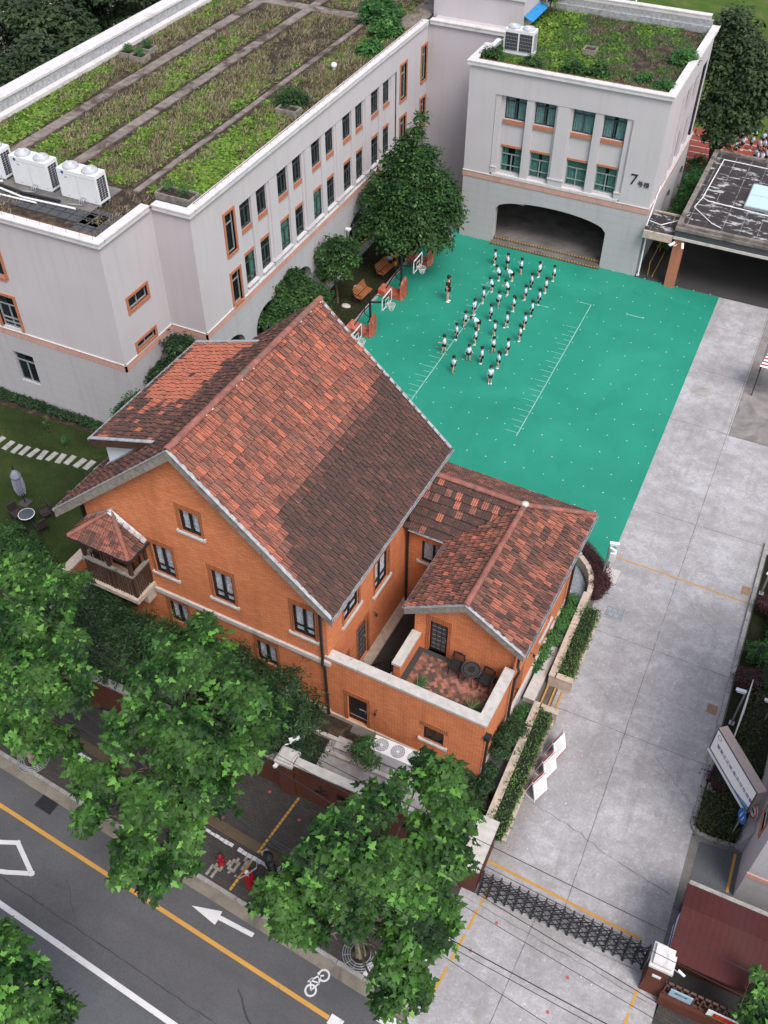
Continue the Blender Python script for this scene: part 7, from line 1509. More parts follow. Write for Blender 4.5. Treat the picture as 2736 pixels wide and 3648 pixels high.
t = thing('roof_pipes', (-35, 30.3, 10.82), 'white and black insulated pipes running in front of the roof units', 'pipes'); m = MB(); m.tube([(-38, 30.3, 10.9), (-34.2, 30.45, 10.95), (-32.3, 30.2, 10.9), (-29.5, 30.4, 10.88)], .05, 6); m.tube([(-36.5, 29.9, 10.9), (-34.5, 30.9, 11.0)], .05, 6); m.tube([(-36.0, 29.85, 10.9), (-34.0, 30.9, 11.0)], .05, 6); m.tube([(-35.2, 29.9, 10.9), (-31.4, 30.05, 10.9)], .045, 6); m.build('white_pipe', M['white_metal'], t); m = MB(); m.tube([(-34.4, 30.7, 10.95), (-32.5, 30.5, 10.93), (-30.5, 30.6, 10.93)], .07, 7); m.build('black_pipe', M['black_metal'], t)
t = thing('roof_ladder', (-19.55, 56.2, 10.7), 'white cable tray and pipe beside the square roof unit', 'cable tray'); m = MB(); m.box(-19.7, -19.4, 55.3, 57.8, 10.75, 10.95); m.tube([(-19.3, 57.2, 11.0), (-19.0, 57.0, 11.3), (-18.9, 56.8, 10.9)], .05, 6); m.build('tray', M['white_metal'], t)
# basketball hoops
def hoop():
    t = thing('basketball_hoop', (0, 0, 0), 'x', 'basketball hoop', 'basketball hoops along the yard')
    m = MB().extr([(-1.45,-.38,.02), (.0,-.38,.02), (.0,-.38,.42), (-.25,-.38,.30), (-.8,-.38,.26), (-1.45,-.38,.42)], (0,.76,0)); m.build('base', M['red_pad'], t)
    m = MB().extr([(.0,-.4,.02), (.14,-.3,.02), (.14,-.3,1.15), (.06,-.3,1.35), (.0,-.4,1.0)], (0,.6,0)); m.build('pad', M['red_pad'], t)
    m = MB().tube([(-.1,0,.2), (-.1,0,2.72)], .07, 8); m.tube([(-1.1,0,.35), (-.55,0,1.4), (-.1,0,2.0)], .035, 6); m.build('pole', M['black_metal'], t)
    m = MB().tube([(-.45,0,2.05), (-.1,0,2.15), (.88,0,2.42)], .055, 6); m.tube([(-.1,0,2.72), (.5,0,2.7), (.88,0,2.62)], .02, 6); m.tube([(-.45,0,2.05), (-.45,0,1.3), (-.1,0,1.1)], .03, 6); m.tube([(-.1,-.3,1.0), (-.1,.3,1.0)], .05, 6); m.build('arm', M['black_metal'], t)
    b = MB(); y0, y1, z0, z1, X = -.62, .62, 2.2, 3.0, .9
    for q in ((y0, y1, z0, z0+.06), (y0, y1, z1-.06, z1), (y0, y0+.06, z0, z1), (y1-.06, y1, z0, z1)): b.box(X, X+.035, q[0], q[1], q[2], q[3])
    for q in ((-.22, .22, 2.36, 2.395), (-.22, .22, 2.66, 2.695), (-.22, -.185, 2.36, 2.695), (.185, .22, 2.36, 2.695)): b.box(X+.03, X+.04, q[0], q[1], q[2], q[3])
    bo = b.build('backboard', M['white_metal'], t); MB().box(X+.01, X+.022, y0+.06, y1-.06, z0+.06, z1-.06).build('panel', M['glass'], bo)
    m = MB().ring((X+.30, 0, 2.36), .22, .014, 24, 6); m.box(X+.03, X+.1, -.05, .05, 2.33, 2.39); r_ = m.build('rim', simple('pale_pink_rim', (.62, .38, .46), .5), t)
    n_ = MB(); 
    for i in range(12):
        a, a2 = 2*math.pi*i/12, 2*math.pi*(i+.5)/12; c_ = (X+.30, 0)
        n_.tube([(c_[0]+.22*math.cos(a), .22*math.sin(a), 2.36), (c_[0]+.16*math.cos(a2), .16*math.sin(a2), 2.18), (c_[0]+.11*math.cos(a), .11*math.sin(a), 2.0)], .006, 4); n_.tube([(c_[0]+.22*math.cos(a), .22*math.sin(a), 2.36), (c_[0]+.16*math.cos(a-(a2-a)), .16*math.sin(a-(a2-a)), 2.18), (c_[0]+.11*math.cos(a), .11*math.sin(a), 2.0)], .006, 4)
    n_.build('net', M['white'], r_); return t
h0 = hoop(); h0.location = (-20.1, 41.35, 0); h0['label'] = 'basketball hoop nearest the villa roof, with faded pink base'
for y, l in ((45.55, 'basketball hoop in the middle of the row, behind the coach'), (49.65, 'basketball hoop under the big conical tree'), (37.6, 'basketball hoop mostly hidden behind the villa roof edge')): dup(h0, (-20.1, y, 0), 0, l)
# benches
def bench():
    t = thing('bench', (0, 0, 0), 'x', 'bench', 'park benches on the yard strip')
    s = MB(); [s.box(-.02+i*.105, .07+i*.105, -.68, .68, .42, .455) for i in range(4)]; s.build('seat', M['bench_wood'], t)
    s = MB(); [s.ob((-.08-.05*i, 0, .52+.12*i), (0,1,0), (.92,0,.38), -.68, .68, -.045, .05, -.015, .015, (-.38,0,.92)) for i in range(4)]; s.build('backrest', M['bench_wood'], t)
    for y in (-.66, .66):
        m = MB(); m.tube([(.36, y, 0), (.34, y, .42), (-.05, y, .42), (-.27, y, .98)], .025, 6); m.tube([(-.12, y, 0), (-.05, y, .42)], .025, 6); m.tube([(.36, y, .42), (.36, y, .62), (-.1, y, .64)], .022, 6); m.build('leg', M['black_metal'], t)
    return t
b0 = bench(); b0.location = (-22.25, 44.4, 0); b0['label'] = 'slatted bench nearest the villa, with black iron arms'; b0.rotation_euler = (0, 0, R(-4)); dup(b0, (-22.2, 47.35, 0), R(-6), 'slatted bench beside the yellow and black bollard')
t = thing('bollard', (-22.07, 48.7, 0), 'yellow bollard with a black middle band at the foot of the big tree', 'bollard'); y_ = simple('yellow_plastic', (.62, .28, .02), .5)
MB().lathe((-22.07, 48.7, 0), [(.17,0),(.17,.12),(.13,.3)], 16).lathe((-22.07, 48.7, 0), [(.12,.55),(.10,.75),(.09,.92),(0,.93)], 16).build('body', y_, t); MB().lathe((-22.07, 48.7, 0), [(.132,.29),(.122,.56)], 16).build('band', M['black_metal'], t)
for i, (x, y) in enumerate([(-22.75, 43.3), (-23.0, 45.4), (-22.7, 49.2)]):
    o = MB().ball((x, y, .0), .28, 9, 6, (1.1, .8, .45)).build('garden_rock', M['stone'], None, S0, (x, y, 0)); tag(o, ['pale rock behind the bench nearest the villa', 'pale flat rock between the small tree and the benches', 'pale rock at the foot of the big conical tree'][i], 'rock')
# folded parasol, round glass table and chairs on the lawn
t = thing('folded_parasol', (-28.9, 22.05, 0), 'folded grey parasol on a square base on the left lawn', 'parasol'); MB().tube([(-28.9, 22.05, 0), (-28.9, 22.05, 2.45)], .03, 8).build('pole', M['black_metal'], t); MB().box(-29.15, -28.65, 21.8, 22.3, .03, .1).build('base', M['asphalt_dark'], t)
m = MB(); K = 16; zs = [(.75, .16), (1.1, .24), (1.6, .22), (1.95, .17), (2.15, .06)]; v = []
for z, r in zs:
    for k in range(K): a = 2*math.pi*k/K; rr = r*.86*(1+.36*(1 if k % 2 else -1)); v.append((-28.9+rr*math.cos(a), 22.05+rr*math.sin(a), z-.1*(k % 2)*(z < 1)))
m.add(v, [(j*K+k, j*K+(k+1)%K, (j+1)*K+(k+1)%K, (j+1)*K+k) for j in range(len(zs)-1) for k in range(K)], False); m.lathe((-28.9, 22.05, 0), [(.24,1.78),(.26,1.84),(.1,2.1),(.05,2.2)], 12); m.build('canopy', simple('grey_canvas', (.21, .22, .29), .8, .15, 8), t)
M['rattan'] = simple('dark_rattan', (.035, .026, .028), .6, .3, 20)
t = thing('glass_table', (-27.8, 21.05, 0), 'round glass topped table on the left lawn', 'table'); MB().cyl(-27.8, 21.05, .72, .735, .36, 32).build('tabletop', M['table_glass'], t); m = MB().ring((-27.8, 21.05, .72), .36, .018, 32, 6); m.build('rim', M['white_metal'], t); m = MB(); [m.tube([(-27.8+.28*math.cos(a), 21.05+.28*math.sin(a), 0), (-27.8+.22*math.cos(a), 21.05+.22*math.sin(a), .71)], .02, 6) for a in (.7, 2.3, 3.9, 5.4)]; m.build('leg', M['rattan'], t)
def gchair(name, mat, cat, group, slat=False):
    t = thing(name, (0, 0, 0), 'x', cat, group); MB().box(-.23, .23, -.22, .24, .40, .45).build('seat', mat, t)
    m = MB(); 
    if slat:
        m.box(-.23, -.2, .2, .24, .45, .88); m.box(.2, .23, .2, .24, .45, .88); m.box(-.23, .23, .2, .24, .84, .89); [m.ob((0, .22, .66), (1,0,0), (0,1,0), -.0, .0, 0, 0, 0, 0) for _ in ()]
        for i in range(7): m.tube([(-.2+i*.06, .22, .46), (min(.2, -.02+i*.06), .22, .85)], .007, 4); m.tube([(.2-i*.06, .22, .46), (max(-.2, .02-i*.06), .22, .85)], .007, 4)
        m.tube([(-.23, .22, .87), (-.1, .22, .93), (.1, .22, .93), (.23, .22, .87)], .014, 5)
    else: m.box(-.23, .23, .22, .27, .45, .92)
    m.build('backrest', mat, t); m = MB(); 
    for s_ in (-1, 1): m.tube([(.24*s_, -.2, .42), (.25*s_, -.2, .64), (.25*s_, .22, .66)], .02, 6)
    m.build('armrest', mat, t)
    for x, y in ((-.2, -.2), (.2, -.2), (-.2, .22), (.2, .22)): MB().tube([(x*1.12, y*1.12, 0), (x, y, .42)], .018, 6).build('leg', mat, t)
    return t
c0 = gchair('rattan_chair', M['rattan'], 'chair', 'rattan chairs round the lawn table'); c0.location = (-27.35, 21.7, 0); c0.rotation_euler = (0,0,R(-30)); c0['label'] = 'dark rattan chair behind the lawn table, by the parasol'
for x, y, a, l in ((-28.5, 21.1, 75, 'dark rattan chair left of the lawn table'), (-27.0, 20.95, 250, 'dark rattan chair right of the lawn table'), (-27.7, 20.35, 175, 'dark rattan chair in front of the lawn table')): dup(c0, (x, y, 0), R(a), l)
# terrace table, two iron chairs, two grasses
c1 = gchair('iron_chair', M['black_metal'], 'chair', 'cast iron chairs on the terrace', True); c1.location = HF.w((-7.15, 19.85, 2.655)); c1.rotation_euler = (0,0,R(-2)); c1['label'] = 'black lattice back chair left of the terrace table, by the door'; dup(c1, HF.w((-5.92, 19.75, 2.655)), R(-8), 'black lattice back chair right of the terrace table')
t = thing('iron_table', (-6.53, 19.75, 2.655), 'round black ornamental table between two iron chairs on the terrace', 'table', None, HF); c = (-6.53, 19.75, 2.655); m = MB().cyl(c[0], c[1], c[2]+.66, c[2]+.69, .36, 32); m.build('tabletop', M['black_metal'], t); m = MB(); [m.ring((c[0], c[1], c[2]+.695), q, .012, 32, 4) for q in (.35, .25, .17)]; [m.tube([(c[0]+.17*math.cos(a), c[1]+.17*math.sin(a), c[2]+.695), (c[0]+.25*math.cos(a), c[1]+.25*math.sin(a), c[2]+.695)], .008, 4) for a in [k*math.pi/10 for k in range(20)]]; m.build('ornament', M['asphalt'], t)
for a in (.6, 2.2, 3.7, 5.3): MB().tube([(c[0]+.3*math.cos(a), c[1]+.3*math.sin(a), c[2]), (c[0]+.12*math.cos(a), c[1]+.12*math.sin(a), c[2]+.3), (c[0]+.22*math.cos(a), c[1]+.22*math.sin(a), c[2]+.66)], .016, 6).build('leg', M['black_metal'], t)
for (u_, v_), l, sd_ in (((-8.0, 18.5), 'spiky potted grass in the left front corner of the terrace', 231), ((-5.95, 18.5), 'spiky potted grass in the right front corner of the terrace', 232)):
    t = thing('potted_grass', (u_, v_, 2.655), l, 'plant', None, HF); MB().lathe((u_, v_, 2.655), [(.1,0),(.14,.16),(.15,.17),(.12,.15),(0,.14)], 14).build('pot', M['brown_timber'], t); q = np.zeros((90, 3)); q[:] = (u_, v_, 2.8); scatter('blades', 'leaf_weed', q, .38, 'blade', sd_, 1.0, 1, .04, t, (u_, v_, 2.655)); scatter('dry_blades', 'leaf_dry', q[:30], .36, 'blade', sd_+5, 1.1, 1, .04, t, (u_, v_, 2.655))
# scooters, hydrant, tree pits
def scooter(P, ang, label, col, helmet=False):
    t = thing('motor_scooter', (0,0,0), label, 'scooter'); t.location = P; t.rotation_euler = (0,0,ang)
    m = MB().ball((-.1, 0, .55), .3, 12, 8, (1.35, .5, .55)); m.ob((.1,0,.2), (1,0,0), (0,1,0), -.1, .4, 0, .1, -.14, .14); m.ob((.45,0,.25), (.3,0,.95), (0,1,0), 0, .6, -.03, .03, -.17, .17, (-.95,0,.3)); m.build('body', col, t)
    MB().ball((-.15, 0, .78), .2, 12, 7, (1.7, .7, .45)).build('seat', M['black_metal'], t)
    m = MB().tube([(.6,0,.3), (.52,0,.9), (.5,-.32,1.0)], .025, 6); m.tube([(.52,0,.9), (.5,.32,1.0)], .025, 6); m.tube([(.5,-.32,1.0), (.58,-.4,1.15)], .01, 4); m.tube([(.5,.32,1.0), (.58,.4,1.15)], .01, 4); m.ball((.58,-.42,1.17), .05, 8, 5, (.4,1,.8)); m.ball((.58,.42,1.17), .05, 8, 5, (.4,1,.8)); m.build('handlebar', M['grey_metal'], t)
    MB().tube([(.56,0,.82), (.66,0,.8)], .08, 12).build('headlight', M['white_metal'], t); m = MB(); m.box(-.55, -.2, -.13, .13, .72, .74); m.build('rear_rack', M['grey_metal'], t)
    for x in (-.48, .68): w_ = MB().ring((x, 0, .23), .18, .055, 20, 8, (0,1,0)).build('wheel', M['black_metal'], t); MB().tube([(x,-.04,.23), (x,.04,.23)], .1, 12).build('rim', M['grey_metal'], w_)
    if helmet: MB().ball((-.15, 0, .95), .2, 14, 9, (1.1, .9, .85)).build('top_box', M['black_metal'], t)
red_ = simple('scooter_red', (.22, .012, .016), .35, .05); blk = simple('scooter_black', (.02, .02, .024), .2, .05)
scooter((-9.5, 10.55, 0), R(150), 'red scooter parked on the sidewalk by the kerb', red_); scooter((-9.5, 11.5, 0), R(-35), 'black scooter with a glossy round box on the sidewalk', blk, True); scooter((-8.6, 10.3, 0), R(150), 'dark scooter half hidden under the plane tree next to the red one', blk); scooter((-8.7, 11.25, 0), R(-35), 'second dark scooter under the plane tree on the wall side', blk)
t = thing('fire_hydrant', (-11.25, 11.05, 0), 'red fire hydrant standing on scattered white pavers', 'hydrant'); MB().lathe((-11.25, 11.05, 0), [(.13,0),(.13,.05),(.08,.07),(.08,.45),(.1,.47),(.1,.52),(.07,.6),(.02,.64),(0,.64)], 14).build('body', red_, t)
for a in (0, 2.1, 4.2): MB().tube([(-11.25+.07*math.cos(a), 11.05+.07*math.sin(a), .38), (-11.25+.15*math.cos(a), 11.05+.15*math.sin(a), .38)], .05, 10).build('nozzle', red_, t)
for x, y, l in ((-19.74, 11.47, 'round slotted iron tree grate under the far left plane tree'), (-5.59, 10.4, 'round slotted tree grate under the plane tree near the gate'), (-12.7, 11.05, 'slotted tree grate under the middle plane tree')):
    t = thing('tree_grate', (x, y, 0), l, 'tree grate'); MB().cyl(x, y, -.03, .01, .3, 20).build('soil', M['soil'], t); m = MB(); [m.ring((x, y, .015), q, .018, 28, 4) for q in (.34, .42, .50, .58)]; [m.tube([(x+.32*math.cos(a), y+.32*math.sin(a), .012), (x+.6*math.cos(a), y+.6*math.sin(a), .012)], .015, 4) for a in [k*math.pi/6 for k in range(12)]]; m.build('grate', M['grey_metal'], t)
t = thing('side_gate', (-20.25, 51.6, 0), 'black gate leaf folded in the dark gap beside building seven', 'gate'); m = MB(); m.tube([(-20.1, 53.4, 0), (-20.1, 53.4, 1.7)], .03, 6); m.tube([(-20.5, 53.9, 0), (-20.5, 53.9, 1.7)], .03, 6); m.tube([(-20.1, 53.4, 1.7), (-20.5, 53.9, 1.7)], .03, 6); m.build('frame', M['grey_metal'], t)
m = MB(); [m.tube([(-20.1-.1*i, 53.4+.12*i, .1), (-20.1-.1*i, 53.4+.12*i, 1.68)], .012, 5) for i in range(1, 4)]; m.build('bars', M['grey_metal'], t)
# football goal
t = thing('football_goal', (-21, 99.6, 0), 'white football goal frame on the sports field', 'goal'); m = MB(); m.tube([(-22.6, 99.9, 0), (-22.6, 99.9, 2.2), (-20.4, 99.4, 2.2), (-20.4, 99.4, 0)], .09, 6); m.tube([(-22.6, 99.9, 2.2), (-23.2, 101.2, 0), (-20.8, 101.0, 0), (-20.4, 99.4, 2.2)], .06, 6); m.build('frame', M['white_metal'], t)
m = MB(); [m.tube([(-22.6+i*.22, 99.9-i*.05, 2.2), (-23.2+i*.24, 101.2-i*.02, 0)], .015, 4) for i in range(1, 10)]; m.build('net', M['white_metal'], t)
# ---------------------------------------------------------------- people
M['skin'] = simple('skin', (.56, .36, .28), .6, .05, 20, kind='obj'); M['hair'] = simple('black_hair', (.012, .010, .010), .5, .2, 30, kind='obj'); M['shirt'] = simple('pale_blue_shirt', (.50, .65, .82), .8, .08, 10, kind='obj')
M['navy'] = simple('navy_cloth', (.022, .03, .055), .8, .15, 14, kind='obj'); M['blackc'] = simple('black_cloth', (.014, .014, .016), .8, .15, 14, kind='obj'); M['shoe_w'] = simple('white_shoe', (.72, .70, .70), .6, .06, 10, kind='obj'); M['shoe_r'] = simple('orange_shoe', (.55, .10, .04), .6); M['shoe_b'] = simple('dark_shoe', (.05, .05, .07), .6)
def skin_mesh(name, joints, edges, mat, parent, root=0, sub=1):
    """one continuous surface grown round connected joints {name:(pos, radius)}"""
    me = bpy.data.meshes.new(name); names = list(joints); me.from_pydata([joints[k][0] for k in names], [(names.index(a), names.index(b)) for a, b in edges], [])
    ob = bpy.data.objects.new('tmp', me); scn.collection.objects.link(ob)
    md = ob.modifiers.new('s', 'SKIN'); md.use_smooth_shade = True
    sv = me.skin_vertices[0].data
    for i, k in enumerate(names): r = joints[k][1]; sv[i].radius = (r, r) if isinstance(r, (int, float)) else r; sv[i].use_root = (i == root)
    sb = ob.modifiers.new('u', 'SUBSURF'); sb.levels = sub; sb.render_levels = sub
    bpy.context.view_layer.update(); m2 = bpy.data.meshes.new_from_object(ob.evaluated_get(bpy.context.evaluated_depsgraph_get())); bpy.data.objects.remove(ob)
    m2.name = name; m2.materials.clear(); m2.materials.append(mat)
    o = bpy.data.objects.new(name, m2); scn.collection.objects.link(o); o.parent = parent; ORG[o.name] = Vector((0,0,0)); return o
def merge_fingers(body, hands, r):
    me = body.data; bm = bmesh.new(); bm.from_mesh(me)
    for W, D, S_ in hands:   # wrist, hand direction, thumb side
        W, D, S_ = Vector(W), Vector(D).normalized(), Vector(S_).normalized()
        t_ = MB(); L = [.05, .058, .054, .042]
        for i in range(4):
            b = W + D*.05*r + S_*(.022-.015*i)*r; c = D.cross(S_)*.012*r; t_.tube([b, b+D*L[i]*.5*r, b+D*L[i]*.9*r-c*(.8)], [.0075*r, .0068*r, .0045*r], 5)
        b = W + D*.02*r + S_*.025*r; t_.tube([b, b+(D*.7+S_*.7)*.028*r, b+(D*.95+S_*.35)*.05*r], [.009*r, .008*r, .005*r], 5)
        vs = [bm.verts.new(v) for v in t_.v]
        for f in t_.f:
            try: bm.faces.new([vs[i] for i in f])
            except ValueError: pass
    bm.to_mesh(me); bm.free()
    for p in me.polygons: p.use_smooth = True
def person(h=1.1, pose='stand', bottom='shorts', hair='short', shoe='shoe_w', shirt='shirt', adult=False, arms=(0, 0), legs='together', seed=0, bcol='blackc'):
    """figure facing +X, left side +Y"""
    t = thing('person', (0,0,0), 'x', 'person'); S = h; k = .86 if adult else 1.0
    lean = {'stand': 0, 'bend': 62, 'bow': 22}.get(pose, 0); hr = (.070 if adult else .082)
    A = R(lean); hipz = .50 if adult else .46
    def up_(d, s=0, f=0):  # point d above the hip along the (leaning) torso, f forward
        return Vector((math.sin(A)*d + math.cos(A)*f, s, hipz + math.cos(A)*d - math.sin(A)*f))*S
    hw = .052; sw = .105 if not adult else .115; st = .05 if legs == 'walk' else 0
    nk = .335 if adult else .325
    J = {'pelvis': (up_(.02), .072*S*k), 'waist': (up_(.12), .066*S*k), 'chest': (up_(.24), .078*S*k), 'neck': (up_(nk), .030*S), 'head0': (up_(nk+.05, 0, .008), .048*S), 'head1': (up_(nk+.05+hr*.75, 0, .012), hr*.86*S), 'head2': (up_(nk+.05+hr*1.35, 0, .006), hr*.62*S)}
    E_ = [('pelvis', 'waist'), ('waist', 'chest'), ('chest', 'neck'), ('neck', 'head0'), ('head0', 'head1'), ('head1', 'head2')]
    hands = []
    for s_, sd in ((1, 'L'), (-1, 'R')):
        fx = st*s_
        J['hip'+sd] = (Vector((0, hw*s_, hipz-.02))*S, .052*S*k); J['knee'+sd] = (Vector((.012+fx*.9, hw*s_, .26))*S, .034*S*k); J['calf'+sd] = (Vector((-.004+fx*1.2, hw*s_, .17))*S, .032*S*k); J['ank'+sd] = (Vector((-.01+fx*1.6, hw*s_, .045))*S, .020*S*k); J['toe'+sd] = (Vector((.05+fx*1.6, hw*s_, .022))*S, .018*S*k)
        E_ += [('pelvis', 'hip'+sd), ('hip'+sd, 'knee'+sd), ('knee'+sd, 'calf'+sd), ('calf'+sd, 'ank'+sd), ('ank'+sd, 'toe'+sd)]
        sh = up_(nk-.055, sw*.82*s_, 0); m_ = arms[0] if s_ == 1 else arms[1]; dirs = {0: ((.02, .22*s_, -1), (.16, .08*s_, -1)), 1: ((.35, .4*s_, -.7), (.35, -.35*s_, 1.0)), 2: ((.2, 1.0*s_, -.1), (.35, 1.0*s_, .1)), 3: ((.3, .2*s_, -.9), (1.0, -.3*s_, -.15)), 4: ((-.45, .3*s_, -.9), (-.3, .1*s_, -1)), 5: ((.5, .1*s_, -.9), (.45, -.5*s_, .3))}[m_]
        u1 = Vector(dirs[0]).normalized(); u2 = Vector(dirs[1]).normalized(); el = sh + u1*.145*S; wr = el + u2*.125*S; hd = wr + u2*.05*S
        J['sh'+sd] = (sh, .036*S*k); J['el'+sd] = (el, .024*S*k); J['wr'+sd] = (wr, .017*S*k); J['hd'+sd] = (hd, (.022*S*k, .014*S*k))
        E_ += [('chest', 'sh'+sd), ('sh'+sd, 'el'+sd), ('el'+sd, 'wr'+sd), ('wr'+sd, 'hd'+sd)]; hands.append((wr+u2*.012*S, u2, Vector((1, 0, 0)) if abs(u2.x) < .7 else Vector((0, -s_, .3))))
    body = skin_mesh('body', J, E_, M['skin'], t); merge_fingers(body, hands, S*1.05)
    # face: eyes, brows, nose, mouth, ears
    hc = J['head1'][0] + Vector((math.cos(A)*.012, 0, -math.sin(A)*.0))*S; fw_ = Vector((math.cos(A), 0, -math.sin(A))); hu = Vector((math.sin(A), 0, math.cos(A))); R_ = hr*S
    m = MB(); [m.ball(hc+fw_*R_*.84+Vector((0, s_*R_*.33, 0))+hu*R_*.02, R_*.11, 6, 4, (.5,1.3,.7)) for s_ in (-1, 1)]; m.build('eyes', M['hair'], t)
    m = MB().ball(hc+fw_*R_*.93-hu*R_*.18, R_*.13, 6, 5, (1,.7,1)); [m.ball(hc+Vector((0, s_*R_*.88, 0))-hu*R_*.08, R_*.2, 7, 5, (.7,.4,1.1)) for s_ in (-1, 1)]; m.build('nose_and_ears', M['skin'], t)
    MB().ball(hc+fw_*R_*.86-hu*R_*.45, R_*.1, 6, 4, (.5,1.8,.4)).build('mouth', M['p_red'], t)
    # hair cap
    hm = MB(); seg = 14; v = []; rings = 7
    for j_ in range(rings+1):
        th = math.pi*.60*j_/rings
        for i in range(seg):
            a = 2*math.pi*i/seg; fr_ = max(0, math.cos(a)); th2 = th*(1-.34*fr_**2) if hair != 'bald' else th; rr = R_*1.13
            q = Vector((math.sin(th2)*math.cos(a)*rr*1.02, math.sin(th2)*math.sin(a)*rr*.96, math.cos(th2)*rr*1.02)); w_ = fw_*q.x + Vector((0, q.y, 0)) + hu*q.z; v.append(J['head1'][0] + hu*R_*.22 + w_)
    hm.add(v, [(j_*seg+i, (j_+1)*seg+i, (j_+1)*seg+(i+1)%seg, j_*seg+(i+1)%seg) for j_ in range(rings) for i in range(seg)], True)
    bkh = J['head1'][0] - fw_*R_*.95 + hu*R_*.45
    if hair == 'pony': hm.tube([bkh, bkh-fw_*R_*.55+Vector((0,0,-R_*.3)), bkh-fw_*R_*.5-Vector((0,0,R_*1.4)), bkh-fw_*R_*.4-Vector((0,0,R_*2.3))], [R_*.28, R_*.34, R_*.27, R_*.08], 7)
    if hair == 'long': hm.tube([bkh+fw_*R_*.3, bkh-fw_*R_*.1-Vector((0,0,R_*.9)), bkh-fw_*R_*.1-Vector((0,0,R_*2.2)), bkh-fw_*R_*.05-Vector((0,0,R_*3.2))], [R_*.7, R_*.66, R_*.5, R_*.2], 8)
    if hair == 'bun': [hm.ball(bkh+Vector((0, s_*R_*.6, R_*.3)), R_*.32, 8, 6) for s_ in (-1, 1)]
    hm.build('hair', M['hair'], t)
    # clothes follow the body
    g1 = 1.22; K = {}
    K['p'] = (J['pelvis'][0]+Vector((0,0,-.035*S)), .104*S*k); K['w'] = (J['waist'][0], .100*S*k); K['c'] = (J['chest'][0], .104*S*k); K['n'] = (up_(nk-.035), .048*S*k); ed = [('p','w'), ('w','c'), ('c','n')]
    for sd in 'LR': K['s'+sd] = (J['sh'+sd][0], .052*S*k); K['e'+sd] = (J['sh'+sd][0].lerp(J['el'+sd][0], .8), .050*S*k); ed += [('c','s'+sd), ('s'+sd,'e'+sd)]
    skin_mesh('shirt', K, ed, M[shirt], t)
    if adult: MB().ball(J['chest'][0]+Vector((.082*S*k, .02*S, 0)), .022*S, 8, 5, (.3,1,1)).build('emblem', M['shoe_r'], t)
    K = {'p': (J['pelvis'][0]-Vector((0,0,.03*S)), .095*S*k)}; ed = []
    for sd in 'LR':
        K['h'+sd] = (J['hip'+sd][0]-Vector((0,0,.01*S)), .072*S*k); ed.append(('p', 'h'+sd))
        if bottom == 'pants': K['k'+sd] = (J['knee'+sd][0], .045*S*k); K['a'+sd] = (J['ank'+sd][0]+Vector((0,0,.012*S)), .034*S*k); ed += [('h'+sd, 'k'+sd), ('k'+sd, 'a'+sd)]
        else: K['k'+sd] = (J['hip'+sd][0].lerp(J['knee'+sd][0], .55 if bottom == 'shorts' else .8), .064*S*k); ed.append(('h'+sd, 'k'+sd))
    skin_mesh('trousers' if bottom == 'pants' else 'shorts', K, ed, M[bcol], t)
    for sd in 'LR':
        a = J['ank'+sd][0]; MB().ball((a.x+.032*S, a.y, .0), .062*S, 12, 8, (1.25,.56,.62), z0=0.0).build('shoe', M[shoe], t)
    return t
V = {}
V['boy'] = person(1.1); V['boy_bow'] = person(1.1, 'bow', arms=(3, 3), seed=1); V['boy_pants'] = person(1.1, bottom='pants', bcol='blackc'); V['boy_walk'] = person(1.1, legs='walk', arms=(3, 4), shoe='shoe_b'); V['bend'] = person(1.1, 'bend', arms=(4, 0)); V['point'] = person(1.1, arms=(0, 2)); V['headtouch'] = person(1.1, arms=(1, 0), legs='walk', shoe='shoe_b')
V['girl'] = person(1.1, hair='pony'); V['girl_walk'] = person(1.1, hair='pony', legs='walk'); V['girl_pants'] = person(1.1, hair='bun', bottom='pants'); V['girl_long'] = person(1.1, hair='long'); V['girl_dark'] = person(1.1, hair='bun', bottom='skirt', bcol='blackc'); V['boy_navy'] = person(1.1, bottom='skirt', bcol='navy'); V['boy_red'] = person(1.1, shoe='shoe_r', arms=(5, 0)); V['rub'] = person(1.1, arms=(1, 1))
used = set()
def place(kind, x, y, ang, hgt, label, group='children lined up on the green court'):
    v = V[kind]; sc = hgt/1.1
    if kind not in used: used.add(kind); o = v; o.location = (x, y, .012); o.rotation_euler = (0,0,R(ang)); o['label'] = label; o['group'] = group
    else: o = dup(v, (x, y, .012), R(ang), label, group, None, sc)
    return o
C = 'child in pale blue shirt, '
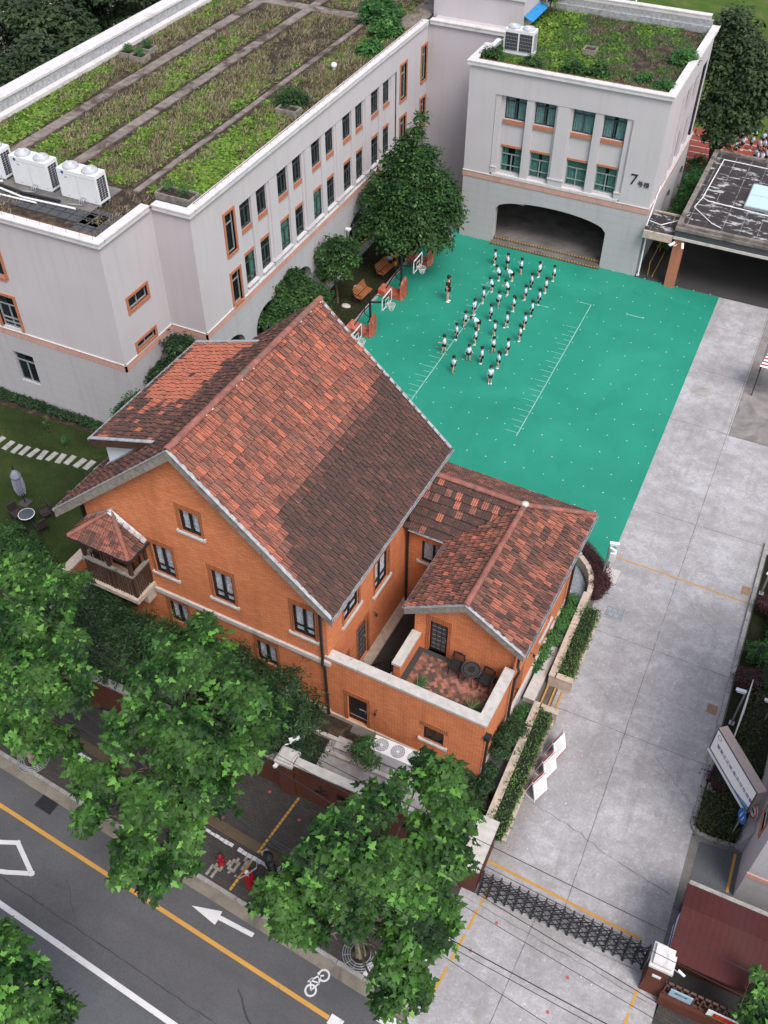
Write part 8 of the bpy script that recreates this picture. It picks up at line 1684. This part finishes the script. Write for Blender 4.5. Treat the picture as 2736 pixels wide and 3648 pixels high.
KID = [(-16.44,51.38,1.08,'boy_navy',200,C+'navy shorts, back row furthest left'),
(-15.58,51.31,.98,'rub',215,C+'both hands at the face, back row near the steps'),
(-14.62,51.13,1.0,'boy_red',185,C+'black shorts wearing orange red shoes, back row'),
(-13.48,51.21,.98,'point',170,C+'one arm stretched sideways, back row'),
(-12.55,51.19,1.02,'boy',195,C+'black shorts, back row furthest right'),
(-15.55,49.8,1.0,'boy_bow',190,C+'head bowed, left of the second row bender'),
(-14.81,50.11,1.1,'bend',190,C+'black shorts bending forward in the second row'),
(-13.5,49.78,1.05,'boy_pants',200,C+'long black trousers standing by the short white line'),
(-15.49,48.46,1.03,'boy_bow',195,C+'head bowed at the far end of the left line'),
(-14.53,48.54,1.06,'boy_bow',190,C+'head bowed, third row below the second row bender'),
(-12.56,49.71,1.02,'girl',185,'girl with ponytail and black shorts, second row furthest right'),
(-13.42,48.48,1.02,'boy_navy',180,C+'navy knee length shorts below the short white line'),
(-15.56,47.1,1.1,'boy',200,C+'shorts, on the left line level with the coach'),
(-12.52,48.34,1.04,'girl_pants',195,C+'hair in buns, third row furthest right'),
(-14.6,47.08,1.06,'boy_walk',60,C+'black shorts seen from behind, fourth row'),
(-13.64,47.05,1.04,'girl_long',185,'girl with long hair down her back in the fourth row'),
(-15.59,45.71,1.12,'boy',350,C+'facing the viewer on the left line'),
(-12.52,47.06,1.08,'boy_pants',190,C+'black trousers, fourth row furthest right'),
(-14.53,45.63,1.1,'boy_pants',195,C+'black trousers, middle of the fifth row'),
(-15.62,44.34,1.1,'boy_walk',35,C+'dark shoes, seen from behind on the left line'),
(-13.43,45.31,1.1,'girl_walk',190,'girl with ponytail stepping forward in the fifth row'),
(-12.46,45.65,1.12,'boy',190,C+'black shorts, fifth row furthest right'),
(-14.81,44.47,1.12,'bend',200,C+'bending forward in the sixth row'),
(-13.77,44.22,1.1,'girl',195,'girl with long ponytail directly right of the sixth row bender'),
(-15.59,42.99,1.13,'boy_pants',205,C+'long dark trousers standing on the left line'),
(-12.31,44.39,1.13,'girl_long',190,'girl with long loose hair, sixth row furthest right'),
(-14.45,43.0,1.13,'boy',195,C+'black shorts below the sixth row bender'),
(-15.76,41.57,1.2,'boy_walk',200,C+'dark shoes, nearest the ticks of the left line'),
(-13.26,42.73,1.13,'headtouch',200,C+'walking with one hand raised to the head'),
(-12.49,42.9,1.12,'girl_dark',190,'girl with buns in black skirt, seventh row furthest right'),
(-14.25,41.46,1.1,'boy_walk',340,C+'stepping toward the viewer in the eighth row'),
(-13.5,41.51,1.15,'girl_pants',190,'girl with buns and black trousers in the eighth row'),
(-12.53,41.53,1.14,'girl_long',200,'girl with very long dark hair, eighth row furthest right'),
(-14.6,40.08,1.14,'boy_walk',60,C+'walking at the near left of the group'),
(-12.44,40.06,1.2,'boy',300,C+'nearest the villa wing, last of the group')]
for i, (x, y, h, kd, a, lab) in enumerate(KID): place(kd, x, y, a+random.uniform(-8, 8), h, lab[:1].lower()+lab[1:])
cch = person(1.72, shirt='blackc', adult=True, bcol='blackc'); cch.location = (-17.52, 46.35, .012); cch.rotation_euler = (0,0,R(-5)); cch['label'] = 'adult in black T-shirt and black shorts facing the children on the court'; cch['group'] = 'people on the green court'
# crowd on the running track
g = random.Random(9); CR = [(-4.99,76.05),(-4.32,75.71),(-4.04,74.34),(-4.39,74.17),(-4.36,72.61),(-3.88,72.23),(-4.18,72.29),(-3.58,72.68),(-4.97,74.53),(-5.56,74.24),(-5.83,75.42),(-6.87,73.61),(-5.89,73.02),(-5.59,75.09),(-3.69,74.3),(-6.55,75.96),(-5.54,76.22),(-3.3,73.2),(-3.2,75.1),(-7.3,75.0),(-6.2,74.4),(-7.8,74.3),(-3.2,76.2),(-6.9,76.7)]
for x, y in CR: place(g.choice(['boy', 'girl', 'boy_pants', 'boy_walk', 'girl_long']), x, y, g.uniform(150, 260), g.uniform(1.15, 1.35), 'pupil in pale blue shirt in the crowd on the red track', 'pupils crowding on the running track')
for k, v in V.items():
    if k not in used: v.location = (-6.1+len(k)*.1, 75.6, .012); v['label'] = 'pupil in pale blue shirt in the crowd on the red track'; v['group'] = 'pupils crowding on the running track'
